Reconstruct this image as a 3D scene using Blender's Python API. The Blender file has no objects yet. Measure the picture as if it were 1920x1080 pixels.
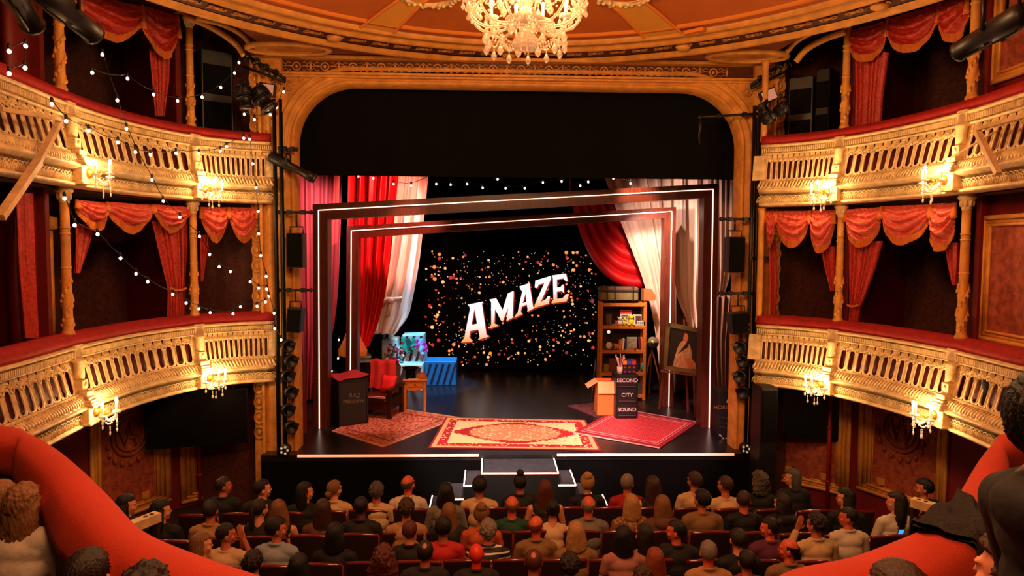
import bpy, bmesh, math, random
from mathutils import Vector, Matrix, noise
SC = bpy.context.scene
COL = SC.collection
PI = math.pi
V = Vector
rnd = random.Random(7)
# ------------------------------------------------------------------ camera
FPX = 1280.0
YAW, PITCH, ROLL = math.radians(1.93), math.radians(3.32), math.radians(.38)
CAM = V((-.47, 0, 4.37))
FW = V((math.sin(YAW)*math.cos(PITCH), math.cos(YAW)*math.cos(PITCH), -math.sin(PITCH)))
_r = V((math.cos(YAW), -math.sin(YAW), 0)); _u = _r.cross(FW)
RT = _r*math.cos(ROLL)+_u*math.sin(ROLL); UP = -_r*math.sin(ROLL)+_u*math.cos(ROLL)
cd = bpy.data.cameras.new('camera'); cam = bpy.data.objects.new('camera', cd); COL.objects.link(cam)
cd.sensor_width = 36; cd.lens = FPX/1920*36; cd.clip_start = .05; cd.clip_end = 100
_m = Matrix((RT, UP, -FW)).transposed().to_4x4(); _m.translation = CAM
cam.matrix_world = _m
SC.camera = cam
# ------------------------------------------------------------------ world, exposure, large lights
SC.view_settings.view_transform = 'Standard'; SC.view_settings.look = 'None'
SC.view_settings.gamma = 1; SC.view_settings.use_curve_mapping = False
SC.view_settings.exposure = 0.0
w = bpy.data.worlds.new('world'); SC.world = w; w.use_nodes = True
w.node_tree.nodes['Background'].inputs[0].default_value = (1, .35, .12, 1)
w.node_tree.nodes['Background'].inputs[1].default_value = .03

def light(name, kind, loc, energy, color, aim=None, size=.3, spot=45, blend=.5, size_y=None):
    d = bpy.data.lights.new(name, kind); o = bpy.data.objects.new(name, d); COL.objects.link(o)
    d.energy = energy; d.color = color; o.location = loc
    if kind == 'SPOT': d.spot_size = math.radians(spot); d.spot_blend = blend; d.shadow_soft_size = size
    elif kind == 'AREA':
        d.size = size
        if size_y: d.shape = 'RECTANGLE'; d.size_y = size_y
    else: d.shadow_soft_size = size
    if aim is not None: o.rotation_euler = (V(aim)-V(loc)).to_track_quat('-Z', 'Y').to_euler()
    return o
WARM = (1, .42, .13); WARM2 = (1, .55, .25); WHT = (1, .82, .66)
# house lights over the circle and over the stalls
light('circle_ceiling_lamp', 'AREA', (-.4, .9, 7.2), 175, (1, .42, .17), (-.4, 3.0, 3.0), 1.6)
light('stalls_house_lamp', 'AREA', (0, 4.2, 6.9), 110, (1, .42, .18), (0, 8.6, 0), 2.2)
light('chandelier_lamp', 'POINT', (-.16, 5.85, 6.75), 640, (1, .58, .24), size=.45)
# stage lights (hung above the opening and from the circle front, plus added fills)
light('stage_front_wash', 'SPOT', (-1.6, 6.0, 7.0), 5600, (1, .76, .66), (0, 12.3, 1.0), .15, 30, .5)
light('stage_red_spot', 'SPOT', (-1.9, 13.4, 6.4), 900, (1, .3, .22), (-2.9, 15.6, 4.4), .12, 80, .6)
light('stage_right_fill_wash', 'SPOT', (1.8, 6.0, 7.0), 3800, (1, .5, .55), (2.3, 12.4, 1.0), .15, 24, .5)  # added fill to brighten the crimson rug, no known lamp
light('stage_silk_spot', 'SPOT', (-.6, 13.2, 6.6), 620, (1, .8, .7), (-2.4, 15.9, 4.3), .12, 30, .6)
light('stage_right_silk_spot', 'SPOT', (1.6, 12.2, 7.4), 900, (1, .72, .58), (4.1, 15.4, 4.2), .15, 46, .6)
light('stage_right_low_fill', 'SPOT', (2.4, 13.2, 5.2), 900, (1, .74, .6), (4.1, 15.4, 3.5), .12, 80, .7)  # added fill that lifts the portal's shade off the right curtains
light('stage_rose_spot', 'SPOT', (-3.7, 13.1, 5.6), 420, (1, .5, .5), (-4.8, 14.9, 4.4), .12, 90, .7)
light('stage_prop_spot', 'SPOT', (2.0, 11.9, 6.6), 1100, (1, .62, .38), (3.0, 14.8, 2.0), .12, 30, .6)
light('stage_chair_spot', 'SPOT', (-1.6, 11.9, 6.6), 900, (1, .55, .42), (-2.7, 13.4, 1.6), .12, 30, .6)
light('stage_blue_spot', 'SPOT', (-1.2, 15.0, 7.8), 4500, (.1, .55, 1), (-1.95, 16.7, 1.1), .1, 22, .3)
light('stage_white_case_spot', 'SPOT', (-1.2, 15.0, 7.6), 1000, (.8, .96, 1), (-3.1, 16.6, 2.0), .1, 17, .4)
# ------------------------------------------------------------------ pixel helpers (points on known planes)
def ray(x, y): return FW+RT*((x-960)/FPX)+UP*((540-y)/FPX)
def atz(x, y, z): d = ray(x, y); return CAM+d*((z-CAM.z)/d.z)
def atY(x, y, Y): d = ray(x, y); return CAM+d*(Y/d.y)
# ------------------------------------------------------------------ materials
def lin(c): return tuple(((v/255)/12.92 if v/255 <= .04045 else (((v/255)+.055)/1.055)**2.4) for v in c)
MATS = {}
def mat(name, rgb, rough=.6, metal=0, emit=None, es=1, var=0, vscale=8, bump=0, bscale=30, coat=0, vcol=None, stretch=None, sheen=0, spec=.5, trans=0):
    if name in MATS: return MATS[name]
    m = bpy.data.materials.new(name); m.use_nodes = True; nt = m.node_tree; b = nt.nodes['Principled BSDF']
    c = lin(rgb); b.inputs['Base Color'].default_value = (*c, 1)
    b.inputs['Roughness'].default_value = rough; b.inputs['Metallic'].default_value = metal
    b.inputs['Specular IOR Level'].default_value = spec
    if coat: b.inputs['Coat Weight'].default_value = coat
    if sheen: b.inputs['Sheen Weight'].default_value = sheen; b.inputs['Sheen Tint'].default_value = (*c, 1)
    if trans: b.inputs['Transmission Weight'].default_value = trans
    if emit: b.inputs['Emission Color'].default_value = (*lin(emit), 1); b.inputs['Emission Strength'].default_value = es
    if var or bump:
        tc = nt.nodes.new('ShaderNodeTexCoord'); mp = nt.nodes.new('ShaderNodeMapping'); nt.links.new(tc.outputs['Object'], mp.inputs[0])
        if stretch: mp.inputs['Scale'].default_value = stretch
    if var:
        n = nt.nodes.new('ShaderNodeTexNoise'); n.inputs['Scale'].default_value = vscale; n.inputs['Detail'].default_value = 5
        nt.links.new(mp.outputs[0], n.inputs['Vector'])
        r = nt.nodes.new('ShaderNodeValToRGB'); r.color_ramp.elements[0].position = .35; r.color_ramp.elements[1].position = .68
        c2 = lin(vcol) if vcol else tuple(v*(1-var) for v in c)
        r.color_ramp.elements[0].color = (*c2, 1); r.color_ramp.elements[1].color = (*c, 1)
        nt.links.new(n.outputs[0], r.inputs[0]); nt.links.new(r.outputs[0], b.inputs['Base Color'])
    if bump:
        n2 = nt.nodes.new('ShaderNodeTexNoise'); n2.inputs['Scale'].default_value = bscale; n2.inputs['Detail'].default_value = 4
        nt.links.new(mp.outputs[0], n2.inputs['Vector'])
        bp = nt.nodes.new('ShaderNodeBump'); bp.inputs['Strength'].default_value = bump; bp.inputs['Distance'].default_value = .02
        nt.links.new(n2.outputs[0], bp.inputs['Height']); nt.links.new(bp.outputs[0], b.inputs['Normal'])
    MATS[name] = m
    return m
M_PL = mat('cream_gilt_plaster', (242, 208, 150), .5, var=.35, vscale=9, bump=.5, bscale=38)
M_PL2 = mat('ochre_plaster', (230, 158, 70), .5, var=.3, vscale=6, bump=.35, bscale=45)
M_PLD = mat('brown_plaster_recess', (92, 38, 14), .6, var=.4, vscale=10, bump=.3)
M_VEL = mat('red_velvet', (170, 16, 14), .75, var=.35, vscale=14, bump=.2, bscale=60, sheen=.4)
M_REDW = mat('dark_red_wall', (112, 10, 10), .6, var=.2, vscale=4)
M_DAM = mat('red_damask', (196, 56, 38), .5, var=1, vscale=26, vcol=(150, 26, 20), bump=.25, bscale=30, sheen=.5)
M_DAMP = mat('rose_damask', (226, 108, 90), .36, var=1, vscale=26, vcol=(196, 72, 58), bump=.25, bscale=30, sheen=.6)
M_FRI = mat('gold_fringe', (214, 112, 34), .6, bump=.8, bscale=120, stretch=(1, 1, .1))
M_BLK = mat('black_metal', (16, 14, 14), .45)
M_BLKF = mat('black_fabric', (10, 9, 9), .9, spec=.1)
M_BLKG = mat('black_gloss', (8, 8, 9), .25)
M_WALLP = mat('brown_wallpaper', (92, 38, 22), .7, var=1, vscale=18, vcol=(60, 22, 14))
M_PANEL = mat('terracotta_damask_wall', (168, 78, 48), .7, var=1, vscale=13, vcol=(120, 48, 30), bump=.2)
M_WOOD = mat('dark_walnut', (96, 36, 18), .4, var=.5, vscale=5, stretch=(6, 6, .6))
M_WOODO = mat('amber_pine', (206, 118, 34), .45, var=.35, vscale=5, stretch=(2, 2, 8), bump=.1)
M_WOODP = mat('pale_timber', (238, 198, 142), .55, var=.35, vscale=6)
M_BRS = mat('brass', (212, 150, 60), .3, metal=.9)
M_CRY = mat('crystal', (255, 236, 205), .08, spec=1, emit=(255, 214, 160), es=.22)  # faint emission stands in for candlelight caught in the crystal
M_LED = mat('warm_led_strip', (255, 255, 255), emit=(255, 205, 178), es=2.4)
M_LEDP = mat('coral_led_strip', (255, 255, 255), emit=(255, 122, 88), es=1.5)
M_LEDW = mat('white_led_edge', (255, 255, 255), emit=(255, 220, 210), es=1.4)
M_BULB = mat('lit_bulb', (255, 255, 255), emit=(255, 226, 200), es=9)
M_FLAME = mat('lit_candle_bulb', (255, 255, 255), emit=(255, 214, 140), es=30)
M_CANDLE = mat('cream_candle_tube', (255, 240, 205), .5, emit=(255, 205, 130), es=.8)
M_SKIN = mat('skin', (205, 122, 88), .5, bump=.1)
def nobounce(m):
    try: m.cycles.emission_sampling = 'NONE'
    except Exception: pass
for m_ in (M_BULB, M_FLAME, M_CRY, M_CANDLE): nobounce(m_)
# ------------------------------------------------------------------ mesh helpers
class MB:
    def __init__(s): s.v = []; s.f = []; s.mi = []; s.cur = 0; s.sm = []; s.smooth = True
    def face(s, idx): s.f.append(idx); s.mi.append(s.cur); s.sm.append(s.smooth)
    def add(s, vs, fs):
        o = len(s.v); s.v += [V(p) for p in vs]
        for f in fs: s.face([i+o for i in f])
    def grid(s, fn, nu, nv, cu=False, cv=False):
        o = len(s.v)
        for i in range(nu+(0 if cu else 1)):
            for j in range(nv+(0 if cv else 1)): s.v.append(V(fn(i/nu, j/nv)))
        wv = nv+(0 if cv else 1); wu = nu+(0 if cu else 1)
        for i in range(nu):
            for j in range(nv):
                a, b = i, (i+1) % wu; c, d = j, (j+1) % wv
                s.face([o+a*wv+c, o+b*wv+c, o+b*wv+d, o+a*wv+d])
    def box(s, c, size, rot=None, taper=1, bev=0):
        sm = s.smooth; s.smooth = False
        hx, hy, hz = [q/2 for q in size]; c = V(c); R = rot if rot is not None else Matrix.Identity(3)
        if bev:
            b = min(bev, hx*.9, hy*.9, hz*.9); vs = []; idx = {}
            for sx in (-1, 1):
                for sy in (-1, 1):
                    for sz in (-1, 1):
                        for ax in range(3):
                            p = [sx*(hx-b), sy*(hy-b), sz*(hz-b)]; p[ax] = (sx*hx, sy*hy, sz*hz)[ax]
                            idx[(sx, sy, sz, ax)] = len(vs); vs.append(c+R@V(p))
            fs = []
            for ax in range(3):
                o1, o2 = [(1, 2), (2, 0), (0, 1)][ax]
                for sg in (-1, 1):
                    q = []
                    for a, d in ((-1, -1), (1, -1), (1, 1), (-1, 1)):
                        k = [0, 0, 0]; k[ax] = sg; k[o1] = a; k[o2] = d; q.append(idx[(*k, ax)])
                    fs.append(q if sg > 0 else q[::-1])
                for a in (-1, 1):
                    for d in (-1, 1):
                        k0 = [0, 0, 0]; k1 = [0, 0, 0]
                        k0[ax] = -1; k1[ax] = 1; k0[o1] = k1[o1] = a; k0[o2] = k1[o2] = d
                        q = [idx[(*k0, o1)], idx[(*k1, o1)], idx[(*k1, o2)], idx[(*k0, o2)]]
                        fs.append(q if a*d < 0 else q[::-1])
            for sx in (-1, 1):
                for sy in (-1, 1):
                    for sz in (-1, 1):
                        q = [idx[(sx, sy, sz, k)] for k in range(3)]; fs.append(q if sx*sy*sz > 0 else q[::-1])
            s.add(vs, fs)
        else:
            vs = [c+R@V((sx*hx*(taper if sz > 0 else 1), sy*hy*(taper if sz > 0 else 1), sz*hz)) for sz in (-1, 1) for sy in (-1, 1) for sx in (-1, 1)]
            s.add(vs, [(0, 2, 3, 1), (4, 5, 7, 6), (0, 1, 5, 4), (2, 6, 7, 3), (0, 4, 6, 2), (1, 3, 7, 5)])
        s.smooth = sm
    def bar(s, a, b, w, h=None, up=(0, 0, 1)):
        a, b = V(a), V(b); d = (b-a); L = d.length; d.normalize(); h = h or w
        x = d.cross(V(up));
        if x.length < 1e-4: x = d.cross(V((1, 0, 0)))
        x.normalize(); z = x.cross(d); R = Matrix((x, d, z)).transposed()
        s.box((a+b)/2, (w, L, h), R)
    def tube(s, pts, r, n=8, closed=False, cap=True):
        pts = [V(p) for p in pts]; k = len(pts)
        if k < 2: return
        rr = r if isinstance(r, (list, tuple)) else [r]*k
        o = len(s.v); prev = None
        for i, p in enumerate(pts):
            if closed: t = pts[(i+1) % k]-pts[i-1]
            else: t = pts[min(i+1, k-1)]-pts[max(i-1, 0)]
            if t.length < 1e-9: t = V((0, 0, 1))
            t.normalize()
            if prev is None:
                a = V((0, 0, 1)) if abs(t.z) < .9 else V((1, 0, 0)); prev = (a-t*a.dot(t)).normalized()
            else:
                q = prev-t*prev.dot(t)
                if q.length > 1e-6: prev = q.normalized()
            bn = t.cross(prev)
            for j in range(n):
                an = 2*PI*j/n; s.v.append(p+(prev*math.cos(an)+bn*math.sin(an))*rr[i])
        for i in range(k if closed else k-1):
            for j in range(n):
                a, b = i*n, ((i+1) % k)*n; s.face([o+a+j, o+a+(j+1) % n, o+b+(j+1) % n, o+b+j])
        if cap and not closed:
            s.face([o+j for j in range(n)][::-1]); s.face([o+(k-1)*n+j for j in range(n)])
    def lathe(s, c, prof, n=20, axis=None, sx=1, sy=1):
        c = V(c); R = V((0, 0, 1)).rotation_difference(V(axis)).to_matrix() if axis is not None else Matrix.Identity(3)
        o = len(s.v); k = len(prof)
        for r, z in prof:
            for j in range(n):
                a = 2*PI*j/n; s.v.append(c+R@V((r*sx*math.cos(a), r*sy*math.sin(a), z)))
        for i in range(k-1):
            for j in range(n): s.face([o+i*n+j, o+i*n+(j+1) % n, o+(i+1)*n+(j+1) % n, o+(i+1)*n+j])
        if prof[0][0] > 1e-4: s.face([o+j for j in range(n)][::-1])
        if prof[-1][0] > 1e-4: s.face([o+(k-1)*n+j for j in range(n)])
    def ball(s, c, r, n=10, m=7, R=None):
        c = V(c); rx, ry, rz = (r, r, r) if not isinstance(r, (tuple, list)) else r
        def fn(u, v):
            a = 2*PI*u; b = PI*v; p = V((rx*math.sin(b)*math.cos(a), ry*math.sin(b)*math.sin(a), -rz*math.cos(b)))
            return c+(R@p if R else p)
        s.grid(fn, n, m, cu=True)
    def prism(s, pts, d):      # closed outline extruded by vector d
        sm = s.smooth; s.smooth = False; n = len(pts); d = V(d); o = len(s.v)
        s.v += [V(p) for p in pts]+[V(p)+d for p in pts]
        s.face([o+i for i in range(n)]); s.face([o+n+i for i in range(n)][::-1])
        for i in range(n): s.face([o+i, o+n+i, o+n+(i+1) % n, o+(i+1) % n])
        s.smooth = sm
    def build(s, name, mats, parent=None, world=True, fix=True):
        me = bpy.data.meshes.new(name)
        off = parent.matrix_world.translation.copy() if (parent is not None and world) else V((0, 0, 0))
        if parent is not None and world:
            q = parent; off = V((0, 0, 0))
            while q is not None: off += q.location; q = q.parent
        me.from_pydata([(p-off)[:] for p in s.v], [], s.f)
        if not isinstance(mats, (list, tuple)): mats = [mats]
        for m in mats: me.materials.append(m)
        me.polygons.foreach_set('material_index', s.mi); me.polygons.foreach_set('use_smooth', s.sm)
        if fix:
            bm = bmesh.new(); bm.from_mesh(me); bmesh.ops.remove_doubles(bm, verts=bm.verts, dist=1e-5); bmesh.ops.recalc_face_normals(bm, faces=bm.faces); bm.to_mesh(me); bm.free()
        me.update()
        o = bpy.data.objects.new(name, me); COL.objects.link(o)
        if parent is not None: o.parent = parent
        return o
def tag(o, label=None, cat=None, group=None, kind=None):
    if label: o['label'] = label
    if cat: o['category'] = cat
    if group: o['group'] = group
    if kind: o['kind'] = kind
    return o
def thing(name, label, cat, loc=(0, 0, 0), rz=0, group=None):
    o = bpy.data.objects.new(name, None); COL.objects.link(o); o.empty_display_size = .1
    o.location = loc; o.rotation_euler = (0, 0, rz); return tag(o, label, cat, group)
def struct(name, mb, m): return tag(mb.build(name, m), kind='structure')
def dup(root, loc, rz=0, label=None, group=None, scale=None):
    r = root.copy(); COL.objects.link(r); r.location = loc; r.rotation_euler = (0, 0, rz)
    if label: r['label'] = label
    if group: r['group'] = group
    if scale: r.scale = scale
    for ch in list(root.children):
        c = ch.copy(); COL.objects.link(c); c.parent = r
        for g in ch.children: d = g.copy(); COL.objects.link(d); d.parent = c
    return r
def lerp(a, b, t): return a+(b-a)*t
def interp(tab, x):
    if x <= tab[0][0]: return tab[0][1]
    for (a, p), (b, q) in zip(tab, tab[1:]):
        if x <= b: return p+(q-p)*(x-a)/(b-a)
    return tab[-1][1]
def catmull(P, n=12):
    P = [V(p) for p in P]; Q = [P[0]*2-P[1]]+P+[P[-1]*2-P[-2]]; out = []
    for i in range(1, len(Q)-2):
        for k in range(n):
            t = k/n; a, b, c, d = Q[i-1], Q[i], Q[i+1], Q[i+2]
            out.append(.5*((2*b)+(c-a)*t+(2*a-5*b+4*c-d)*t*t+(3*b-a-3*c+d)*t**3))
    out.append(P[-1]); return out
# ================================================================== the shell
class Plan:
    def __init__(s, pts, sgn):
        s.pts = [V((p.x, p.y, 0)) for p in catmull([(x, y, 0) for x, y in pts], 14)]; s.sgn = sgn
        s.L = [0]
        for a, b in zip(s.pts, s.pts[1:]): s.L.append(s.L[-1]+(b-a).length)
        s.len = s.L[-1]
        s.T = []
        for i in range(len(s.pts)):
            t = (s.pts[min(i+1, len(s.pts)-1)]-s.pts[max(i-1, 0)]).normalized(); s.T.append(V((t.y, -t.x, 0))*s.sgn)
    def at(s, q):
        if q <= 0: d = (s.pts[1]-s.pts[0]).normalized(); return s.pts[0]+d*q, s.T[0]
        if q >= s.len: d = (s.pts[-1]-s.pts[-2]).normalized(); return s.pts[-1]+d*(q-s.len), s.T[-1]
        lo, hi = 0, len(s.L)-1
        while hi-lo > 1:
            m = (lo+hi)//2
            if s.L[m] <= q: lo = m
            else: hi = m
        t = (q-s.L[lo])/(s.L[hi]-s.L[lo]); return s.pts[lo].lerp(s.pts[hi], t), (s.T[lo].lerp(s.T[hi], t)).normalized()
    def W(s, q, z, out=0): p, n = s.at(q); p = p+n*out; return V((p.x, p.y, z))
    def hit(s, px, py, off=0):
        d = ray(px, py); best = None
        P = [a+n*off for a, n in zip(s.pts, s.T)]
        for i in range(len(P)-1):
            a, b = P[i], P[i+1]; e = b-a; r = a-V((CAM.x, CAM.y, 0))
            den = d.x*(-e.y)+d.y*e.x
            if abs(den) < 1e-9: continue
            t = (r.x*(-e.y)+r.y*e.x)/den; u = (d.x*r.y-d.y*r.x)/den
            if t > 0 and -.001 <= u <= 1.001 and (best is None or t < best[0]): best = (t, s.L[i]+u*(s.L[i+1]-s.L[i]))
        if best is None: return None
        return best[1], CAM.z+d.z*best[0]
LEFT = Plan([(-5.3, 2.5), (-5.3, 5.0), (-5.32, 6.9), (-5.45, 8.4), (-5.35, 9.6), (-4.97, 10.55), (-4.5, 11.0), (-3.98, 11.2)], 1)
RIGHT = Plan([(5.2, 2.5), (5.2, 5.0), (5.17, 6.8), (5.24, 8.1), (5.08, 9.2), (4.76, 10.07), (4.35, 10.6), (3.88, 10.9)], -1)
SIDES = {'left': LEFT, 'right': RIGHT}
def sweep(mb, plan, prof, s0, s1, step=.12, caps=True, closed=True):
    n = max(1, int((s1-s0)/step))
    k = len(prof)
    mb.grid(lambda u, v: plan.W(s0+(s1-s0)*u, prof[round(v*(k if closed else k-1)) % k][1], prof[round(v*(k if closed else k-1)) % k][0]), n, k if closed else k-1, cv=closed)
    if caps and closed:
        for q in (s0, s1): mb.add([plan.W(q, z, o) for o, z in prof], [list(range(k))])
colpx = {'left': [(370, 595), (138, 630)], 'right': [(1566, 603), (1793, 637)]}
COLS = {}
for sd, pl in SIDES.items(): COLS[sd] = [pl.hit(x, y)[0] for x, y in colpx[sd]]
TOP = {'lower': 3.28, 'upper': 6.16}
# floor of the stalls, stage, front
mb = MB(); mb.box((0, 3.5, -.05), (16, 22, .1)); struct('floor', mb, mat('dark_carpet', (40, 14, 12), .9, var=.3, vscale=20))
STG = 11.0
M_DECK = mat('black_stage_deck', (34, 29, 33), .3, var=.5, vscale=3, spec=.5)
mb = MB(); mb.box((0, 11.4, .95), (8.3, .8, .1)); mb.box((0, 16, .95), (13.6, 8.4, .1)); struct('stage_floor', mb, M_DECK)
mb = MB(); mb.box((0, STG+.06, .45), (8.3, .1, .9)); struct('stage_front', mb, mat('black_stage_front', (6, 5, 5), .9, spec=.1))
mb = MB(); mb.box((0, 20.3, 4.5), (14, .1, 8)); struct('wall_back', mb, M_BLKF)
for sx, nm in ((-1, 'left'), (1, 'right')):
    mb = MB(); mb.box((sx*6.9, 15.9, 4.5), (.1, 9, 8)); struct('wall_stage_'+nm, mb, M_BLKF)
mb = MB(); mb.box((0, 16, 8.6), (14, 9.4, .1)); struct('ceiling_stage', mb, M_BLKF)
# ---- proscenium
PY = 11.25; OX = 3.66; OC = .03; OT = 7.0; RAD = .95
def arch_path(d, n=14):
    pts = [(OC-OX-d, 1.0)]
    for i in range(n+1):
        a = PI-(PI/2)*i/n; pts.append((OC-OX+RAD+(RAD+d)*math.cos(a), OT-RAD+(RAD+d)*math.sin(a)))
    for i in range(n+1):
        a = PI/2-(PI/2)*i/n; pts.append((OC+OX-RAD+(RAD+d)*math.cos(a), OT-RAD+(RAD+d)*math.sin(a)))
    pts.append((OC+OX+d, 1.0)); return pts
mb = MB()
prof = [(0, .35), (0, 0), (.035, -.02), (.05, 0), (.085, .015), (.1, -.03), (.15, -.05), (.17, -.02), (.2, -.02), (.21, -.06), (.25, -.06), (.27, -.02)]
loops = [[V((x, PY+dy, z)) for x, z in arch_path(d)] for d, dy in prof]
k = len(loops[0])
mb.add([p for l in loops for p in l], [(i*k+j, (i+1)*k+j, (i+1)*k+j+1, i*k+j+1) for i in range(len(prof)-1) for j in range(k-1)])
last = loops[-1]; XO = 4.16; ZT = 7.12
outer = []
for p in last:
    if p.z <= OT-RAD+.01: outer.append(V((OC+math.copysign(XO, p.x), PY-.02, p.z)))
    else:
        ex = abs(p.x-OC)-(OX-RAD)
        t = max(0, ex)/(RAD+.27); sz = (p.z-(OT-RAD))/(RAD+.27)
        if t > sz: outer.append(V((OC+math.copysign(XO, p.x), PY-.02, OT-RAD+(ZT-OT+RAD)*min(1, sz*1.414))))
        else: outer.append(V((OC+math.copysign((OX-RAD)+(XO-OX+RAD)*min(1, t*1.414), p.x), PY-.02, ZT)))
mb.smooth = False
mb.add(last+outer, [(i, k+i, k+i+1, i+1) for i in range(k-1)])
mb.smooth = True
# scroll relief in the spandrels
def spiral(c, r0, turns, ax, az, ph=0, n=26, sgn=1):
    return [V(c)+V(ax)*(r0*(1-.85*i/n)*math.cos(ph+sgn*2*PI*turns*i/n))+V(az)*(r0*(1-.85*i/n)*math.sin(ph+sgn*2*PI*turns*i/n)) for i in range(n+1)]
for sx in (-1, 1):
    for cx, cz, r in ((3.95, 6.92, .11), (3.72, 6.96, .09), (3.5, 7.03, .06), (3.98, 6.7, .09), (3.98, 6.5, .06), (4.0, 6.35, .05)):
        for ph in (0, PI): mb.tube(spiral((OC+sx*cx, PY-.03, cz), r, 1.3, (sx, 0, 0), (0, 0, 1), ph), .014, 5)
        mb.ball((OC+sx*cx, PY-.04, cz), r*.3, 8, 5)
struct('trim_proscenium', mb, M_PL2)
# side pilasters with ornament beyond the frame
for sx, nm in ((-1, 'left'), (1, 'right')):
    mb = MB(); mb.box((OC+sx*4.24, PY+.1, 4.0), (.22, .2, 7.2)); mb.box((OC+sx*4.17, PY-.05, 4.0), (.04, .1, 6.9))
    z = 1.2
    while z < 7:
        mb.tube([V((OC+sx*4.27, PY-.02, z+.11))+V((.08*math.cos(a), 0, .1*math.sin(a))) for a in [2*PI*i/12 for i in range(12)]], .015, 5, closed=True)
        mb.ball((OC+sx*4.27, PY-.02, z+.11), (.03, .02, .045), 8, 5); z += .25
    struct('trim_pilaster_'+nm, mb, M_PL2)
    mb = MB(); mb.box((sx*5.5, PY+.35, 4.0), (2.6, .1, 8)); struct('wall_proscenium_'+nm, mb, M_WALLP)
# frieze
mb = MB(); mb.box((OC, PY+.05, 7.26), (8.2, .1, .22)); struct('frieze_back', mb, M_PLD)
mb = MB()
mb.box((OC, PY-.05, 7.135), (8.4, .14, .035)); mb.box((OC, PY-.06, 7.385), (8.6, .18, .05)); mb.box((OC, PY-.02, 7.1), (8.36, .1, .03))
for sx in (-1, 1):
    mb.box((OC+sx*3.98, PY-.03, 7.26), (.32, .12, .21)); mb.box((OC+sx*3.98, PY-.1, 7.26), (.2, .03, .13))
    mb.tube(spiral((OC+sx*3.98, PY-.12, 7.26), .05, 1.4, (1, 0, 0), (0, 0, 1)), .012, 5)
x = -3.6
while x <= 3.6:
    c = V((OC+x, PY-.02, 7.26))
    mb.tube([c+V((.062*math.cos(a), 0, .062*math.sin(a))) for a in [2*PI*i/14 for i in range(14)]], .013, 5, closed=True)
    mb.ball(c, (.03, .02, .03), 8, 5)
    for q in (-1, 1):
        mb.tube([c+V((q*.07, 0, 0)), c+V((q*.13, 0, .012)), c+V((q*.2, 0, .0))], .011, 5)
        mb.tube([c+V((q*.09, 0, .05)), c+V((q*.13, 0, .07)), c+V((q*.17, 0, .03)), c+V((q*.225, 0, .075))], .008, 4)
        mb.tube([c+V((q*.09, 0, -.05)), c+V((q*.13, 0, -.07)), c+V((q*.17, 0, -.03)), c+V((q*.225, 0, -.075))], .008, 4)
    mb.ball(c+V((.225, 0, 0)), (.02, .015, .06), 8, 5)
    x += .45
struct('trim_frieze', mb, M_PL2)
# ---- ceiling: soffit with a round opening, ring cornice, shallow dome
CC = V((0, 5.85, 0)); CR = 5.42; ZS = 7.42
def circ(r, z, n=96): return [V((CC.x+r*math.cos(2*PI*i/n), CC.y+r*math.sin(2*PI*i/n), z)) for i in range(n)]
mb = MB(); n = 96
a = circ(CR, ZS); b = []
for p in a:
    d = (p-V((CC.x, CC.y, ZS))); k_ = max(abs(d.x)/7.4, abs(d.y)/(5.5 if d.y > 0 else 9)); b.append(V((CC.x, CC.y, 8.05))+d/k_)
hi = [V((p.x, p.y, 8.05)) for p in circ(CR+.1, 8.05)]
mb.smooth = False; mb.add(hi+b, [(i, (i+1) % n, n+(i+1) % n, n+i) for i in range(n)]); mb.add([p for p in circ(CR+.06, ZS)]+[V((p.x, p.y, 8.05)) for p in circ(CR+.06, ZS)], [(i, (i+1) % n, n+(i+1) % n, n+i) for i in range(n)])
for sx in (-1, 1):
    fr = [V((CC.x+sx*(CR+.02)*math.sin(t), CC.y+(CR+.02)*math.cos(t), ZS)) for t in [.03+.8*i/20 for i in range(21)]]
    mb.add(fr+[V((p.x, max(p.y, 11.4), ZS)) if p.y > 9.6 else p for p in fr], [(i, i+1, 22+i, 21+i) for i in range(20)])
struct('ceiling_soffit', mb, mat('umber_soffit', (128, 58, 22), .6, var=.3, vscale=3))
mb = MB(); prof = [(CR+.06, ZS+.0), (CR+.06, ZS-.04), (CR, ZS-.07), (CR-.05, ZS-.05), (CR-.07, ZS-.01), (CR-.1, ZS-.0)]
prof2 = [(CR-.36, ZS+.05), (CR-.37, ZS+.02), (CR-.42, ZS+.0), (CR-.46, ZS+.03), (CR-.47, ZS+.06), (CR-.56, ZS+.07), (CR-.57, ZS+.05), (CR-.62, ZS+.06), (CR-.63, ZS+.12)]
def ring(mb, prof, n=120):
    mb.grid(lambda u, v: (CC.x+prof[round(v*(len(prof)-1))][0]*math.cos(2*PI*u), CC.y+prof[round(v*(len(prof)-1))][0]*math.sin(2*PI*u), prof[round(v*(len(prof)-1))][1]), n, len(prof)-1, cu=True)
ring(mb, prof); ring(mb, prof2)
struct('trim_ceiling_ring', mb, M_PL2)
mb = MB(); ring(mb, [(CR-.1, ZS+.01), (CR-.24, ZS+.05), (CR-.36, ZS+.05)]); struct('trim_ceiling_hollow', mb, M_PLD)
mb = MB(); NB = 48
for i in range(NB*2):
    an = 2*PI*(i+.5)/(NB*2); c = V((CC.x+(CR-.23)*math.cos(an), CC.y+(CR-.23)*math.sin(an), ZS+.03)); t = V((-math.sin(an), math.cos(an), 0)); r_ = V((math.cos(an), math.sin(an), 0))
    if c.y < 3: continue
    for q in (-1, 1):
        mb.tube(spiral(c+t*q*.07, .065, 1.1, t*q, r_, q), .014, 5)
    mb.ball(c, (.04, .04, .025), 8, 5)
    if i % 8 == 0: mb.ball(c-V((0, 0, .02)), (.12, .1, .06), 10, 6); mb.box(c+t*.18, (.02, .02, .04)); 
struct('trim_ceiling_scrolls', mb, M_PL2)
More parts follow.
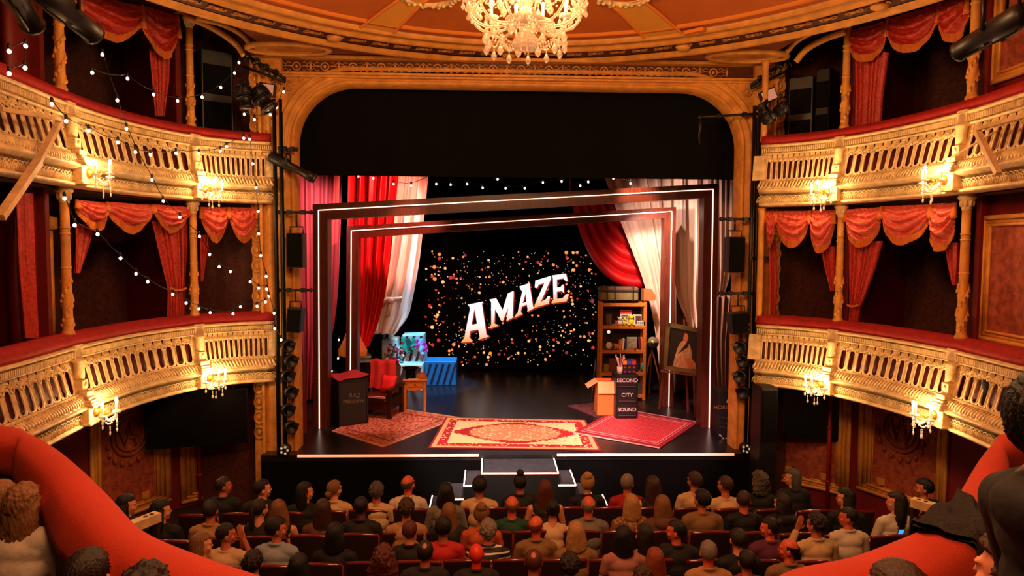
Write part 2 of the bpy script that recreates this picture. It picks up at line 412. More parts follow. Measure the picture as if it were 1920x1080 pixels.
M_CEIL = mat('burnt_orange_ceiling', (200, 104, 34), .7, var=.12, vscale=2)
M_BAND = mat('golden_ceiling_band', (236, 164, 62), .6, var=.1, vscale=2)
R0 = CR-.63
def dome(r): return ZS+.12+.5*(1-(r/R0)**2)
mb = MB(); mb.grid(lambda u, v: (CC.x+R0*v*math.cos(2*PI*u), CC.y+R0*v*math.sin(2*PI*u), dome(R0*v)), 96, 12, cu=True)
struct('ceiling', mb, M_CEIL)
# radial bands found from the photograph's own band directions
bands = MB(); edges = MB()
def on_dome(px, py):
    z = 7.7
    for _ in range(8): p = atz(px, py, z); z = dome(min(R0, math.hypot(p.x-CC.x, p.y-CC.y)))-.03
    return atz(px, py, z)
def band(P0, P1, Q0, Q1):       # two edges of one band: (start, end) pairs
    def bf(u, v):
        p = (P0*(1-v)+Q0*v)*(1-u)+(P1*(1-v)+Q1*v)*u; return V((p.x, p.y, dome(min(R0, math.hypot(p.x-CC.x, p.y-CC.y)))-.03))
    bands.grid(bf, 14, 2)
    for v, o in ((0, -.03), (1, .03)):
        edges.tube([bf(i/12, v) for i in range(13)], .025, 6)
        e = bf(.9, v); d = (bf(1, v)-bf(.8, v)).normalized(); x = V((d.y, -d.x, 0)); sg = 1 if (bf(.9, v)-bf(.9, 1-v)).dot(x) > 0 else -1
        edges.box(e+x*sg*.2+V((0, 0, -.01)), (.3, .07, .05), Matrix.Rotation(math.atan2(d.y, d.x)-PI/2, 3, 'Z'))
WR = []
for (a_, b_, c_, d_) in (((752, -4), (655, 60), (803, -4), (714, 76)), ((1150, 12), (1230, 84), (1205, 0), (1286, 66))):
    A0, A1, B0_, B1 = [on_dome(*q) for q in (a_, b_, c_, d_)]; band(A0, A1, B0_, B1); WR.append((A0+B0_)/2)
    for mx, my in ((1, -1),):
        f = lambda p: V((p.x, 2*CC.y-p.y, p.z)); band(f(A0), f(A1), f(B0_), f(B1))
for sg in (-1, 1): band(V((sg*3.2, 5.5, 7.6)), V((sg*4.6, 5.4, 7.6)), V((sg*3.2, 6.2, 7.6)), V((sg*4.6, 6.3, 7.6)))
ring(edges, [(R0-.12, ZS+.15), (R0-.14, ZS+.11), (R0-.18, ZS+.12), (R0-.2, ZS+.17)])
struct('ceiling_bands', bands, M_BAND); struct('trim_ceiling_bands', edges, mat('ochre_ceiling_trim', (222, 128, 44), .5))
# round plaster wreaths at the inner ends of the front bands
for wx, nm in (((806, -14), 'left'), ((1172, -16), 'right')):
    mb = MB(); c = on_dome(*wx); ring_p = [V((c.x+.36*math.cos(t), c.y+.36*math.sin(t), c.z-.03)) for t in [2*PI*i/36 for i in range(36)]]
    mb.tube(ring_p, .04, 8, closed=True)
    for i in range(36): p = ring_p[i]; mb.ball(p+V((.03*math.sin(i*1.7), .03*math.cos(i*2.3), -.025)), .035, 7, 5)
    struct('trim_wreath_'+nm, mb, M_PL)
# ovals and curved brackets in the soffit corners
for sx, nm in ((-1, 'left'), (1, 'right')):
    mb = MB(); c = V((sx*3.55, 10.75, ZS-.02))
    for rx, ry, r in ((.62, .26, .05), (.5, .19, .025)):
        mb.tube([c+V((rx*math.cos(a), ry*math.sin(a), 0)) for a in [2*PI*i/40 for i in range(40)]], r, 6, closed=True)
    mb.grid(lambda u, v: c+V((.48*v*math.cos(2*PI*u), .18*v*math.sin(2*PI*u), -.03+.02*v)), 24, 3, cu=True)
    struct('trim_oval_'+nm, mb, M_PL2)
    pl = SIDES[nm]; mb = MB()
    for pts, r, o in (([(345, 31), (385, 46), (420, 66), (445, 86), (458, 105)], .05, .05), ([(368, 34), (415, 45), (455, 66), (474, 92)], .045, .16)) if nm == 'left' else (([(1584, 60), (1545, 74), (1512, 93), (1492, 116)], .05, .05), ([(1570, 48), (1530, 58), (1495, 76), (1474, 98)], .045, .16)):
        q = []
        for p in pts:
            h = pl.hit(p[0], p[1], o)
            q.append(pl.W(h[0], h[1], o) if h else atY(p[0], p[1], 11.0))
        mb.tube(catmull(q, 5), r, 6)
    struct('trim_bracket_'+nm, mb, M_PL2)
# black house drop above the set
mb = MB()
def drop(u, v): return V((-4.3+8.6*u, 11.75+.02*math.sin(u*90), 5.58+2.1*v))
mb.grid(drop, 90, 2); tag(mb.build('house_drop', M_BLKF), 'wide black masking drop hanging across the top of the stage opening', 'curtain')
# ================================================================== box balconies
def lean(h): return -.04+.11*min(1, max(0, (h-.25)/.45))
class Lean:
    def __init__(s, pl, T): s.pl = pl; s.T = T; s.len = pl.len
    def at(s, q): return s.pl.at(q)
    def W(s, q, z, out=0): return s.pl.W(q, z, out+lean(s.T-z))
def pier(pl, q, T, parent):
    mb = MB(); p, n = pl.at(q); t = V((n.y, -n.x, 0)); R = Matrix((t, n, V((0, 0, 1)))).transposed()
    def bx(z0, z1, wd, out, dp=.1, bev=.006): c = p+n*(out-dp/2+lean(T-(z0+z1)/2)); mb.box((c.x, c.y, (z0+z1)/2), (wd, dp, z1-z0), R, bev=bev)
    bx(T-.25, T-.1, .17, .1); bx(T-.3, T-.25, .14, .09); 
    c = p+n*.05
    mb.lathe((c.x, c.y, T-.52), [(.055, 0), (.06, .03), (.062, .2), (.075, .225), (.075, .25)], 16)
    bx(T-.66, T-.52, .12, .08); mb.ball((c.x+n.x*.06, c.y+n.y*.06, T-.59), (.035, .035, .05), 8, 6)
    bx(T-.72, T-.66, .15, .11)
    for i, (wd, ot) in enumerate(((.16, .13), (.19, .16), (.22, .18), (.24, .2))): bx(T-.76-.03*i, T-.733-.03*i, wd, ot, .2)
    bx(T-1.04, T-.85, .18, .13, .14); bx(T-1.07, T-1.04, .22, .15, .16)
    return mb.build('pier', M_PL, parent)
def balcony(sd, tier, label):
    pl0 = SIDES[sd]; T = TOP[tier]; c2, c1 = COLS[sd][1], COLS[sd][0]; B = c1-c2; pl = Lean(pl0, T)
    s0 = .3; s1 = pl.len
    p0 = pl.W((s0+s1)/2, T-1.1)
    th = thing('box_balcony', label, 'balcony', p0)
    mb = MB(); sweep(mb, pl, [(.07, T-.11), (.09, T-.04), (.05, T+.02), (-.06, T+.045), (-.2, T+.02), (-.22, T-.08), (-.2, T-.14), (0, T-.14)], s0, s1); mb.build('velvet_rail', M_VEL, th)
    mb = MB()
    sweep(mb, pl, [(.08, T-.115), (.1, T-.125), (.1, T-.145), (.07, T-.16), (.05, T-.17), (.0, T-.17), (.0, T-.11)], s0, s1)
    sweep(mb, pl, [(.03, T-.17), (.03, T-.25), (0, T-.25), (0, T-.17)], s0, s1)
    sweep(mb, pl, [(.05, T-.25), (.055, T-.262), (.04, T-.275), (0, T-.28), (0, T-.25)], s0, s1)
    q = s0
    while q < s1:
        p, n = pl.at(q); t = V((n.y, -n.x, 0)); R = Matrix((t, n, V((0, 0, 1)))).transposed()
        mb.box((p.x+n.x*.038, p.y+n.y*.038, T-.21), (.014, .02, .066), R); q += .031
    mb.build('fluted_cornice', M_PL, th)
    cells = []
    piers = [c2-B*2, c2-B, c2, c1, pl.len+.02]
    for a, b in zip(piers, piers[1:]):
        m = 13; w_ = (b-a-.2)/m; a0 = a+.1
        for i in range(m): cells.append((a0+i*w_, a0+(i+1)*w_))
        cells.append((b-.1, b+.1, 1))
    mb = MB(); tr = MB(); n = 7; zt, zb = T-.28, T-.68
    for c in cells:
        a, b = c[0], c[1]
        if b < s0: continue
        if len(c) == 3:
            mb.add([pl.W(a, zb, .0), pl.W(b, zb, .0), pl.W(b, zt, .0), pl.W(a, zt, .0)], [(0, 1, 2, 3)]); continue
        m = (a+b)/2; hw = (b-a)*.3; z1 = T-.4-hw+.02; z0 = T-.67+hw
        loop = []
        for i in range(n+1): an = PI*i/n; loop.append((m+hw*math.cos(an), z1+hw*math.sin(an)))
        for i in range(n+1): an = PI+PI*i/n; loop.append((m+hw*math.cos(an), z0+hw*math.sin(an)))
        L = len(loop); rect = []
        for i, (x, z) in enumerate(loop):
            if i <= n: an = PI*i/n; 
            else: an = PI+PI*(i-n-1)/n
            cx, sx = math.cos(an), math.sin(an); k = 1/max(abs(cx), abs(sx))
            rx = m+(b-a)/2*max(-1, min(1, cx*k)); rz = (zt if i <= n else zb) if abs(sx)*1.0 >= abs(cx)-1e-6 else lerp(z1 if i <= n else z0, zt if i <= n else zb, abs(sx)*k)
            rect.append((rx, rz))
        o = [pl.W(x, z, 0) for x, z in rect]; li = [pl.W(x, z, .004) for x, z in loop]; lb = [pl.W(x, z, -.006) for x, z in loop]
        mb.smooth = False
        mb.add(o+li, [(i, (i+1) % L, L+(i+1) % L, L+i) for i in range(L)])
        mb.smooth = True
        mb.add(li+lb, [(i, (i+1) % L, L+(i+1) % L, L+i) for i in range(L)])
        tr.tube([pl.W(m+(x-m)*1.1, z+(.005 if i <= n else -.005), .003) for i, (x, z) in enumerate(loop)], .0065, 5, closed=True)
        # interlaced scallop above each slot
        W_ = (b-a)
        for r, ph in ((W_*.46, 0), (W_*.3, 0)):
            tr.tube([pl.W(m+r*math.cos(PI*i/8), T-.375+r*.8*math.sin(PI*i/8), .014) for i in range(9)], .010, 5)
        tr.ball(pl.W(m, T-.372, .01), .022, 7, 5)
        for sg in (-1, 1): tr.tube([pl.W(m+sg*W_*(.5-.2*math.sin(PI*i/6)), T-.36-.06*i/6, .014) for i in range(7)], .008, 4)
    mb.build('parapet', M_PL, th); tr.build('slot_tracery', M_PL, th)
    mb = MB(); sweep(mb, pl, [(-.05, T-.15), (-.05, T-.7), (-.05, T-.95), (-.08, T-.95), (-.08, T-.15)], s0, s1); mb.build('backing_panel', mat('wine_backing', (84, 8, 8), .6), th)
    mb = MB(); sweep(mb, pl, [(.0, T-.68), (.02, T-.69), (.015, T-.705), (.03, T-.75), (.07, T-.8), (.1, T-.82), (0, T-.82)], s0, s1)
    q = s0; i = 0
    while q < s1:
        for sg in (0, 1):
            a = q+sg*.052; pts = [pl.W(a-.03+.05*u, T-.70-.115*u, .028+.055*u+.014*math.sin(PI*u)) for u in (0, .33, .66, 1)]
            mb.tube(pts, [.006, .019, .02, .008], 5)
        mb.ball(pl.W(q+.03, T-.815, .085), (.02, .02, .02), 6, 4)
        q += .104; i += 1
    mb.build('leaf_moulding', M_PL, th)
    mb = MB()
    sweep(mb, pl, [(.1, T-.82), (.13, T-.83), (.14, T-.85), (.11, T-.87), (.09, T-.885), (.05, T-.9), (.03, T-.9), (0, T-.82)], s0, s1)
    sweep(mb, pl, [(.03, T-.9), (.03, T-1.05), (.05, T-1.055), (.07, T-1.065), (.06, T-1.09), (.02, T-1.1), (-.2, T-1.1), (-.2, T-.9)], s0, s1)
    q = s0; 
    while q < s1:
        for r in (.07, .045):
            mb.tube([pl.W(q+r*math.cos(PI*i/8), T-1.04+r*1.5*math.sin(PI*i/8), .036) for i in range(9)], .0075, 4)
        q += .07
    mb.build('ring_frieze', M_PL, th)
    for q in piers[1:4]: pier(pl, q, T, th)
    mb = MB(); sweep(mb, pl, [(-.12, T-1.1), (-.12, T-1.0), (-1.75, T-1.0), (-1.75, T-1.1)], s0, s1)
    mb.build('floor_slab', mat('amber_soffit', (180, 96, 40), .7), th)
    return th
balcony('left', 'lower', 'lower gilt box balcony on the left, lit by candle sconces')
balcony('left', 'upper', 'upper gilt box balcony on the left, crossed by strings of bulbs')
balcony('right', 'lower', 'lower gilt box balcony on the right, above the wall monogram')
balcony('right', 'upper', 'upper gilt box balcony on the right under the tilted timber bracket')
# box back walls, ceilings and side walls
M_DARKR = mat('dark_maroon_wall', (50, 12, 10), .8, var=.3, vscale=10)  # plain dark maroon for the box ceilings
for sd, pl in SIDES.items():
    mb = MB(); sweep(mb, pl, [(-1.7, 2.2), (-1.7, 8.4)], 0, pl.len+.4, closed=False)
    struct('wall_%s_boxes' % sd, mb, M_WALLP)
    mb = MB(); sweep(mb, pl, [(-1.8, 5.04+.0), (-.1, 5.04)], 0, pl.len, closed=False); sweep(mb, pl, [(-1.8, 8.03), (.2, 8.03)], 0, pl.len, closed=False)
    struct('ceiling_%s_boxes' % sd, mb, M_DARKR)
    mb = MB()                           # partitions and the red front wall beside the boxes
    for q in COLS[sd]:
        for z0, z1 in ((2.3, 5.05), (5.1, 8.03)):
            p0 = pl.at(q-.06)[0]; n = pl.at(q)[1]; a = p0-n*.2; b = p0-n*1.7; t = V((n.y, -n.x, 0))*.08
            mb.prism([(a.x, a.y, z0), (b.x, b.y, z0), (b.x+t.x, b.y+t.y, z0), (a.x+t.x, a.y+t.y, z0)], (0, 0, z1-z0))
    q2 = COLS[sd][1]
    for z0, z1 in ((2.3, 5.05), (5.1, 8.03)):
        sweep(mb, pl, [(-.3, z0), (-.3, z1), (-.4, z1), (-.4, z0)], q2-(.52 if sd == 'left' else 3), q2-.08)
    if sd == 'left':
        sweep(mb, pl, [(-1.0, 2.3), (-1.0, 8.03), (-1.05, 8.03), (-1.05, 2.3)], 0, q2-.52)
    struct('wall_%s_partitions' % sd, mb, M_REDW)
    mb = MB()
    for q in (pl.len-.02,):
        p, n = pl.at(q)
        for z0, z1 in ((3.2, 5.05), (6.1, 7.4)):
            c = p-n*.05; mb.lathe((c.x, c.y, z0), [(.06, 0), (.05, .1), (.05, z1-z0-.1), (.07, z1-z0)], 10)
    struct('trim_%s_end_post' % sd, mb, M_PL2)
    mb = MB(); sweep(mb, pl, [(.04, 7.84), (.1, 7.86), (.12, 7.92), (.05, 7.98), (-.1, 8.02), (-.2, 7.84)], 0, COLS[sd][0]+.1)
    struct('trim_%s_box_head' % sd, mb, M_PL2)
# ------------------------------------------------------------------ columns
def column(sd, tier, q, label):
    pl = SIDES[sd]; z0 = TOP[tier]+.02; z1 = 5.06 if tier == 'lower' else 7.84; H = z1-z0
    p, n = pl.at(q); p = p-n*.06
    th = thing('box_column', label, 'column', (p.x, p.y, z0), 0, 'box columns')
    mb = MB(); mb.lathe((p.x, p.y, z0), [(.075, 0), (.075, .03), (.058, .06), (.056, .1), (.05, H*.68), (.05, H-.2)], 16)
    for tz in (H*.68, H*.72, H*.45): mb.lathe((p.x, p.y, z0+tz), [(.052, 0), (.062, .012), (.052, .024)], 16)
    mb.build('shaft', M_PL2, th)
    mb = MB()
    for ph in (0, PI):
        mb.tube([V((p.x+.055*math.cos(ph+a), p.y+.055*math.sin(ph+a), z0+.1+H*.33*a/(2*PI))) for a in [2*PI*i/20 for i in range(21)]], .013, 5)
        for i in range(0, 20, 2):
            a = ph+2*PI*i/20+.6; mb.ball((p.x+.057*math.cos(a), p.y+.057*math.sin(a), z0+.12+H*.33*i/20), (.02, .02, .03), 7, 5)
    mb.build('vine_relief', M_PL2, th)
    mb = MB(); mb.lathe((p.x, p.y, z0+H-.2), [(.05, 0), (.058, .03), (.055, .06), (.075, .12), (.1, .15), (.1, .17), (.085, .18), (.115, .2)], 16)
    for i in range(8):
        a = 2*PI*i/8; mb.ball((p.x+.065*math.cos(a), p.y+.065*math.sin(a), z0+H-.11), (.02, .02, .045), 6, 5)
    mb.build('capital', M_PL, th)
for sd in ('left', 'right'):
    for tier in ('lower', 'upper'):
        for i, q in enumerate(COLS[sd]):
            column(sd, tier, q, 'slender gilt %s tier column on the %s, %s' % (tier, sd, ('nearest the stage', 'further from the stage')[i]))
# ------------------------------------------------------------------ swags and curtains in the boxes
def swag(sd, tl, tr, bot, name, label, M, off=-.12, group='box swags', endf=.3, par=None):
    pl = SIDES[sd]; a = pl.hit(*tl, off); b = pl.hit(*tr, off); c = pl.hit(*bot, off)
    if not a or not b or not c: print('swag miss', label); return
    zt = (a[1]+b[1])/2; dC = zt-c[1]; dE = dC*endf
    p = pl.W((a[0]+b[0])/2, zt, off)
    th = thing(name, label, 'curtain', p, 0, group)
    k = rnd.random()*6
    def fn(u, v, ex=0):
        s_ = lerp(a[0], b[0], u); w_ = 1-(2*u-1)**2
        z = lerp(a[1], b[1], u)-v*(dE+(dC-dE)*w_**.75)-ex
        gath = .05*math.cos(u*2*PI*7)*(1-v)**2*.6
        o = off+.03+.11*math.sin(PI*min(1, v*.9))*w_**.6+.045*math.sin(2*PI*4*v**.85+k+1.5*math.sin(u*5+k))*w_**.5*(.35+v)+gath*.5+.012*math.sin(u*23+v*9+k)
        return pl.W(s_, z, o)
    mb = MB(); mb.grid(fn, 36, 30); ob = mb.build('drape', M, th)
    mb = MB(); mb.grid(lambda u, v: fn(u, 1, v*.11*(.4+.6*math.sin(PI*min(1, max(0, u))) ))+pl.at(a[0])[1]*(.01*math.sin(u*260)), 130, 2); mb.build('fringe', M_FRI, th)
    for q, z in ((a[0], a[1]), (b[0], b[1])):
        mb = MB(); mb.tube([pl.W(q, z, off+.04), pl.W(q, z-dE*1.0, off+.06), pl.W(q, z-dE*1.25, off+.05)], [.018, .035, .05], 8); mb.build('tail', M_FRI, th)
def drape_rows(name, label, M, rows, place, folds, amp, group=None, nv=40, outdir=None, cat='curtain', tie=None, ph=0, wob=0):
    # rows: (py, left px, right px) read off one hanging cloth; place(px,py) puts a point on the cloth's own plane
    tabL = [(r[0], r[1]) for r in rows]; tabR = [(r[0], r[2]) for r in rows]; y0, y1 = rows[0][0], rows[-1][0]
    nu = max(24, folds*8)
    def smooth(tab, y):
        e = (y1-y0)*.03; return (interp(tab, y-e)+interp(tab, y)+interp(tab, y+e))/3
    def fn(u, v):
        y = lerp(y0, y1, v); L_, R_ = smooth(tabL, y), smooth(tabR, y); wd = abs(R_-L_)
        p, n = place(lerp(L_, R_, u), y)
        f = math.sin(2*PI*folds*u+ph+wob*math.sin(v*3+u*5))+.45*math.sin(2*PI*folds*2.37*u+1+ph)
        return p+n*(amp*f)
    mb = MB(); mb.grid(fn, nu, nv)
    p, n = place((rows[0][1]+rows[0][2])/2, y1)
    th = thing(name, label, cat, p, 0, group); mb.build('cloth', M, th)
    if tie:
        ty = tie; L_, R_ = interp(tabL, ty), interp(tabR, ty); mb = MB()
        pts = []
        for i in range(13):
            u = i/12; q, n = place(lerp(L_, R_, u), ty+(R_-L_)*.12*math.sin(PI*u)); pts.append(q+n*(amp*1.6+.02))
        mb.tube(pts, .018, 6); mb.build('tieback', M_FRI, th)
    return th
def sideplace(sd, off):
    pl = SIDES[sd]; last = [None]
    def f(px, py):
        h = pl.hit(px, py, off)
        if h is None: h = (pl.len, last[0] if last[0] else 4)
        last[0] = h[1]; return pl.W(h[0], h[1], off), pl.at(h[0])[1]
    return f
S = [('left', (137, 374), (193, 380), (160, 418), 'left lower boxes beside the far left column'), ('left', (195, 378), (281, 384), (240, 425), 'middle of the left lower box facing us'),
 ('left', (284, 383), (351, 388), (315, 424), 'left lower box, just before the near-stage column'), ('left', (374, 388), (427, 389), (400, 443), 'left lower stage box, its first drop'),
 ('left', (429, 389), (482, 390), (453, 443), 'left lower stage box, its last drop by the stage'),
 ('right', (1437, 396), (1456, 396), (1447, 452), 'right lower stage box, narrow one by the stage'), ('right', (1456, 396), (1519, 395), (1490, 452), 'right lower stage box, wide middle one'),
 ('right', (1521, 395), (1568, 394), (1545, 462), 'right lower stage box, against the column'), ('right', (1590, 393), (1656, 388), (1620, 450), 'right lower box, just past the near-stage column'),
 ('right', (1658, 387), (1751, 383), (1703, 445), 'middle of the right lower box, widest'), ('right', (1753, 382), (1797, 380), (1776, 456), 'right lower box, against the far right column')]
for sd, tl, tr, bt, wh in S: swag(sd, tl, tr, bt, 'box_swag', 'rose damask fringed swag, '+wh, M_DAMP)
S = [('left', (140, -22), (262, 12), (205, 66), 'left upper box, widest drop'), ('left', (263, 10), (330, 30), (300, 98), 'left upper box, drop over the hanging curtain'), ('left', (104, -30), (140, -22), (122, 5), 'left upper box, cut by the frame top'),
 ('right', (1597, 58), (1668, 38), (1628, 104), 'right upper box, drop over the hanging curtain'), ('right', (1669, 36), (1768, 5), (1715, 84), 'right upper box, widest drop'), ('right', (1769, 5), (1822, -12), (1795, 62), 'right upper box, beside the far right column')]
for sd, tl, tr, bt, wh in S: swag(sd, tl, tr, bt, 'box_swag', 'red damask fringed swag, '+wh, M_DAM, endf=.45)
Lc = [('left', [(420, 140, 176), (460, 141, 166), (512, 141, 148)], 3, None, 'lower left box, short piece at its far left'),
 ('left', [(415, 284, 350), (470, 296, 350), (535, 312, 346), (545, 314, 343), (598, 312, 348)], 6, 540, 'lower left box, gathered by a cord'),
 ('left', [(440, 374, 396), (480, 375, 388), (528, 376, 380)], 3, None, 'lower left stage box, narrow piece by the column'),
 ('left', [(440, 480, 497), (520, 478, 494), (585, 481, 498)], 3, None, 'lower left stage box, nearest the stage'),
 ('right', [(450, 1442, 1456), (540, 1443, 1458), (592, 1444, 1455)], 3, None, 'lower right stage box, nearest the stage'),
 ('right', [(462, 1538, 1567), (500, 1546, 1566), (545, 1558, 1565)], 3, None, 'lower right stage box, tapering by the column'),
 ('right', [(452, 1592, 1656), (500, 1593, 1642), (565, 1594, 1618), (578, 1594, 1612), (612, 1592, 1608)], 6, 572, 'lower right box, tied low with a cord'),
 ('right', [(455, 1772, 1797), (500, 1780, 1795), (535, 1788, 1792)], 3, None, 'lower right box, slim piece by the far column'),
 ('left', [(95, 279, 320), (150, 284, 318), (218, 290, 308)], 5, None, 'upper left box, hanging to the rail'),
 ('right', [(98, 1603, 1667), (170, 1605, 1657), (240, 1603, 1652)], 6, None, 'upper right box, hanging to the rail'),
 ('left', [(362, 28, 62), (500, 34, 66), (634, 46, 72)], 4, None, 'lower left tier, cut by the left edge of view')]
for sd, rows, fo, tie, wh in Lc:
    drape_rows('box_curtain', 'red damask curtain in the '+wh, M_DAM, rows, sideplace(sd, -.2), fo, .028, 'box curtains', tie=tie)
# ------------------------------------------------------------------ candle sconces
def make_sconce():
    th = thing('candle_sconce', 'x', 'wall light', (0, 0, 0), 0, 'crystal candle sconces')
    mb = MB(); mb.lathe((0, .0, .0), [(.05, 0), (.045, .015), (.02, .03)], 14, axis=(0, 1, 0)); mb.tube([(0, .02, 0), (0, .09, -.03), (0, .12, .0)], .01, 6)
    mb.build('backplate', M_BRS, th, world=False)
    for x, y, z in ((-.13, .13, .0), (.13, .13, .0), (0, .2, .02)):
        mb = MB(); mb.tube([(0, .05, -.02), (x*.4, .05+(y-.05)*.5, -.09), (x*.85, y*.95, -.07), (x, y, z-.03)], .008, 6); mb.lathe((x, y, z-.035), [(.005, 0), (.035, .008), (.04, .02), (.012, .024)], 12)
        ob = mb.build('arm', M_CRY, th, world=False)
        c = MB(); c.lathe((x, y, z-.01), [(.012, 0), (.012, .075)], 8); c.build('candle', M_CANDLE, ob, world=False)
        f = MB(); f.ball((x, y, z+.09), (.014, .014, .028), 8, 6); f.build('flame_bulb', M_FLAME, ob, world=False)
    mb = MB()
    def strand(a, b, sag, m=9):
        for i in range(m):
            u = i/(m-1); p = V(a).lerp(V(b), u)-V((0, 0, sag*math.sin(PI*u))); mb.ball(p, .0085, 6, 4)
    P = [(-.13, .13, -.04), (0, .2, -.02), (.13, .13, -.04), (0, .06, -.03)]
    for a, b in ((0, 1), (1, 2), (2, 3), (3, 0), (0, 2)): strand(P[a], P[b], .075)
    for x, y, z in P+[(-.065, .165, -.11), (.065, .165, -.11), (0, .13, -.13)]:
        for i in range(3): mb.ball((x, y, z-.02-.016*i), .007, 6, 4)
        mb.ball((x, y, z-.085), (.014, .006, .022), 7, 5)
    mb.build('crystals', M_CRY, th, world=False)
    return th
sc0 = None
SCN = [('left', 'lower', (183, 772), 'below the left monogram end'), ('left', 'lower', (397, 716), 'nearer the stage'), ('left', 'upper', (150, 338), 'further from the stage'), ('left', 'upper', (382, 348), 'nearer the stage'),
       ('right', 'upper', (1553, 360), 'nearer the stage'), ('right', 'upper', (1777, 352), 'further from the stage'), ('right', 'lower', (1537, 720), 'nearer the stage'), ('right', 'lower', (1750, 768), 'further from the stage')]
for sd, tier, (px, py), wh in SCN:
    pl = SIDES[sd]; q = COLS[sd][0 if 'nearer' in wh else 1]
    q = q+(.06 if sd == 'left' else .06); z = TOP[tier]-.93; p = pl.W(q, z, .2); n = pl.at(q)[1]
    rz = math.atan2(n.y, n.x)-PI/2
    lab = 'crystal candle sconce on the %s %s balcony, %s' % (tier, sd, 'nearer the stage' if 'nearer' in wh else 'further from the stage')
    if sc0 is None: sc0 = make_sconce(); o = sc0; o.location = p; o.rotation_euler = (0, 0, rz); o['label'] = lab
    else: o = dup(sc0, p, rz, lab)
    o.scale = (1.25, 1.25, 1.25)
    lp = p+n*.18+V((0, 0, .1)); light('sconce_lamp', 'POINT', lp, 30, (1, .62, .27), size=.06)
# extra sconces' glow nearer the circle (their fittings are outside the frame)
# ------------------------------------------------------------------ panelled walls under the boxes
WOFF = -1.0
def framed(sd, L_, R_, top, bot, off, label, depth=.05, wd=.16):
    pl = SIDES[sd]; a = pl.hit(L_, bot[0], off); b = pl.hit(R_, bot[1], off)
    s0, s1 = sorted((a[0], b[0])); z0 = (a[1]+b[1])/2; z1 = top
    mb = MB(); w2 = wd
    for (o, i, out) in ((0, .05, depth), (.05, .1, depth*.5), (.1, .14, depth*.8), (.14, .16, depth*.3)):
        for q0, q1, zz0, zz1 in ((s0+o, s1-o, z0+o, z0+i), (s0+o, s1-o, z1-i, z1-o), (s0+o, s0+i, z0+o, z1-o), (s1-i, s1-o, z0+o, z1-o)):
            sweep(mb, pl, [(off, zz0), (off+out, zz0), (off+out, zz1), (off, zz1)], q0, q1, step=.3)
    for q in (s0+.28, s1-.28):
        mb.box(pl.W(q, z0+.24, off+.01), (.1, .1, .1)); 
    struct('trim_panel_frame', mb, M_PL2)
    mb = MB(); sweep(mb, pl, [(off+.012, z0+.14), (off+.012, z1-.14)], s0+.14, s1-.14, closed=False, step=.2); struct('wall_panel', mb, M_PANEL)
    return s0, s1, z0, z1
for sd in ('left', 'right'):
    pl = SIDES[sd]; mb = MB(); sweep(mb, pl, [(WOFF, 0), (WOFF, 2.3)], 0, pl.len+.6, closed=False); struct('wall_%s_stalls' % sd, mb, M_REDW)
framed('left', 338, 488, 2.12, (945, 915), WOFF, '')
framed('left', 170, 320, 2.12, (985, 950), WOFF, '')
framed('right', 1437, 1593, 2.12, (905, 925), WOFF, '')
framed('right', 1608, 1775, 2.12, (930, 962), WOFF, '')
# upper and lower framed panels on the right front wall and a gilt pilaster on the left
def wall_frame(sd, L_, R_, z0, z1, off, px0):
    pl = SIDES[sd]; a = pl.hit(L_, px0, off)[0]; b = R_ if R_ < 20 else pl.hit(R_, px0, off)[0]; s0, s1 = sorted((a, b)); mb = MB()
    for (o, i, out) in ((0, .05, .05), (.05, .1, .02), (.1, .13, .04)):
        for q0, q1, y0, y1 in ((s0+o, s1-o, z0+o, z0+i), (s0+o, s1-o, z1-i, z1-o), (s0+o, s0+i, z0+o, z1-o), (s1-i, s1-o, z0+o, z1-o)):
            sweep(mb, pl, [(off, y0), (off+out, y0), (off+out, y1), (off, y1)], q0, q1, step=.3)
    struct('trim_wall_frame', mb, M_PL2)
    mb = MB(); sweep(mb, pl, [(off+.012, z0+.1), (off+.012, z1-.1)], s0+.1, s1-.1, closed=False, step=.2); struct('wall_panel', mb, M_PANEL)
    mb = MB(); c = (s0+s1)/2+.35
    for r in (1, .8): mb.tube([pl.W(c+.17*r*math.cos(t), (z0+z1)/2+.34*r*math.sin(t), off+.03) for t in [2*PI*i/28 for i in range(28)]], .02*r, 6, closed=True)
    struct('trim_wall_oval', mb, M_PL2)
wall_frame('right', 1842, 2.6, 3.3, 4.8, -.29, 520)
wall_frame('right', 1862, 2.6, 6.35, 7.9, -.29, 120)
def wall_pilaster(sd, L_, R_, z0, z1, off, py):
    pl = SIDES[sd]; a, b = sorted((pl.hit(L_, py, off)[0], pl.hit(R_, py, off)[0])); mb = MB()
    sweep(mb, pl, [(off, z0), (off+.06, z0), (off+.06, z1), (off, z1)], a, b)
    sweep(mb, pl, [(off, z1), (off+.1, z1+.02), (off+.1, z1+.16), (off, z1+.2)], a-.03, b+.03)
    sweep(mb, pl, [(off, z0-.1), (off+.1, z0-.1), (off+.09, z0), (off, z0+.02)], a-.03, b+.03)
    for q in (a+.05, b-.05): mb.tube([pl.W(q, z0+.1, off+.06), pl.W(q, z1-.1, off+.06)], .018, 6)
    struct('trim_pilaster_box', mb, M_PL2)
wall_pilaster('left', 62, 92, 3.1, 4.55, -.45, 500)
wall_pilaster('left', 42, 70, 6.2, 7.2, -.45, 100)
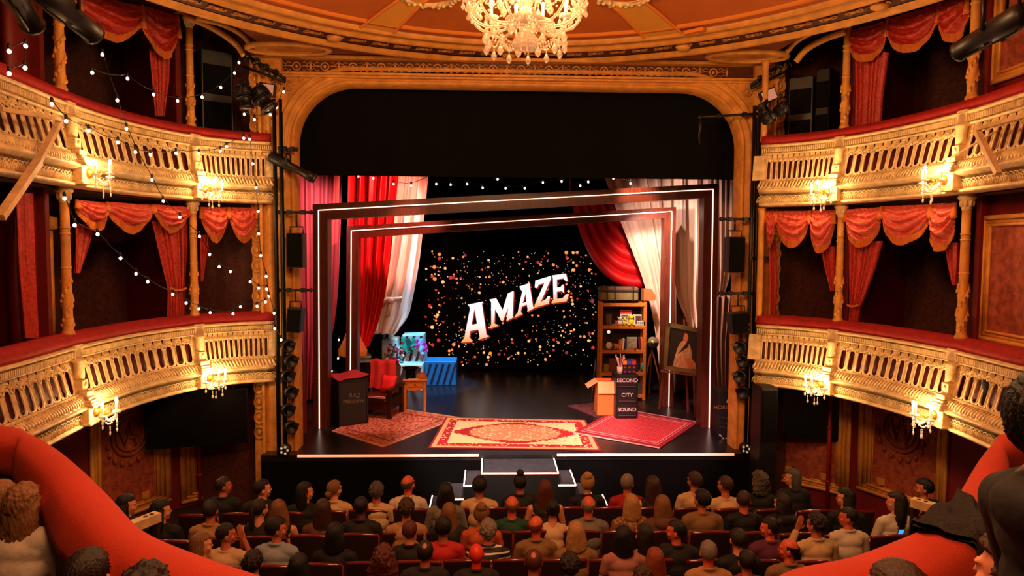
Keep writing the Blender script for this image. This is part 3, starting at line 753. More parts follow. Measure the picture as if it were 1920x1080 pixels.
# monogram medallions
for sd, (px, py) in (('left', (243, 815)), ('right', (1690, 808))):
    pl = SIDES[sd]; q, z = pl.hit(px, py, WOFF+.03); mb = MB(); o = WOFF+.04
    for r, rr in ((1, .022), (.78, .012)):
        mb.tube([pl.W(q+.24*r*math.cos(t), z+.32*r*math.sin(t), o) for t in [2*PI*i/36 for i in range(36)]], rr, 6, closed=True)
    sg = 1 if sd == 'left' else -1
    for P in ([(-.15, .16), (-.07, -.16), (0, .1), (.07, -.16), (.15, .16)], [(-.06, .02), (0, .2), (.08, -.2)], [(.0, -.05), (.12, -.05)]):
        mb.tube([pl.W(q+sg*x, z+y, o) for x, y in P], .016, 6)
    for i in range(9): mb.ball(pl.W(q+.3*math.cos(PI+PI*i/8), z-.1+.34*math.sin(PI+PI*i/8), o), (.035, .035, .05), 7, 5)
    struct('trim_monogram_'+sd, mb, mat('rust_relief', (142, 66, 34), .55, var=.3))
# black screens hung under the balconies
for sd, (a, b), lb in (('left', ((273, 844), (466, 829)), 'large black screen hung beneath the left lower balcony'), ('right', ((1465, 820), (1649, 834)), 'large black screen hung beneath the right lower balcony, beside the wall monogram')):
    A, B = atz(*a, 1.2), atz(*b, 1.2); d = (B-A).normalized(); nn = V((d.y, -d.x, 0))
    if nn.y > 0: nn = -nn
    R = Matrix((d, -nn, V((0, 0, 1)))).transposed(); c = (A+B)/2+V((0, 0, .45)); L_ = (B-A).length
    th = thing('hanging_screen', lb, 'screen', (c.x, c.y, c.z-.45), 0, 'hung side screens')
    mb = MB(); mb.box(c, (L_, .06, .9), R, bev=.01); mb.build('housing', mat('screen_black', (12, 11, 11), .35), th)
    mb = MB(); mb.box(c+nn*.032, (L_-.05, .006, .85), R); mb.build('glass', mat('screen_glass', (6, 6, 7), .28), th)
    mb = MB()
    for t in (-.35, .35): mb.bar(c+d*L_*t+V((0, 0, .43)), c+d*L_*t+V((0, 0, .62)), .04)
    mb.build('hanger', M_BLK, th)
# red standpipes on the lower walls
for sd, (px, py) in (('left', (374, 900)), ('right', (1553, 900))):
    pl = SIDES[sd]; q, z = pl.hit(px, py, WOFF+.1); p = pl.W(q, 0, WOFF+.12); mb = MB(); mb.tube([p, p+V((0, 0, 2.1))], .03, 8)
    for zz in (.5, 1.4): mb.lathe((p.x, p.y, zz), [(.03, 0), (.045, .01), (.045, .04), (.03, .05)], 10)
    tag(mb.build('wall_pipe', mat('red_pipe_paint', (150, 16, 14), .4)), 'red vertical pipe on the %s stalls wall' % sd, 'pipe')
# ================================================================== stage edge, steps
ZD = 1.0
mb = MB(); l0 = atz(557, 855, ZD); l1 = atz(898, 852, ZD); r0 = atz(1044, 851, ZD); r1 = atz(1375, 850, ZD)
for a, b, lb in ((l0, l1, 'left'), (r0, r1, 'right')):
    m_ = MB(); m_.box(((a.x+b.x)/2, STG-.01, ZD-.01), (b.x-a.x, .03, .035)); tag(m_.build('stage_edge_light', M_LEDP), 'coral glowing light strip along the stage edge, %s of the steps' % lb, 'light strip')
def step(name, top, label, led):
    (x0, yb), (x1, yf), z = top
    th = thing(name, label, 'step', ((x0+x1)/2, (yb+yf)/2, 0), 0, None)
    mb = MB(); mb.box(((x0+x1)/2, (yb+yf)/2, z/2), (x1-x0, yb-yf, z), bev=.006); mb.build('block', mat('step_black', (12, 11, 12), .6), th)
    mb = MB(); mb.box(((x0+x1)/2, (yb+yf)/2, z+.004), (x1-x0-.06, yb-yf-.06, .008)); mb.build('tread', mat('grey_step_tread', (66, 66, 74), .55, var=.4, vscale=12), th)
    for (a, b, nm, M) in led:
        mb = MB(); mb.bar(V((*a, z)), V((*b, z)), .02, .02); mb.build(nm, M, th)
pz = .93
a = atz(905, 855, pz); b = atz(903, 888, pz); c = atz(1047, 888, pz)
X0, X1, YF = b.x, c.x, b.y
YB = STG-.01
step('platform_step', ((X0, YB), (X1, YF), pz), 'top platform of the stage steps with glowing edges', [((X0, YB), (X0, YF), 'edge_light', M_LEDW), ((X1, YB), (X1, YF), 'edge_light', M_LEDW), ((X0, YF), (X1, YF), 'front_light', M_LEDP)])
for sg, nm in ((-1, 'left'), (1, 'right')):
    E_ = X0 if sg < 0 else X1
    for i in range(3):
        z = .74-.21*i; xa, xb = E_+sg*(.27*i+.002), E_+sg*(.27*(i+1)); x0, x1 = min(xa, xb), max(xa, xb)
        step('side_step', ((x0, YB), (x1, YF), z), '%s side step below the platform, %s of three' % (nm, ('highest', 'middle', 'lowest')[i]), [((xb, YB), (xb, YF), 'edge_light', M_LEDW), ((x0, YF), (x1, YF), 'front_light', M_LEDW)])
# ================================================================== portals
def portal(Y, pts, label, w_=.27, dp=.3):
    # pts: outer front corners BL, TL, TR, BR in photograph pixels on plane Y
    P = [atY(*p, Y) for p in pts]; P[0].z = ZD; P[3].z = ZD
    th = thing('light_portal', label, 'portal frame', ((P[0].x+P[3].x)/2, Y, ZD), 0, 'tilted light portals')
    def off_in(i): return [V((w_, 0, 0)), V((w_, 0, -w_*1.0)), V((-w_, 0, -w_*1.0)), V((-w_, 0, 0))][i]
    I = [p+off_in(i) for i, p in enumerate(P)]
    for i, nm in ((0, 'post'), (1, 'beam'), (2, 'post')):
        mb = MB(); q = [P[i], P[i+1], I[i+1], I[i]]; mb.prism(q, (0, dp, 0)); mb.build(nm, M_WOOD, th)
    for i, nm in ((0, 'led_strip'), (1, 'led_strip'), (2, 'led_strip')):
        a = (P[i]*.6+I[i]*.4); b = (P[i+1]*.6+I[i+1]*.4); mb = MB(); mb.bar(a-V((0, .006, 0)), b-V((0, .006, 0)), .016, .016, up=(0, 1, 0)); mb.build(nm, M_LED, th)
    return P
portal(12.66, [(588, 803), (586, 383), (1348, 344), (1340, 800)], 'front wooden portal frame with a warm light line')
portal(14.4, [(648, 770), (650, 424), (1268, 388), (1262, 768)], 'rear smaller wooden portal frame with a warm light line', .24)
# ================================================================== LED screen
SY = 18.5
q0, q1 = atY(795, 685, SY), atY(1121, 471, SY)
th = thing('led_screen', 'dark video screen reading AMAZE amid glowing sparks', 'screen', ((q0.x+q1.x)/2, SY, q0.z))
mb = MB(); mb.box(((q0.x+q1.x)/2, SY+.08, (q0.z+q1.z)/2), (q1.x-q0.x+.02, .14, q1.z-q0.z+.02)); mb.box(((q0.x+q1.x)/2, SY+.1, (ZD+q0.z)/2), (q1.x-q0.x-.2, .1, q0.z-ZD)); mb.build('cabinet', mat('led_panel_black', (5, 4, 5), .9, spec=.05), th)
def em(name, rgb, s): m = mat(name, (10, 10, 10), emit=rgb, es=s); nobounce(m); return m
BK = [em('spark_orange', (255, 140, 70), 1.1), em('spark_amber', (255, 190, 105), 1.2), em('spark_red', (215, 50, 40), .9), em('spark_cream', (255, 225, 190), 1.1), em('spark_pink', (190, 70, 90), .6)]
mb = MB(); mb.smooth = False; rb = random.Random(3); n_ = 0
W_, H_ = q1.x-q0.x, q1.z-q0.z
while n_ < 640:
    u, v = rb.random(), rb.random(); r = math.hypot((u-.53)/.52, (v-.5)/.52)
    if rb.random() > .25+.9*math.exp(-((r-.75)/.33)**2): continue
    big = rb.random()**4*.035+.008+.05*max(0, .2-u)*rb.random()*2
    big *= .55+.6*min(1, r)
    c = V((q0.x+W_*u, SY+.002-.00001*n_, q0.z+H_*v)); x = rb.random()
    mb.cur = 3 if big < .014 and x < .55 else (0 if x < .42 else 1 if x < .7 else 2 if x < .88 else 4)
    o = len(mb.v); k = 12; mb.v += [c+V((big*math.cos(2*PI*i/k), 0, big*math.sin(2*PI*i/k))) for i in range(k)]; mb.face([o+i for i in range(k)]); n_ += 1
mb.build('spark_picture', BK, th, fix=False)
LT = {'A': ([(455, 522), (592, 495), (580, 515), (620, 788), (645, 796), (640, 803), (545, 832), (560, 808), (548, 740), (478, 755), (470, 812), (497, 836), (490, 848), (395, 856), (405, 840), (425, 815), (475, 560), (470, 540)], [(515, 560), (537, 690), (488, 700)]),
 'M': ([(645, 478), (705, 465), (762, 570), (808, 425), (858, 400), (860, 415), (850, 620), (860, 632), (795, 668), (800, 640), (812, 545), (765, 665), (750, 665), (695, 560), (690, 690), (722, 700), (720, 708), (645, 733), (648, 715), (662, 700), (662, 500)], None),
 'A2': ([(910, 362), (1005, 330), (1000, 350), (1030, 540), (1045, 550), (980, 585), (982, 560), (975, 520), (930, 540), (922, 585), (938, 603), (865, 640), (870, 620), (895, 590), (935, 405), (918, 385)], [(968, 415), (970, 498), (938, 510)]),
 'Z': ([(1050, 310), (1190, 268), (1185, 300), (1098, 500), (1145, 472), (1158, 450), (1180, 448), (1168, 512), (1040, 552), (1045, 522), (1130, 332), (1082, 345), (1065, 375), (1045, 372)], None),
 'E': ([(1195, 265), (1320, 248), (1334, 310), (1318, 318), (1300, 290), (1240, 300), (1240, 372), (1272, 368), (1285, 350), (1300, 345), (1300, 422), (1285, 402), (1240, 408), (1240, 472), (1290, 465), (1320, 430), (1345, 428), (1325, 492), (1192, 512), (1195, 492), (1210, 480), (1205, 285)], None)}
def letter_mat():
    m = bpy.data.materials.new('letter_white_to_orange'); m.use_nodes = True; nt = m.node_tree; b = nt.nodes['Principled BSDF']
    tc = nt.nodes.new('ShaderNodeTexCoord'); sp = nt.nodes.new('ShaderNodeSeparateXYZ'); r = nt.nodes.new('ShaderNodeValToRGB')
    nt.links.new(tc.outputs['Generated'], sp.inputs[0]); nt.links.new(sp.outputs['Z'], r.inputs[0]); nt.links.new(r.outputs[0], b.inputs['Emission Color'])
    e = r.color_ramp.elements; e[0].position = .05; e[0].color = (*lin((255, 165, 95)), 1); e[1].position = .5; e[1].color = (*lin((255, 248, 250)), 1)
    b.inputs['Base Color'].default_value = (.02, .02, .02, 1); b.inputs['Emission Strength'].default_value = 1.15; return m
M_LT = letter_mat(); M_LS = em('letter_shadow_red', (170, 34, 30), 1); M_LO = em('letter_outline_pink', (255, 170, 150), 1)
def poly_fill(name, outl, hole, Y, M, par, d=(0, 0), th_=.0):
    cu = bpy.data.curves.new(name, 'CURVE'); cu.dimensions = '2D'; cu.fill_mode = 'FRONT'; 
    for L_ in (outl, hole):
        if not L_: continue
        sp = cu.splines.new('POLY'); sp.points.add(len(L_)-1); sp.use_cyclic_u = True
        for i, (x, y) in enumerate(L_):
            p = atY(780+(x+d[0])/4.694, 460+(y+d[1])/4.694, Y); sp.points[i].co = (p.x, p.z, 0, 1)
    o = bpy.data.objects.new(name, cu); COL.objects.link(o); bpy.context.view_layer.update()
    me = bpy.data.meshes.new_from_object(o.evaluated_get(bpy.context.evaluated_depsgraph_get())); COL.objects.unlink(o); bpy.data.objects.remove(o)
    mb = MB(); mb.smooth = False
    mb.v = [V((v.co.x, Y, v.co.y)) for v in me.vertices]
    for p in me.polygons: mb.face(list(p.vertices))
    bpy.data.meshes.remove(me)
    return mb.build(name, M, par, fix=False)
for k_, (ol, hl) in LT.items():
    f = poly_fill('letter', ol, hl, SY-.03, M_LT, th)
    poly_fill('letter_shadow', ol, hl, SY-.02, M_LS, f, (9, 10)).location = (0, 0, 0)
    poly_fill('letter_outline', ol, None, SY-.01, M_LO, f, (14, 15)) if False else None
# ================================================================== stage drapes
def flat(Y):
    def f(px, py):
        p = atY(px, py, Y); p.z = max(p.z, 1.02)
        return p, V((0, -1, 0))
    return f
def hangtop(rows, Y):
    lo, hi = -2500, 300
    for _ in range(40):
        m = (lo+hi)/2
        if atY(rows[0][1], m, Y).z > 8.57: lo = m
        else: hi = m
    r0, r1 = rows[0], rows[1]; t = .4*(r0[0]-lo)/(r1[0]-r0[0])
    return [(lo, r0[1]-(r1[1]-r0[1])*min(t, .6), r0[2]-(r1[2]-r0[2])*min(t, .6))]+rows
_dr = drape_rows
def drape_rows(name, label, M, rows, place, folds, amp, *a, **k):
    if name == 'stage_curtain' and rows[0][0] < 330:
        Y = place(900, 400)[0].y; rows = hangtop(rows, Y); k['nv'] = 70
    return _dr(name, label, M, rows, place, folds, amp, *a, **k)
M_PINK = mat('dusky_rose_cloth', (170, 62, 70), .6, var=.15, vscale=3); M_RED = mat('scarlet_cloth', (200, 8, 14), .5, sheen=.3); M_CRM = mat('ivory_silk', (226, 190, 172), .45)
M_TAUPE = mat('taupe_cloth', (142, 96, 74), .6)
drape_rows('stage_curtain', 'dusky rose stage curtain hanging at the far left of the set', M_PINK, [(318, 554, 642), (480, 558, 637), (560, 560, 633), (630, 565, 624), (655, 568, 612), (748, 572, 596)], flat(14.9), 5, .09, 'stage curtains')
drape_rows('stage_curtain', 'bright scarlet stage curtain at the left of the set', M_RED, [(318, 655, 748), (480, 653, 734), (560, 655, 722), (620, 660, 706), (650, 664, 690)], flat(15.6), 5, .14, 'stage curtains', wob=.8)
drape_rows('stage_curtain', 'ivory stage curtain drawn back left of the screen', M_CRM, [(322, 748, 805), (480, 725, 789), (540, 712, 779), (600, 697, 766), (618, 693, 748), (626, 706, 735)], flat(15.9), 3, .12, 'stage curtains', ph=1, wob=.8)
drape_rows('stage_curtain', 'wide ivory stage curtain sweeping down towards the bookshelf', M_CRM, [(322, 1128, 1268), (420, 1163, 1266), (520, 1203, 1266), (600, 1224, 1266), (700, 1236, 1266), (756, 1248, 1266)], flat(15.7), 6, .11, 'stage curtains', wob=.9)
drape_rows('stage_curtain', 'ivory stage curtain between the two portal frames, gathered above the painting', M_CRM, [(322, 1258, 1350), (500, 1260, 1345), (560, 1268, 1330), (600, 1286, 1324), (614, 1292, 1318)], flat(15.2), 4, .11, 'stage curtains', ph=2, wob=.8)
drape_rows('stage_curtain', 'pale striped side curtain right of the front portal', M_CRM, [(322, 1338, 1380), (500, 1340, 1374), (545, 1342, 1364), (556, 1343, 1354)], flat(13.6), 4, .05, 'stage curtains')
drape_rows('stage_curtain', 'brown lower curtain behind the painting easel', M_TAUPE, [(560, 1240, 1352), (660, 1245, 1350), (775, 1236, 1348)], flat(16.0), 8, .06, 'stage curtains')
drape_rows('stage_curtain', 'brown lower curtain hanging right of the front portal', M_TAUPE, [(552, 1342, 1378), (640, 1340, 1366), (800, 1350, 1362)], flat(14.0), 3, .05, 'stage curtains')
# knot on the left ivory curtain
kp = atY(733, 563, 15.75); mb = MB(); mb.tube([kp+V((-.22, 0, -.1)), kp+V((-.08, -.05, .03)), kp, kp+V((.1, -.05, .03)), kp+V((.25, 0, .06))], [.03, .06, .07, .05, .03], 8); mb.ball(kp+V((0, -.06, 0)), (.09, .07, .08)); 
mb.tube([kp, kp+V((-.03, -.05, -.2)), kp+V((-.08, -.03, -.36))], [.05, .04, .06], 8)
tag(mb.build('curtain_knot', M_CRM), 'ivory knot tied round the left ivory curtain', 'knot')
# scarlet swag
def sw(u, v):
    P0 = atY(1070+u*80, 372-u*4, 16.2); y_end = lerp(545, 420, u); P2 = atY(lerp(1218, 1200, u), y_end-6, 16.2)
    P1 = atY(lerp(1108, 1165, u), lerp(560, 425, u), 16.2)
    p = P0*(1-v)**2+P1*2*v*(1-v)+P2*v*v
    f = abs(math.sin(PI*5*u))**.6; return p+V((0, -.16*f, 0))
mb = MB(); mb.grid(sw, 80, 30); mb.tube([atY(1070, 380, 16.25), V((1.3, 16.25, 8.58))], .012, 5); th = thing('red_swag', 'scarlet swag draped down from the rear portal beam to the bookshelf', 'curtain', atY(1140, 540, 16.2)); mb.build('cloth', M_RED, th)
# ================================================================== things on the stage
def fl(px, py, z=ZD): return atz(px, py, z)
def rug_mat(name, kind):
    m = bpy.data.materials.new(name); m.use_nodes = True; nt = m.node_tree; N = nt.nodes; Lk = nt.links.new; b = N['Principled BSDF']; b.inputs['Roughness'].default_value = .95
    tc = N.new('ShaderNodeTexCoord'); uv = tc.outputs['UV']; sp = N.new('ShaderNodeSeparateXYZ'); Lk(uv, sp.inputs[0])
    def M(op, a, c, cl=False):
        n = N.new('ShaderNodeMath'); n.operation = op; n.use_clamp = cl
        for i, q in enumerate((a, c)):
            if q is None: continue
            if isinstance(q, (int, float)): n.inputs[i].default_value = q
            else: Lk(q, n.inputs[i])
        return n.outputs[0]
    def mix(f, a, c):
        n = N.new('ShaderNodeMix'); n.data_type = 'RGBA'; Lk(f, n.inputs[0])
        for i, q in ((6, a), (7, c)):
            if isinstance(q, tuple): n.inputs[i].default_value = (*lin(q), 1)
            else: Lk(q, n.inputs[i])
        return n.outputs[2]
    U, W = sp.outputs[0], sp.outputs[1]
    au = M('ABSOLUTE', M('SUBTRACT', U, .5), None); aw = M('ABSOLUTE', M('SUBTRACT', W, .5), None)
    eu = M('SUBTRACT', .5, au); ew = M('SUBTRACT', .5, aw)
    asp = {'medallion': 1.5, 'red': 1.5, 'old': 1.3}[kind]
    edge = M('MINIMUM', M('MULTIPLY', eu, asp), ew)
    nz = N.new('ShaderNodeTexNoise'); nz.inputs['Scale'].default_value = 26; nz.inputs['Detail'].default_value = 3; mp = N.new('ShaderNodeMapping'); mp.inputs['Scale'].default_value = (asp, 1, 1); Lk(uv, mp.inputs[0]); Lk(mp.outputs[0], nz.inputs['Vector'])
    vo = N.new('ShaderNodeTexVoronoi'); vo.inputs['Scale'].default_value = {'medallion': 26, 'red': 30, 'old': 16}[kind]; vo.inputs['Randomness'].default_value = {'red': .15}.get(kind, .8); Lk(mp.outputs[0], vo.inputs['Vector'])
    nb = M('GREATER_THAN', nz.outputs[0], .52)
    if kind == 'medallion':
        RED, CR, OR = (168, 14, 18), (236, 196, 140), (212, 132, 92)
        q = M('ADD', M('POWER', M('DIVIDE', au, .40), 1.25), M('POWER', M('DIVIDE', aw, .36), 1.25))
        qn = M('ADD', q, M('MULTIPLY', M('SUBTRACT', nz.outputs[0], .5), .5))
        field = mix(nb, CR, mix(M('GREATER_THAN', vo.outputs['Distance'], .3), OR, CR))
        a = mix(M('LESS_THAN', qn, 1), field, RED)
        q2 = M('ADD', M('POWER', M('DIVIDE', au, .29), 2), M('POWER', M('DIVIDE', aw, .27), 2)); q2n = M('ADD', q2, M('MULTIPLY', M('SUBTRACT', nz.outputs[0], .5), .8))
        a = mix(M('LESS_THAN', q2n, 1), a, mix(M('GREATER_THAN', vo.outputs['Distance'], .38), CR, OR))
        bord = mix(M('GREATER_THAN', vo.outputs['Distance'], .34), CR, RED)
        a = mix(M('LESS_THAN', edge, .15), a, bord)
        a = mix(M('LESS_THAN', edge, .06), a, (214, 150, 100)); a = mix(M('LESS_THAN', M('ABSOLUTE', M('SUBTRACT', edge, .15), None), .008), a, CR); a = mix(M('LESS_THAN', edge, .02), a, (130, 12, 14))
    elif kind == 'red':
        a = mix(M('LESS_THAN', vo.outputs['Distance'], .3), (190, 10, 34), (236, 110, 110))
        a = mix(M('LESS_THAN', edge, .13), a, (150, 8, 26)); a = mix(M('LESS_THAN', M('ABSOLUTE', M('SUBTRACT', edge, .13), None), .01), a, (240, 150, 140)); a = mix(M('LESS_THAN', M('ABSOLUTE', M('SUBTRACT', edge, .085), None), .006), a, (240, 150, 140))
        a = mix(M('LESS_THAN', ew, .02), a, (236, 170, 160))
    else:
        a = mix(nb, (196, 112, 82), (150, 50, 40)); a = mix(M('LESS_THAN', vo.outputs['Distance'], .25), a, (120, 60, 48))
        a = mix(M('LESS_THAN', M('ABSOLUTE', M('SUBTRACT', edge, .14), None), .012), a, (120, 40, 34)); a = mix(M('LESS_THAN', edge, .025), a, (206, 140, 96))
    Lk(a, b.inputs['Base Color']); return m
def rug(pts, z, mt, label, n=10):
    P = [fl(*p, z) for p in pts]; me = bpy.data.meshes.new('rug'); vs = []; fs = []; uvs = []
    for i in range(n+1):
        for j in range(n+1):
            u, v = i/n, j/n; p = (P[0]*(1-u)+P[1]*u)*(1-v)+(P[3]*(1-u)+P[2]*u)*v; vs.append((p.x, p.y, z)); uvs.append((u, v))
    for i in range(n):
        for j in range(n): a = i*(n+1)+j; fs.append((a, a+n+1, a+n+2, a+1))
    N_ = len(vs); per = [i*(n+1) for i in range(n+1)]+[n*(n+1)+j for j in range(1, n+1)]+[i*(n+1)+n for i in range(n-1, -1, -1)]+[j for j in range(n-1, 0, -1)]
    for a in per: vs.append((vs[a][0], vs[a][1], z-.009)); uvs.append(uvs[a])
    for k in range(len(per)): fs.append((per[k], per[(k+1) % len(per)], N_+(k+1) % len(per), N_+k))
    me.from_pydata(vs, [], fs); ul = me.uv_layers.new()
    for l in me.loops: ul.data[l.index].uv = uvs[l.vertex_index]
    me.materials.append(mt); o = bpy.data.objects.new('rug', me); COL.objects.link(o); return tag(o, label, 'rug')
rug([(622, 808), (718, 838), (862, 782), (724, 762)], ZD+.01, rug_mat('faded_rug', 'old'), 'faded rose patterned rug under the armchair')
rug([(803, 839), (1127, 844), (1098, 787), (836, 782)], ZD+.013, rug_mat('medallion_rug', 'medallion'), 'large cream and red medallion rug at the centre of the stage')
rug([(1074, 811), (1236, 840), (1310, 791), (1160, 765)], ZD+.02, rug_mat('crimson_rug', 'red'), 'crimson rug with small dots in front of the black drawer case')
rug([(1063, 760), (1128, 786), (1205, 772), (1140, 752)], ZD+.01, mat('dark_kilim', (120, 46, 44), .9, var=1, vscale=14, vcol=(60, 24, 30)), 'small dark patterned rug behind the cardboard box')
# helper: local builder for furniture turned round z
class LB(MB):
    pass
def at_local(th): return th
# armchair
def armchair():
    p = fl(712, 778); th = thing('armchair', 'brown leather armchair with wooden arms, draped in a red throw', 'armchair', p, -.25)
    lea = mat('brown_leather', (62, 18, 14), .35); wd = mat('chair_mahogany', (36, 12, 8), .35)
    for x in (-.34, .34):
        for y in (-.3, .32):
            mb = MB(); mb.box((x, y, .28), (.08, .08, .56), bev=.008); mb.build('leg', wd, th, world=False)
        mb = MB(); mb.box((x, -.0, .585), (.13, .78, .05), bev=.015); mb.box((x, .0, .3), (.05, .6, .22), bev=.005); mb.build('armrest', wd, th, world=False)
    mb = MB(); mb.box((0, -.02, .24), (.6, .62, .14), bev=.02); mb.build('seat_frame', lea, th, world=False)
    mb = MB(); mb.box((0, -.04, .38), (.6, .64, .15), bev=.05); mb.build('seat', lea, th, world=False)
    mb = MB(); mb.box((0, .3, .66), (.62, .16, .72), Matrix.Rotation(-.18, 3, 'X'), bev=.06); mb.build('backrest', lea, th, world=False)
    mb = MB()
    for z in (.455, .43): mb.tube([(-.28, -.37, z), (.28, -.37, z)], .008, 5)
    mb.build('piping', mat('cream_piping', (224, 160, 130), .5), th, world=False)
    t2 = thing('red_throw', 'striped red throw draped over the armchair back', 'blanket', p+V((0, .05, 1.04)), -.25)
    mb = MB(); mb.grid(lambda u, v: V((-.28+.54*u+.02*math.sin(v*7), (.17-.2*(.45-v) if v < .45 else .17+min(.2, (v-.45)*1.6))+.018*math.sin(u*14), .03-(1.25*(.45-v) if v < .45 else .7*max(0, v-.56))+.015*math.sin(u*10))), 24, 24)
    for v_ in mb.v: v_.z = v_.z
    mb.build('cloth', mat('red_throw_cloth', (206, 30, 26), .8, var=.3, vscale=5, stretch=(1, 1, 14)), t2, world=False)
    t3 = thing('red_cushion', 'small bright red cushion on the armchair seat', 'cushion', p+V((.13, -.05, .46)), -.5)
    mb = MB(); R = Matrix.Rotation(-.3, 3, 'X')
    def cu(u, v):
        x, y = (u-.5)*2, (v-.5)*2; return (x, y)
    for sg in (-1, 1): mb.grid(lambda u, v: V((0, .08, .16))+R@V(((u-.5)*.34*(1+.1*abs(v*2-1)), sg*.075*(1-(2*u-1)**4)*(1-(2*v-1)**4)+0, (v-.5)*.34*(1+.1*abs(2*u-1)))), 12, 12)
    mb.build('cover', mat('bright_red_fabric', (232, 24, 24), .7), t3, world=False)
armchair()
# side table, top hat, small box
tp = fl(779, 768); TH = .66
th = thing('side_table', 'small orange wooden side table with one drawer', 'table', tp, .06)
for x in (-.2, .2):
    for y in (-.15, .15): mb = MB(); mb.box((x, y, .31), (.045, .045, .62), taper=1.2); mb.build('leg', M_WOODO, th, world=False)
mb = MB(); mb.box((0, 0, .65), (.5, .4, .025), bev=.006); mb.build('tabletop', M_WOODO, th, world=False)
mb = MB(); mb.box((0, 0, .56), (.42, .32, .15)); mb.prism([(-.2, -.165, .49), (.2, -.165, .49), (.12, -.165, .45), (0, -.165, .42), (-.12, -.165, .45)], (0, .015, 0)); mb.build('apron', M_WOODO, th, world=False)
mb = MB(); mb.box((0, -.168, .565), (.3, .012, .1), bev=.003); dr = mb.build('drawer', mat('darker_pine', (190, 100, 30), .5), th, world=False)
mb = MB(); mb.ball((0, -.185, .565), .016, 8, 6); mb.build('knob', mat('dark_knob', (60, 24, 10), .4), dr, world=False)
c = tp+V((-.1, -.02, TH+.003)); th = thing('top_hat', 'black top hat standing on the side table', 'hat', c)
mb = MB(); mb.lathe(c, [(.0, 0), (.11, 0), (.1, .05), (.1, .13), (.125, .2), (.0, .2)], 20, sy=.85); mb.build('crown', M_BLKF, th)
mb = MB(); mb.lathe(c+V((0, 0, .2)), [(.12, 0), (.17, .012), (.18, .03), (.165, .02), (.12, .006)], 20, sy=.8); mb.build('brim', M_BLKF, th)
mb = MB(); mb.box(tp+V((.12, .05, TH+.05)), (.2, .18, .09), bev=.004); tag(mb.build('wooden_box', M_WOODO), 'plain orange wooden box on the side table beside the hat', 'box')
mb = MB(); mb.box(tp+V((-.03, -.14, TH+.01)), (.2, .08, .012)); tag(mb.build('card_pack', M_CRM), 'flat pale pack of cards on the front edge of the side table', 'cards')
mb = MB(); b0 = fl(700, 785)+V((.25, -.25, .63)); 
# flight case labelled by hand
p0, p1 = fl(636, 802), fl(690, 794); d = (p1-p0).normalized(); nn = V((d.y, -d.x, 0)); L_ = (p1-p0).length; R = Matrix((d, -nn, V((0, 0, 1)))).transposed(); c = (p0+p1)/2-nn*.3; Hc = .88
th = thing('road_case', 'tall black road case with chalk lettering left of the armchair', 'case', (c.x, c.y, ZD+.012))
mb = MB(); mb.box((c.x, c.y, ZD+.012+Hc/2), (L_, .6, Hc), R, bev=.015); mb.build('body', mat('case_charcoal', (30, 27, 26), .6, var=.3, vscale=5), th)
mb = MB()
for sx in (-1, 1):
    for sy in (-1, 1): q = c+d*(L_/2-.01)*sx+nn*.295*sy; mb.box((q.x, q.y, ZD+.012+Hc/2), (.03, .03, Hc), R)
mb.build('corner_edging', M_BLK, th)
def text(body, loc, size, M, par, R, label=None, name='lettering', font_shear=0, extr=.001):
    cu = bpy.data.curves.new(name, 'FONT'); cu.body = body; cu.size = size; cu.align_x = 'CENTER'; cu.align_y = 'CENTER'; cu.extrude = extr; cu.shear = font_shear; cu.resolution_u = 3
    o = bpy.data.objects.new(name, cu); COL.objects.link(o); bpy.context.view_layer.update()
    me = bpy.data.meshes.new_from_object(o.evaluated_get(bpy.context.evaluated_depsgraph_get())); COL.objects.unlink(o); bpy.data.objects.remove(o)
    me.name = name; me.materials.clear(); me.materials.append(M); o = bpy.data.objects.new(name, me); COL.objects.link(o); o.parent = par
    o.matrix_local = Matrix.Translation(V(loc)-(par.location if par else V((0, 0, 0))))@R.to_4x4(); return o
def faceR(d, nn): return Matrix((d, V((0, 0, 1)), nn)).transposed()
CHK = mat('chalk_paint', (120, 96, 76), .9)
fc = c+nn*.303; zc = ZD+.012
text('RAZ', (fc.x+.02, fc.y, zc+.56), .12, CHK, th, faceR(d, nn)@Matrix.Rotation(-.12, 3, 'Z')); text('MERIDEW', (fc.x, fc.y, zc+.45), .095, CHK, th, faceR(d, nn)@Matrix.Rotation(-.08, 3, 'Z'))
th2 = thing('red_cloth', 'dark red cloth lying over the top of the chalk lettered case', 'cloth', (c.x, c.y, ZD+.012+Hc))
mb = MB(); mb.grid(lambda u, v: c+d*(L_*1.06)*(u-.5)+nn*.66*(v-.5)+V((0, 0, zc-c.z+Hc+.012+.05*u+.012*math.sin(u*9+v*5)-.1*max(0, abs(v-.5)*2-.9)*5*.3)), 20, 16); mb.build('fabric', mat('crimson_cloth', (150, 12, 22), .7), th2)
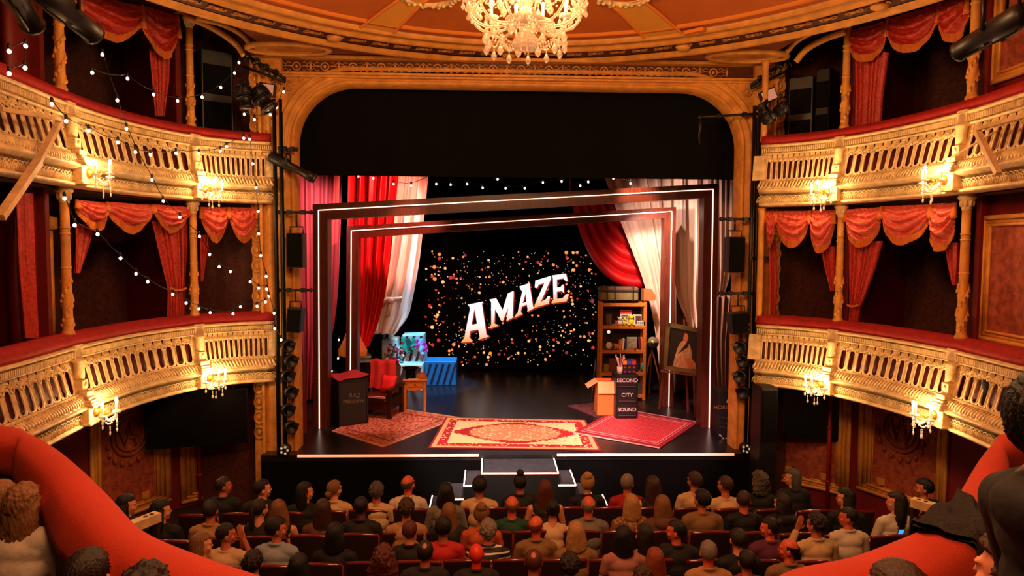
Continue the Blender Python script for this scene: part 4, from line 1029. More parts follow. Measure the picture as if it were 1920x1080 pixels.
# standard lamp
lp = fl(662, 752); th = thing('standard_lamp', 'standard lamp with a fringed amber shade behind the armchair', 'floor lamp', lp)
LX = lp; zt_ = atY(662, 627, lp.y).z; zb_ = atY(662, 656, lp.y).z
mb = MB(); mb.lathe(LX, [(.16, 0), (.16, .03), (.05, .06)], 18); mb.build('base', M_BRS, th)
hh = zb_-ZD; mb = MB(); mb.lathe(LX, [(.018, .04), (.018, hh*.6), (.035, hh*.66), (.018, hh*.7), (.018, hh*.82), (.05, hh*.86), (.02, hh*.93), (.02, hh)], 12); mb.build('pole', mat('copper_pole', (190, 66, 34), .3, metal=.6), th)
hs = zt_-zb_; M_SH = mat('amber_lampshade', (176, 84, 30), .7, emit=(210, 100, 34), es=.28, var=.4, vscale=10)
mb = MB(); mb.grid(lambda u, v: LX+V(((.15+.16*v**1.2+.006*math.sin(u*2*PI*16))*math.cos(2*PI*u), (.15+.16*v**1.2+.006*math.sin(u*2*PI*16))*math.sin(2*PI*u), hh+hs*(1-v)-.02*abs(math.sin(u*PI*8))*v)), 64, 8, cu=True); sh = mb.build('lamp_shade', M_SH, th)
mb = MB(); mb.grid(lambda u, v: LX+V(((.312-.01*v)*math.cos(2*PI*u), (.312-.01*v)*math.sin(2*PI*u), hh-.02*abs(math.sin(u*PI*8))-.09*v-.02*(round(u*96) % 2)*v)), 96, 2, cu=True); mb.build('fringe', M_SH, sh)
mb = MB(); mb.tube([LX+V((.152*math.cos(a), .152*math.sin(a), hh+hs+.012*math.sin(a*8))) for a in [2*PI*i/48 for i in range(48)]], .012, 5, closed=True); mb.build('ruffle', mat('cream_ruffle', (250, 214, 160), .6), sh)
light('lamp_bulb', 'POINT', (LX.x, LX.y, ZD+hh+.1), 5, (1, .5, .2), size=.06)
# striped cases at the back
M_WS = mat('white_case', (206, 214, 208), .6, var=.15, vscale=5); M_STR = mat('dark_stripe', (54, 34, 26), .6)
def striped(name, label, L_, R_, top, bot, Y, body, stripes, dp=.6, ns=4, slant=.25, hinge=True, floor_=True):
    a, b = atY(L_, bot, Y), atY(R_, top, Y); z0 = ZD if floor_ is True else floor_; z1 = b.z
    th = thing(name, label, 'case', ((a.x+b.x)/2, Y, z0), 0); mb = MB(); mb.box(((a.x+b.x)/2, Y+dp/2, (z0+z1)/2), (b.x-a.x, dp, z1-z0), bev=.015); mb.build('body', body, th)
    mb = MB(); mb.smooth = False; wd = b.x-a.x; H = z1-z0
    for i in range(ns):
        x = a.x+wd*(i+.5)/ns; w2 = wd/ns*.2; sl = H*slant
        mb.prism([(max(a.x, x-w2-sl*.5), Y-.004, z0+.06*H), (max(a.x, x+w2-sl*.5), Y-.004, z0+.06*H), (min(b.x, x+w2+sl*.5), Y-.004, z1-.1*H), (min(b.x, x-w2+sl*.5), Y-.004, z1-.1*H)], (0, .003, 0))
    mb.build('stripes', stripes, th); return z1
zt1 = striped('striped_case', 'white cabinet standing at the back left, tied with coloured scarves', 716, 744, 636, 712, 16.9, M_WS, M_STR, ns=2, slant=.5)
zw = striped('striped_case', 'white striped trunk in the middle of the back left group', 745, 797, 652, 716, 16.8, M_WS, M_STR, ns=4)
striped('striped_case', 'white striped box balanced on top of the white trunk', 754, 794, 628, 652, 16.9, M_WS, M_STR, ns=3, floor_=zw)
striped('striped_case', 'white small box on the back left cabinet under the ivory curtain', 718, 734, 624, 636, 17.0, M_WS, M_STR, ns=1, floor_=zt1)
striped('striped_case', 'low blue trunk with dark slanting stripes right of the white cases', 796, 855, 678, 716, 16.6, mat('azure_case', (30, 130, 190), .5, var=.3, vscale=5), mat('navy_stripe', (8, 34, 60), .5), ns=5, dp=.7)
striped('striped_case', 'white low case in front of the striped trunk behind the side table', 742, 792, 684, 718, 16.0, M_WS, M_STR, ns=2, dp=.5)
q = atY(681, 690, 16.5)
for i, (w_, cc) in enumerate(((.36, (206, 214, 208)), (.32, (120, 160, 160)), (.34, (220, 216, 200)), (.28, (90, 96, 96)))):
    mb = MB(); mb.box((q.x, 16.6, ZD+.62+i*.055), (w_, .26, .05), Matrix.Rotation(.1*i, 3, 'Z'), bev=.004); tag(mb.build('book', mat('book_%d' % i, cc, .7)), 'book in the pale stack behind the lamp, %s' % ('lowest', 'second from below', 'second from the top', 'topmost')[i], 'book', 'pale book stack')
mb = MB(); mb.box((q.x, 16.6, ZD+.3), (.44, .4, .59), bev=.01); tag(mb.build('black_plinth', M_BLK), 'black plinth carrying the pale book stack behind the lamp', 'plinth')
# scarves and flowers on cases
def ribbon(pts, w_, M, nm, lb, cat='scarf', grp='coloured scarves'):
    mb = MB(); P = catmull(pts, 8)
    mb.grid(lambda u, v: P[min(len(P)-1, round(u*(len(P)-1)))]+V(((v-.5)*w_, .02*math.sin(u*14+v*4), .012*math.sin(v*8+u*20))), len(P)-1, 5); return tag(mb.build(nm, M), lb, cat, grp)
G_ = mat('emerald_silk', (10, 130, 104), .35, sheen=.4); P_ = mat('magenta_silk', (214, 40, 140), .35); LB_ = mat('pale_blue_silk', (160, 190, 226), .35); TL = mat('dark_teal_silk', (12, 60, 54), .35)
for k_, (xs, ys, M_, lb) in enumerate((((756, 758, 764), (632, 648, 660), G_, 'emerald scarf over the left end of the top white box'), ((764, 768, 770), (634, 646, 662), TL, 'dark teal scarf over the middle of the top white box'), ((774, 776, 773), (634, 645, 655), G_, 'emerald scarf on the right half of the top white box'),
        ((780, 783, 780), (636, 645, 652), P_, 'magenta scarf on the top white box'), ((787, 790, 792), (634, 650, 664), LB_, 'pale blue scarf at the right end of the top white box'), ((794, 797, 799), (640, 650, 660), P_, 'thin magenta scarf hanging off the right corner'))):
    ribbon([atY(x, y, 16.84-.05*i) for i, (x, y) in enumerate(zip(xs, ys))], .12, M_, 'scarf', lb)
fp = atY(738, 690, 16.3); th = thing('flower_bunch', 'bunch of pink, red and green paper flowers before the white cabinet', 'flowers', (fp.x, 16.3, ZD))
fcols = [mat('paper_red', (206, 24, 50), .6), mat('paper_pink', (220, 110, 190), .6), G_, mat('paper_white', (220, 220, 220), .6)]
mb = MB(); mb.lathe((fp.x, 16.3, ZD), [(.1, 0), (.12, .1), (.09, .35), (.11, .5)], 14); mb.build('bucket', mat('brown_bucket', (96, 58, 36), .6), th)
for i, M_ in enumerate(fcols):
    mb = MB()
    for j in range(12):
        c2 = V((fp.x+rnd.uniform(-.2, .22), 16.3+rnd.uniform(-.12, .05), ZD+.55+rnd.uniform(0, .5)+(.15 if i == 0 else -.1 if i == 1 else 0)))
        mb.ball(c2, (.05, .03, .035), 7, 5); mb.tube([c2, V((fp.x, 16.3, ZD+.5))], .004, 4)
    mb.build('blossoms', M_, th)
# bookshelf at the right
Y_ = 15.0; a = atY(1123, 755, Y_); b = atY(1213, 566, Y_); X0s, X1s, Zt = a.x, b.x, b.z
th = thing('bookshelf', 'open pine bookshelf full of toys and books at stage right', 'bookshelf', ((X0s+X1s)/2, Y_, ZD))
D_ = .34
for x in (X0s+.03, X1s-.03):
    mb = MB()
    for y in (Y_+.03, Y_+D_-.03): mb.box((x, y, (ZD+Zt)/2), (.07, .05, Zt-ZD), bev=.005)
    mb.build('side_frame', M_WOODO, th)
shy = [571, 613, 659, 701, 742]; SH = []
for y in shy:
    z = atY(1168, y, Y_).z; mb = MB(); mb.box(((X0s+X1s)/2, Y_+D_/2, z-.0), (X1s-X0s-.02, D_, .05), bev=.006); mb.box(((X0s+X1s)/2, Y_+.01, z-.01), (X1s-X0s-.1, .03, .075), bev=.006); mb.build('shelf', M_WOODO, th); SH.append(z+.028)
mb = MB(); mb.box(((X0s+X1s)/2, Y_+D_+.01, (ZD+Zt)/2), (X1s-X0s, .015, Zt-ZD)); mb.build('back_panel', mat('shelf_back', (40, 22, 12), .8), th)
def sx(px): return atY(px, 640, Y_+.1).x
bc = [(150, 30, 40), (220, 200, 170), (40, 70, 110), (230, 170, 40), (60, 110, 60), (120, 60, 30), (200, 90, 40), (50, 40, 36)]
def book(x, z, h, w_, dp, col, lb, tilt=0, grp='books on the pine shelf'):
    mb = MB(); R = Matrix.Rotation(tilt, 3, 'Y'); mb.box((x, Y_+.14, z+h/2), (w_, dp, h), R, bev=.003); mb.box((x, Y_+.14-dp/2-.001, z+h*.8), (w_*.9, .003, h*.06), R)
    tag(mb.build('book', mat('cover_%d_%d_%d' % col, col, .6)), lb, 'book', grp)
for i in range(5): book(sx(1136)+.028*i, SH[1], .24+.01*(i % 3), .026, .17, [(70, 30, 16), (96, 70, 30), (60, 24, 14), (110, 84, 40), (40, 34, 20)][i], 'dark old book standing at the left end of the upper shelf, %s' % ('first', 'second', 'third', 'fourth', 'fifth')[i])
mb = MB(); c = V((sx(1171), Y_+.2, SH[1])); 
book(sx(1173), SH[1], .34, .26, .04, (190, 206, 200), 'pale picture board with teal and red drawing on the upper shelf')
mb = MB(); mb.box((sx(1173), Y_+.11, SH[1]+.3), (.26, .01, .06)); mb.box((sx(1173), Y_+.11, SH[1]+.22), (.2, .012, .02)); tag(mb.build('red_title_card', mat('red_card', (190, 36, 50), .6)), 'red title card on the pale picture board', 'card')
def toy(name, c, M1, M2, lb, s=1.0, ears=True):
    th = thing(name, lb, 'toy', c); mb = MB(); mb.ball(V(c)+V((0, 0, .07*s)), (.06*s, .05*s, .07*s)); mb.build('body', M1, th)
    mb = MB(); mb.ball(V(c)+V((0, -.01, .17*s)), (.05*s, .045*s, .05*s)); mb.ball(V(c)+V((0, -.05*s, .16*s)), (.02*s, .02*s, .016*s)); h = mb.build('head', M1, th)
    if ears:
        for q in (-1, 1): mb = MB(); mb.ball(V(c)+V((q*.05*s, 0, .2*s)), (.02*s, .012*s, .03*s), 7, 5); mb.build('ear', M2, h)
    for q in (-1, 1): mb = MB(); mb.ball(V(c)+V((q*.05*s, -.05*s, .025*s)), (.025*s, .04*s, .025*s), 7, 5); mb.build('foot', M2, th)
YEL = mat('yellow_plush', (240, 200, 30), .8); BRN = mat('tan_plush', (190, 120, 60), .9); WHT_ = mat('white_plush', (230, 220, 205), .9); PNK = mat('pink_plush', (220, 70, 100), .8)
toy('plush_toy', (sx(1182), Y_+.05, SH[1]), YEL, YEL, 'yellow plush toy on the upper shelf', 1.1)
toy('plush_toy', (sx(1161), Y_+.05, SH[1]), WHT_, BRN, 'white and tan plush toy on the upper shelf', .9); toy('plush_toy', (sx(1170), Y_+.06, SH[1]), YEL, M_BLK, 'yellow and black small plush toy on the upper shelf', .8); toy('plush_toy', (sx(1154), Y_+.04, SH[1]), PNK, PNK, 'tiny pink plush toy at the left of the upper shelf group', .5)
th = thing('picture_card', 'white framed card leaning right of the yellow toy', 'card', (sx(1195), Y_+.12, SH[1])); mb = MB(); mb.box((sx(1195), Y_+.12, SH[1]+.12), (.17, .02, .24)); mb.build('frame', M_WS, th); mb = MB(); mb.box((sx(1196), Y_+.107, SH[1]+.12), (.12, .006, .18)); mb.build('photo', mat('brown_photo', (80, 40, 26), .6), th)
mb = MB(); mb.box((sx(1200), Y_+.03, SH[1]+.05), (.18, .05, .1), bev=.004); th = thing('letter_blocks', 'white block with dark lettering at the right of the upper shelf', 'block', (sx(1200), Y_, SH[1])); mb.build('block', M_WS, th)
mb = MB()
for r in range(3):
    for k_ in range(4): mb.box((sx(1200)-.06+.04*k_, Y_+.003, SH[1]+.02+.03*r), (.022, .003, .012))
mb.build('lettering', M_BLK, th)
# plush dog, frame, books on the middle shelf
c = V((sx(1141), Y_+.02, SH[2])); th = thing('plush_dog', 'floppy eared plush dog on the middle shelf', 'toy', c)
mb = MB(); mb.ball(c+V((.12, .08, .07)), (.14, .09, .07)); mb.build('body', BRN, th)
mb = MB(); mb.ball(c+V((0, 0, .1)), (.075, .07, .085)); mb.ball(c+V((0, -.06, .07)), (.045, .04, .035)); h = mb.build('head', WHT_, th)
mb = MB(); mb.ball(c+V((0, -.1, .075)), (.016, .012, .012), 7, 5); mb.ball(c+V((-.03, -.062, .12)), .01, 6, 4); mb.ball(c+V((.03, -.062, .12)), .01, 6, 4); mb.build('nose_and_eyes', M_BLK, h)
for q in (-1, 1): mb = MB(); mb.ball(c+V((q*.09, 0, .06)), (.028, .03, .09)); mb.build('ear', mat('brown_plush', (90, 44, 20), .9), h)
th = thing('globe_lamp', 'small round white globe light above the plush dog', 'lamp', (sx(1141), Y_+.1, SH[2]+.36)); mb = MB(); mb.ball((sx(1141), Y_+.1, SH[2]+.395), .038); mb.build('globe', mat('milky_globe', (255, 240, 220), .4, emit=(255, 230, 200), es=1), th)
mb = MB(); mb.tube([(sx(1141), Y_+.1, SH[2]+.43), (sx(1141), Y_+.1, SH[1]-.08)], .004, 5); mb.build('cord', M_BLK, th)
th = thing('photo_frame', 'grey photo frame in the middle of the middle shelf', 'frame', (sx(1185), Y_+.1, SH[2])); x_ = sx(1185)
mb = MB(); mb.box((x_, Y_+.12, SH[2]+.14), (.23, .03, .28), bev=.006); mb.build('frame', mat('grey_frame', (150, 130, 104), .5), th); mb = MB(); mb.box((x_, Y_+.1, SH[2]+.14), (.16, .01, .2)); mb.build('photo', mat('faded_photo', (176, 156, 128), .6, var=.7, vscale=16), th)
for i, (px, h, w_, cl, tl, lb) in enumerate(((1163, .22, .05, (214, 110, 60), .15, 'orange book leaning left on the middle shelf'), (1168, .25, .035, (226, 196, 150), .1, 'cream book beside the orange one on the middle shelf'), (1172, .23, .03, (50, 40, 90), .05, 'navy book left of the photo frame'), (1198, .27, .03, (70, 30, 70), -.1, 'purple book right of the photo frame'), (1203, .28, .05, (214, 90, 30), -.08, 'tall orange book right of the purple one'), (1208, .26, .07, (236, 180, 40), 0, 'wide yellow book at the right end of the middle shelf'))):
    book(sx(px), SH[2], h, w_, .18, cl, lb, tl)
mb = MB(); mb.ball((sx(1189), Y_-.0, SH[2]+.04), .038); tag(mb.build('red_ball', mat('red_rubber', (206, 20, 40), .4)), 'small red ball in front of the photo frame', 'ball')
# lower shelf objects
for i, (px, h, w_, cl, lb) in enumerate(((1138, .17, .11, (150, 120, 60), 'small amber framed picture at the left of the third shelf'), (1150, .3, .16, (120, 50, 30), 'dark red framed picture on the third shelf'), (1166, .32, .1, (60, 34, 24), 'dark framed picture behind the pencils'), (1190, .3, .2, (40, 30, 40), 'dark box at the right of the third shelf'))):
    book(sx(px), SH[3], h, w_, .04, cl, lb, 0, 'pictures on the third shelf')
mb = MB(); mb.lathe((sx(1204), Y_+.05, SH[3]), [(.035, 0), (.035, .17), (.02, .2), (0, .2)], 14); tag(mb.build('teal_bottle', mat('teal_plastic', (20, 150, 140), .3)), 'teal bottle at the right end of the third shelf', 'bottle')
for i in range(4): book(sx(1203)-.03*i, SH[4], .25, .026, .17, bc[i*2 % 8], 'magazine standing on the bottom shelf, %s from the right' % ('first', 'second', 'third', 'fourth')[i])
# trunk and carton on top of the shelf
th = thing('old_trunk', 'old khaki canvas trunk with dark straps on the bookshelf', 'trunk', ((X0s+sx(1192))/2, Y_+.17, Zt)); cx_ = (X0s+.0+sx(1194))/2; tw = sx(1194)-X0s
mb = MB(); mb.box((cx_, Y_+.2, Zt+.125), (tw, .4, .2), bev=.02); mb.build('body', mat('khaki_canvas', (120, 100, 52), .8, var=.3), th)
mb = MB(); mb.box((cx_, Y_+.2, Zt+.275), (tw+.01, .41, .1), bev=.03); mb.build('lid', mat('worn_lid', (96, 62, 40), .7, var=.4), th)
mb = MB()
for u in (-.33, -.12, .36): mb.box((cx_+tw*u, Y_+.2, Zt+.175), (.035, .43, .32))
mb.box((cx_, Y_-.005, Zt+.225), (tw+.02, .02, .02)); mb.build('straps', mat('dark_leather_strap', (40, 20, 12), .5), th)
mb = MB(); mb.box((cx_-tw*.3, Y_-.004, Zt+.13), (.06, .012, .06)); mb.build('lock', M_BRS, th)
x_ = sx(1213); th = thing('cardboard_box', 'small cardboard box with slanted lid beside the trunk on the bookshelf', 'box', (x_, Y_+.1, Zt)); mb = MB(); mb.prism([(x_-.11, Y_, Zt+.026), (x_+.15, Y_, Zt+.026), (x_+.16, Y_, Zt+.14), (x_+.06, Y_, Zt+.28), (x_-.11, Y_, Zt+.28)], (0, .3, 0)); mb.build('body', mat('brown_cardboard', (176, 92, 40), .8), th)
# photographic lamp on tripod
lp = atY(1224, 642, 15.1); base = V((lp.x+.02, 15.25, ZD)); th = thing('studio_lamp', 'round brass studio lamp on a wooden tripod right of the bookshelf', 'lamp', base)
mb = MB(); mb.lathe(lp, [(.0, .1), (.06, .1), (.12, .04), (.135, -.02), (.12, -.03)], 24, axis=(0, 1, -.1)); mb.build('housing', M_BLK, th)
mb = MB(); mb.lathe(lp+V((0, -.03, 0)), [(.125, 0), (.1, .03), (.05, .05), (.0, .055)], 24, axis=(0, 1, 0)); mb.ball(lp+V((0, -.04, .01)), .03); mb.build('reflector', mat('brass_reflector', (190, 150, 100), .25, metal=.8, emit=(255, 200, 120), es=.12), th)
for an in (-.5, 1.5, 3.6): mb = MB(); mb.bar(lp+V((0, .08, -.15)), base+V((.3*math.cos(an), .3*math.sin(an), 0)), .03); mb.build('leg', mat('tripod_wood', (110, 50, 26), .5), th)
# painting on an easel
Y1, Y2 = 13.9, 13.5
A, B, Cc, D = atY(1243, 693, Y1), atY(1312, 702, Y2), atY(1316, 617, Y2), atY(1250, 604, Y1)
th = thing('painting', 'dark portrait painting of a figure in pale robes on the easel', 'painting', (A+B)/2); tk = V((.02, .05, 0)); fr = .12
def quad(u, v, o=0): return (A*(1-u)+B*u)*(1-v)+(D*(1-u)+Cc*u)*v+(B-A).cross(D-A).normalized()*o
mb = MB()
for (u0, u1, v0, v1) in ((0, 1, 0, .09), (0, 1, .91, 1), (0, .1, 0, 1), (.9, 1, 0, 1)):
    q = [quad(u0, v0), quad(u1, v0), quad(u1, v1), quad(u0, v1)]; mb.prism([p-V((0, .03, 0)) for p in q], (0, .07, 0))
mb.build('frame', mat('dull_gilt_frame', (120, 96, 60), .4, metal=.3, var=.4), th)
mb = MB(); mb.prism([quad(.08, .08), quad(.92, .08), quad(.92, .92), quad(.08, .92)], (0, .03, 0)); cv = mb.build('canvas', mat('dark_oil_ground', (26, 12, 12), .4), th)
def pshape(pts, nm, M, k_): mb = MB(); mb.smooth = False; mb.add([quad(x, y)-V((0, .002*k_+.001, 0)) for x, y in pts], [list(range(len(pts)))]); mb.build(nm, M, cv, fix=False)
pshape([(.26, .1), (.3, .3), (.36, .5), (.42, .62), (.5, .68), (.6, .66), (.7, .6), (.76, .45), (.78, .3), (.88, .22), (.88, .1), (.6, .08)], 'painted_robe', mat('painted_robe', (206, 150, 110), .5, var=.5, vscale=9, stretch=(3, 3, 1)), 1)
pshape([(.52, .66), (.5, .72), (.5, .8), (.55, .85), (.61, .83), (.64, .76), (.62, .7), (.6, .66)], 'painted_head', mat('painted_skin', (190, 100, 66), .5), 2)
pshape([(.46, .68), (.44, .78), (.48, .86), (.56, .9), (.6, .86), (.54, .84), (.5, .76)], 'painted_hair', mat('painted_hair', (40, 18, 12), .5), 3)
pshape([(.6, .3), (.7, .33), (.8, .2), (.84, .12), (.7, .12), (.62, .2)], 'painted_hands', mat('painted_skin', (190, 100, 66), .5), 3)
th = thing('easel', 'slim wooden easel holding the portrait painting', 'easel', ((A.x+B.x)/2, 13.8, ZD)); M_ES = mat('easel_wood', (104, 48, 26), .5)
for (t_, b_) in (((1252, 640), (1236, 766)), ((1300, 640), (1304, 782)), ((1285, 600), (1290, 772))):
    mb = MB(); p = atY(*t_, 13.95 if b_[0] != 1304 else 13.6); q = fl(*b_); mb.bar(p+V((0, .06, 0)), q, .035); mb.build('leg', M_ES, th)
mb = MB(); mb.bar(A+V((-.04, 0, -.03)), B+V((.04, 0, -.03)), .07, .03); mb.build('ledge', M_ES, th)
# black chest of drawers reading SECOND CITY SOUND
z0 = ZD+.03; a, b = fl(1153, 783, z0), fl(1197, 786, z0); Yc = (a.y+b.y)/2; X0, X1 = a.x, b.x; ZT = atY(1175, 702, Yc).z; dw = .5
th = thing('drawer_cabinet', 'black cabinet with chalk words SECOND CITY SOUND on its front', 'cabinet', ((X0+X1)/2, Yc+dw/2, z0))
mb = MB(); mb.box(((X0+X1)/2, Yc+dw/2, (z0+ZT)/2), (X1-X0, dw, ZT-z0), bev=.01); mb.build('body', mat('black_lacquer', (16, 13, 13), .4), th)
Hh = ZT-z0
for i, wd in enumerate(('SOUND', 'CITY', 'SECOND')):
    zc = z0+Hh*(.16+.33*i)+.03; mb = MB(); mb.box(((X0+X1)/2, Yc-.008, zc), (X1-X0-.07, .02, Hh*.29), bev=.006); dd = mb.build('drawer', mat('black_drawer', (22, 18, 18), .45), th)
    mb = MB(); mb.box(((X0+X1)/2, Yc-.022, zc-Hh*.125), (X1-X0-.1, .012, .012)); mb.build('drawer_edge', mat('worn_edge', (90, 60, 50), .5), dd)
    o = text(wd, ((X0+X1)/2, Yc-.02, zc+.01), .105, mat('white_chalk', (236, 214, 200), .8), th, Matrix(((1, 0, 0), (0, 0, -1), (0, 1, 0))))
# decorated box and paint pots on the cabinet
bx = (X0+X1)/2; th = thing('patterned_box', 'black box with coloured squares on top of the black cabinet', 'box', (bx+.05, Yc+.15, ZT+.003)); mb = MB(); mb.box((bx+.05, Yc+.15, ZT+.14), (.26, .2, .27), bev=.006); mb.build('body', M_BLK, th)
for i, cl in enumerate(((240, 140, 30), (40, 70, 160), (200, 30, 30))): mb = MB(); mb.box((bx-.04+.09*i, Yc+.048, ZT+.225), (.075, .006, .075)); mb.build('coloured_square', mat('square_%d' % i, cl, .5), th)
mb = MB(); 
for i in range(3):
    for j in range(2): mb.box((bx-.04+.09*i, Yc+.048, ZT+.045+.085*j), (.03, .006, .03)); mb.box((bx-.04+.09*i, Yc+.047, ZT+.045+.085*j), (.055, .004, .01))
mb.build('red_marks', mat('square_2', (200, 30, 30), .5), th)
th = thing('paint_brush_jar', 'jar of pale brushes and papers at the left of the cabinet top', 'jar', (X0+.09, Yc+.1, ZT)); c = V((X0+.09, Yc+.1, ZT+.003)); mb = MB(); mb.lathe(c, [(.055, 0), (.06, .14), (.055, .14), (.05, .01)], 14); mb.build('jar', mat('cream_jar', (214, 180, 150), .5), th)
for i in range(9):
    an = i*.7; mb = MB(); q = c+V((.09*math.cos(an), .06*math.sin(an), .3+.03*(i % 3))); mb.tube([c+V((0, 0, .05)), q], .006, 5); mb.ball(q, (.014, .01, .022), 6, 5); mb.build('brush', mat('brush_%d' % (i % 3), [(230, 190, 150), (190, 60, 50), (240, 226, 200)][i % 3], .6), th)
# carton
a, b = fl(1121, 779, z0), fl(1152, 779, z0); w_ = b.x-a.x; cx_ = (a.x+b.x)/2-.01; zt = atY(1135, 716, a.y).z; hz = zt-z0
th = thing('cardboard_box', 'tall orange cardboard box with open flaps left of the black cabinet', 'box', (cx_, a.y+.2, z0)); CB = mat('orange_cardboard', (222, 104, 40), .8)
mb = MB()
for (c_, s_) in (((cx_, a.y, z0+hz/2), (w_, .008, hz)), ((cx_, a.y+.4, z0+hz/2), (w_, .008, hz)), ((cx_-w_/2, a.y+.2, z0+hz/2), (.008, .4, hz)), ((cx_+w_/2, a.y+.2, z0+hz/2), (.008, .4, hz)), ((cx_, a.y+.2, z0+.004), (w_, .4, .008))): mb.box(c_, s_)
mb.build('body', CB, th)
for c_, s_, R_ in (((cx_, a.y-.03, zt-.11), (w_, .008, .24), Matrix.Rotation(-.25, 3, 'X')), ((cx_-w_/2-.1, a.y+.2, zt-.06), (.008, .4, .24), Matrix.Rotation(1.0, 3, 'Y'))):
    mb = MB(); mb.box(c_, s_, R_); mb.build('flap', mat('pale_flap', (240, 160, 100), .8), th)
# walking sticks left of the carton
for i, (t_, b_) in enumerate((((1117, 672), (1109, 748)), ((1121, 672), (1114, 744)))):
    mb = MB(); mb.tube([atY(*t_, 15.0), fl(*b_)], .012, 6); tag(mb.build('cane', mat('grey_cane', (110, 100, 96), .4)), 'thin grey cane leaning on the bookshelf, %s of two' % ('left', 'right')[i], 'cane')
# black poster case at stage right with a white horse and rider
Yp = 11.9; a, b = atY(1345, 835, Yp), atY(1412, 733, Yp); th = thing('poster_case', 'black case with a white horse and rider painted on it, stage right', 'case', ((a.x+b.x)/2, Yp, ZD))
mb = MB(); mb.box(((a.x+b.x)/2, Yp+.2, (ZD+b.z)/2+.0), (b.x-a.x, .4, b.z-ZD), bev=.012); mb.build('body', mat('poster_black', (20, 17, 17), .5), th)
def pp(x, y): return atY(x, y, Yp-.004)
WP = mat('white_paint', (190, 170, 150), .8)
mb = MB(); mb.smooth = False
for pts in ([(1364, 748), (1368, 745), (1374, 750), (1380, 752), (1382, 758), (1378, 762), (1376, 770), (1374, 762), (1370, 760), (1367, 768), (1366, 758), (1362, 754)], [(1371, 744), (1373, 738), (1376, 744), (1375, 752), (1371, 750)]):
    mb.add([pp(*q) for q in pts], [list(range(len(pts)))])
mb.build('horse_and_rider', WP, th, fix=False)
text('HORSE?', pp(1356, 764), .1, mat('dull_ochre_paint', (120, 90, 40), .8), th, Matrix(((1, 0, 0), (0, 0, -1), (0, 1, 0))))
mb = MB()
for i in range(24): mb.ball(pp(1350+i*2.2, 815+9*math.sin(i*.42)+rnd.uniform(-2, 2)), (.018, .004, .012), 6, 4)
mb.build('white_flourish', WP, th)
mb = MB()
for y in (782, 792, 800): mb.tube([pp(1348, y), pp(1372, y+3), pp(1396, y-1)], .003, 4)
mb.build('faint_lines', mat('faint_grey_paint', (70, 60, 56), .8), th)
# ================================================================== rigging beside the opening
YB_ = 11.06
def rig(name, label, base, cat='stage light', group=None): return thing(name, label, cat, base, 0, group)
def profile_light(pa, pb, Y, label, r=.085, group='profile spotlights', lens=True, Yb=None, name='profile_spotlight'):
    a, b = atY(*pa, Y), atY(*pb, Yb or Y); d = (b-a).normalized(); L_ = (b-a).length; th = rig(name, label, (a+b)/2, group=group)
    mb = MB(); mb.lathe(a, [(r*.6, 0), (r*.9, .03), (r*.9, L_*.4), (r*.62, L_*.45), (r*.62, L_*.8), (r*.8, L_*.84), (r*.8, L_), (r*.66, L_), (r*.62, L_-.04)], 18, axis=d)
    for i in range(5): mb.lathe(a+d*(.06+.03*i), [(r*.9, 0), (r*.98, .006), (r*.9, .012)], 18, axis=d)
    mb.build('barrel', M_BLK, th)
    if lens: mb = MB(); mb.lathe(b-d*.03, [(r*.6, 0), (r*.45, .02), (0, .028)], 18, axis=d); mb.build('lens', mat('lens_glass', (150, 140, 150), .1, spec=1), th)
    m = a+d*L_*.42; x = d.cross(V((0, 0, 1))).normalized(); mb = MB(); mb.tube([m+x*r*1.1, m+x*r*1.15+V((0, 0, .17)), m-x*r*1.15+V((0, 0, .17)), m-x*r*1.1], .012, 6); mb.lathe(m+V((0, 0, .17)), [(.025, 0), (.025, .06)], 8); mb.build('yoke', M_BLK, th); return th
for sx_, nm, pxs in ((-1, 'left', (519, 531)), (1, 'right', (1404, 1414))):
    for i, px in enumerate(pxs):
        th = rig('lighting_boom', 'vertical black lighting pole beside the %s edge of the proscenium, %s of two' % (nm, ('left', 'right')[i]), (atY(px, 600, YB_).x, YB_, 1), 'pole', 'lighting booms')
        p = atY(px, 600, YB_); mb = MB(); mb.tube([(p.x, YB_, 1), (p.x, YB_, 6.7)], .028, 8); mb.build('pole', M_BLK, th)
        mb = MB(); mb.tube([(p.x+.04, YB_-.03, 1), (p.x+.05, YB_-.04, 3), (p.x+.03, YB_-.03, 6.5)], .012, 5); mb.build('cable', M_BLKF, th)
    th = rig('truss_arm', 'black lattice arm with clamps at the upper %s of the proscenium' % nm, atY(505 if sx_ < 0 else 1430, 120, YB_), 'truss')
    A_, B_ = ((455, 100), (535, 148)) if sx_ < 0 else ((1485, 105), (1408, 160)); a, b = atY(*A_, YB_), atY(*B_, YB_)
    mb = MB(); mb.tube([a, b], .028, 8); mb.tube([a-V((0, 0, .2)), b-V((0, 0, .05))], .022, 8)
    for i in range(7): u = i/6; v = (i+1)/6; p = a.lerp(b, u); q = (a-V((0, 0, .2))).lerp(b-V((0, 0, .05)), min(1, v)); mb.tube([p, q], .012, 5)
    mb.build('lattice', M_BLK, th)
    for i in range(4):
        mb = MB(); c = a.lerp(b, .15+.22*i)+V((0, -.05, .02)); mb.box(c, (.07, .07, .07), bev=.01); mb.tube([c, c+V((.06*sx_, -.04, -.14))], .014, 6); mb.build('clamp', M_BLK, th)
def bar_(a, b, Y, lb, r=.022, name='scaffold_arm'):
    mb = MB(); p, q = atY(*a, Y), atY(*b, Y); mb.tube([p, q], r, 8)
    for c in (p, q): mb.ball(c, r*1.6, 8, 6)
    for t in (.3, .75): c = p.lerp(q, t); mb.box(c, (.06, .07, .07))
    return tag(mb.build(name, M_BLK), lb, 'bar', 'scaffold arms')
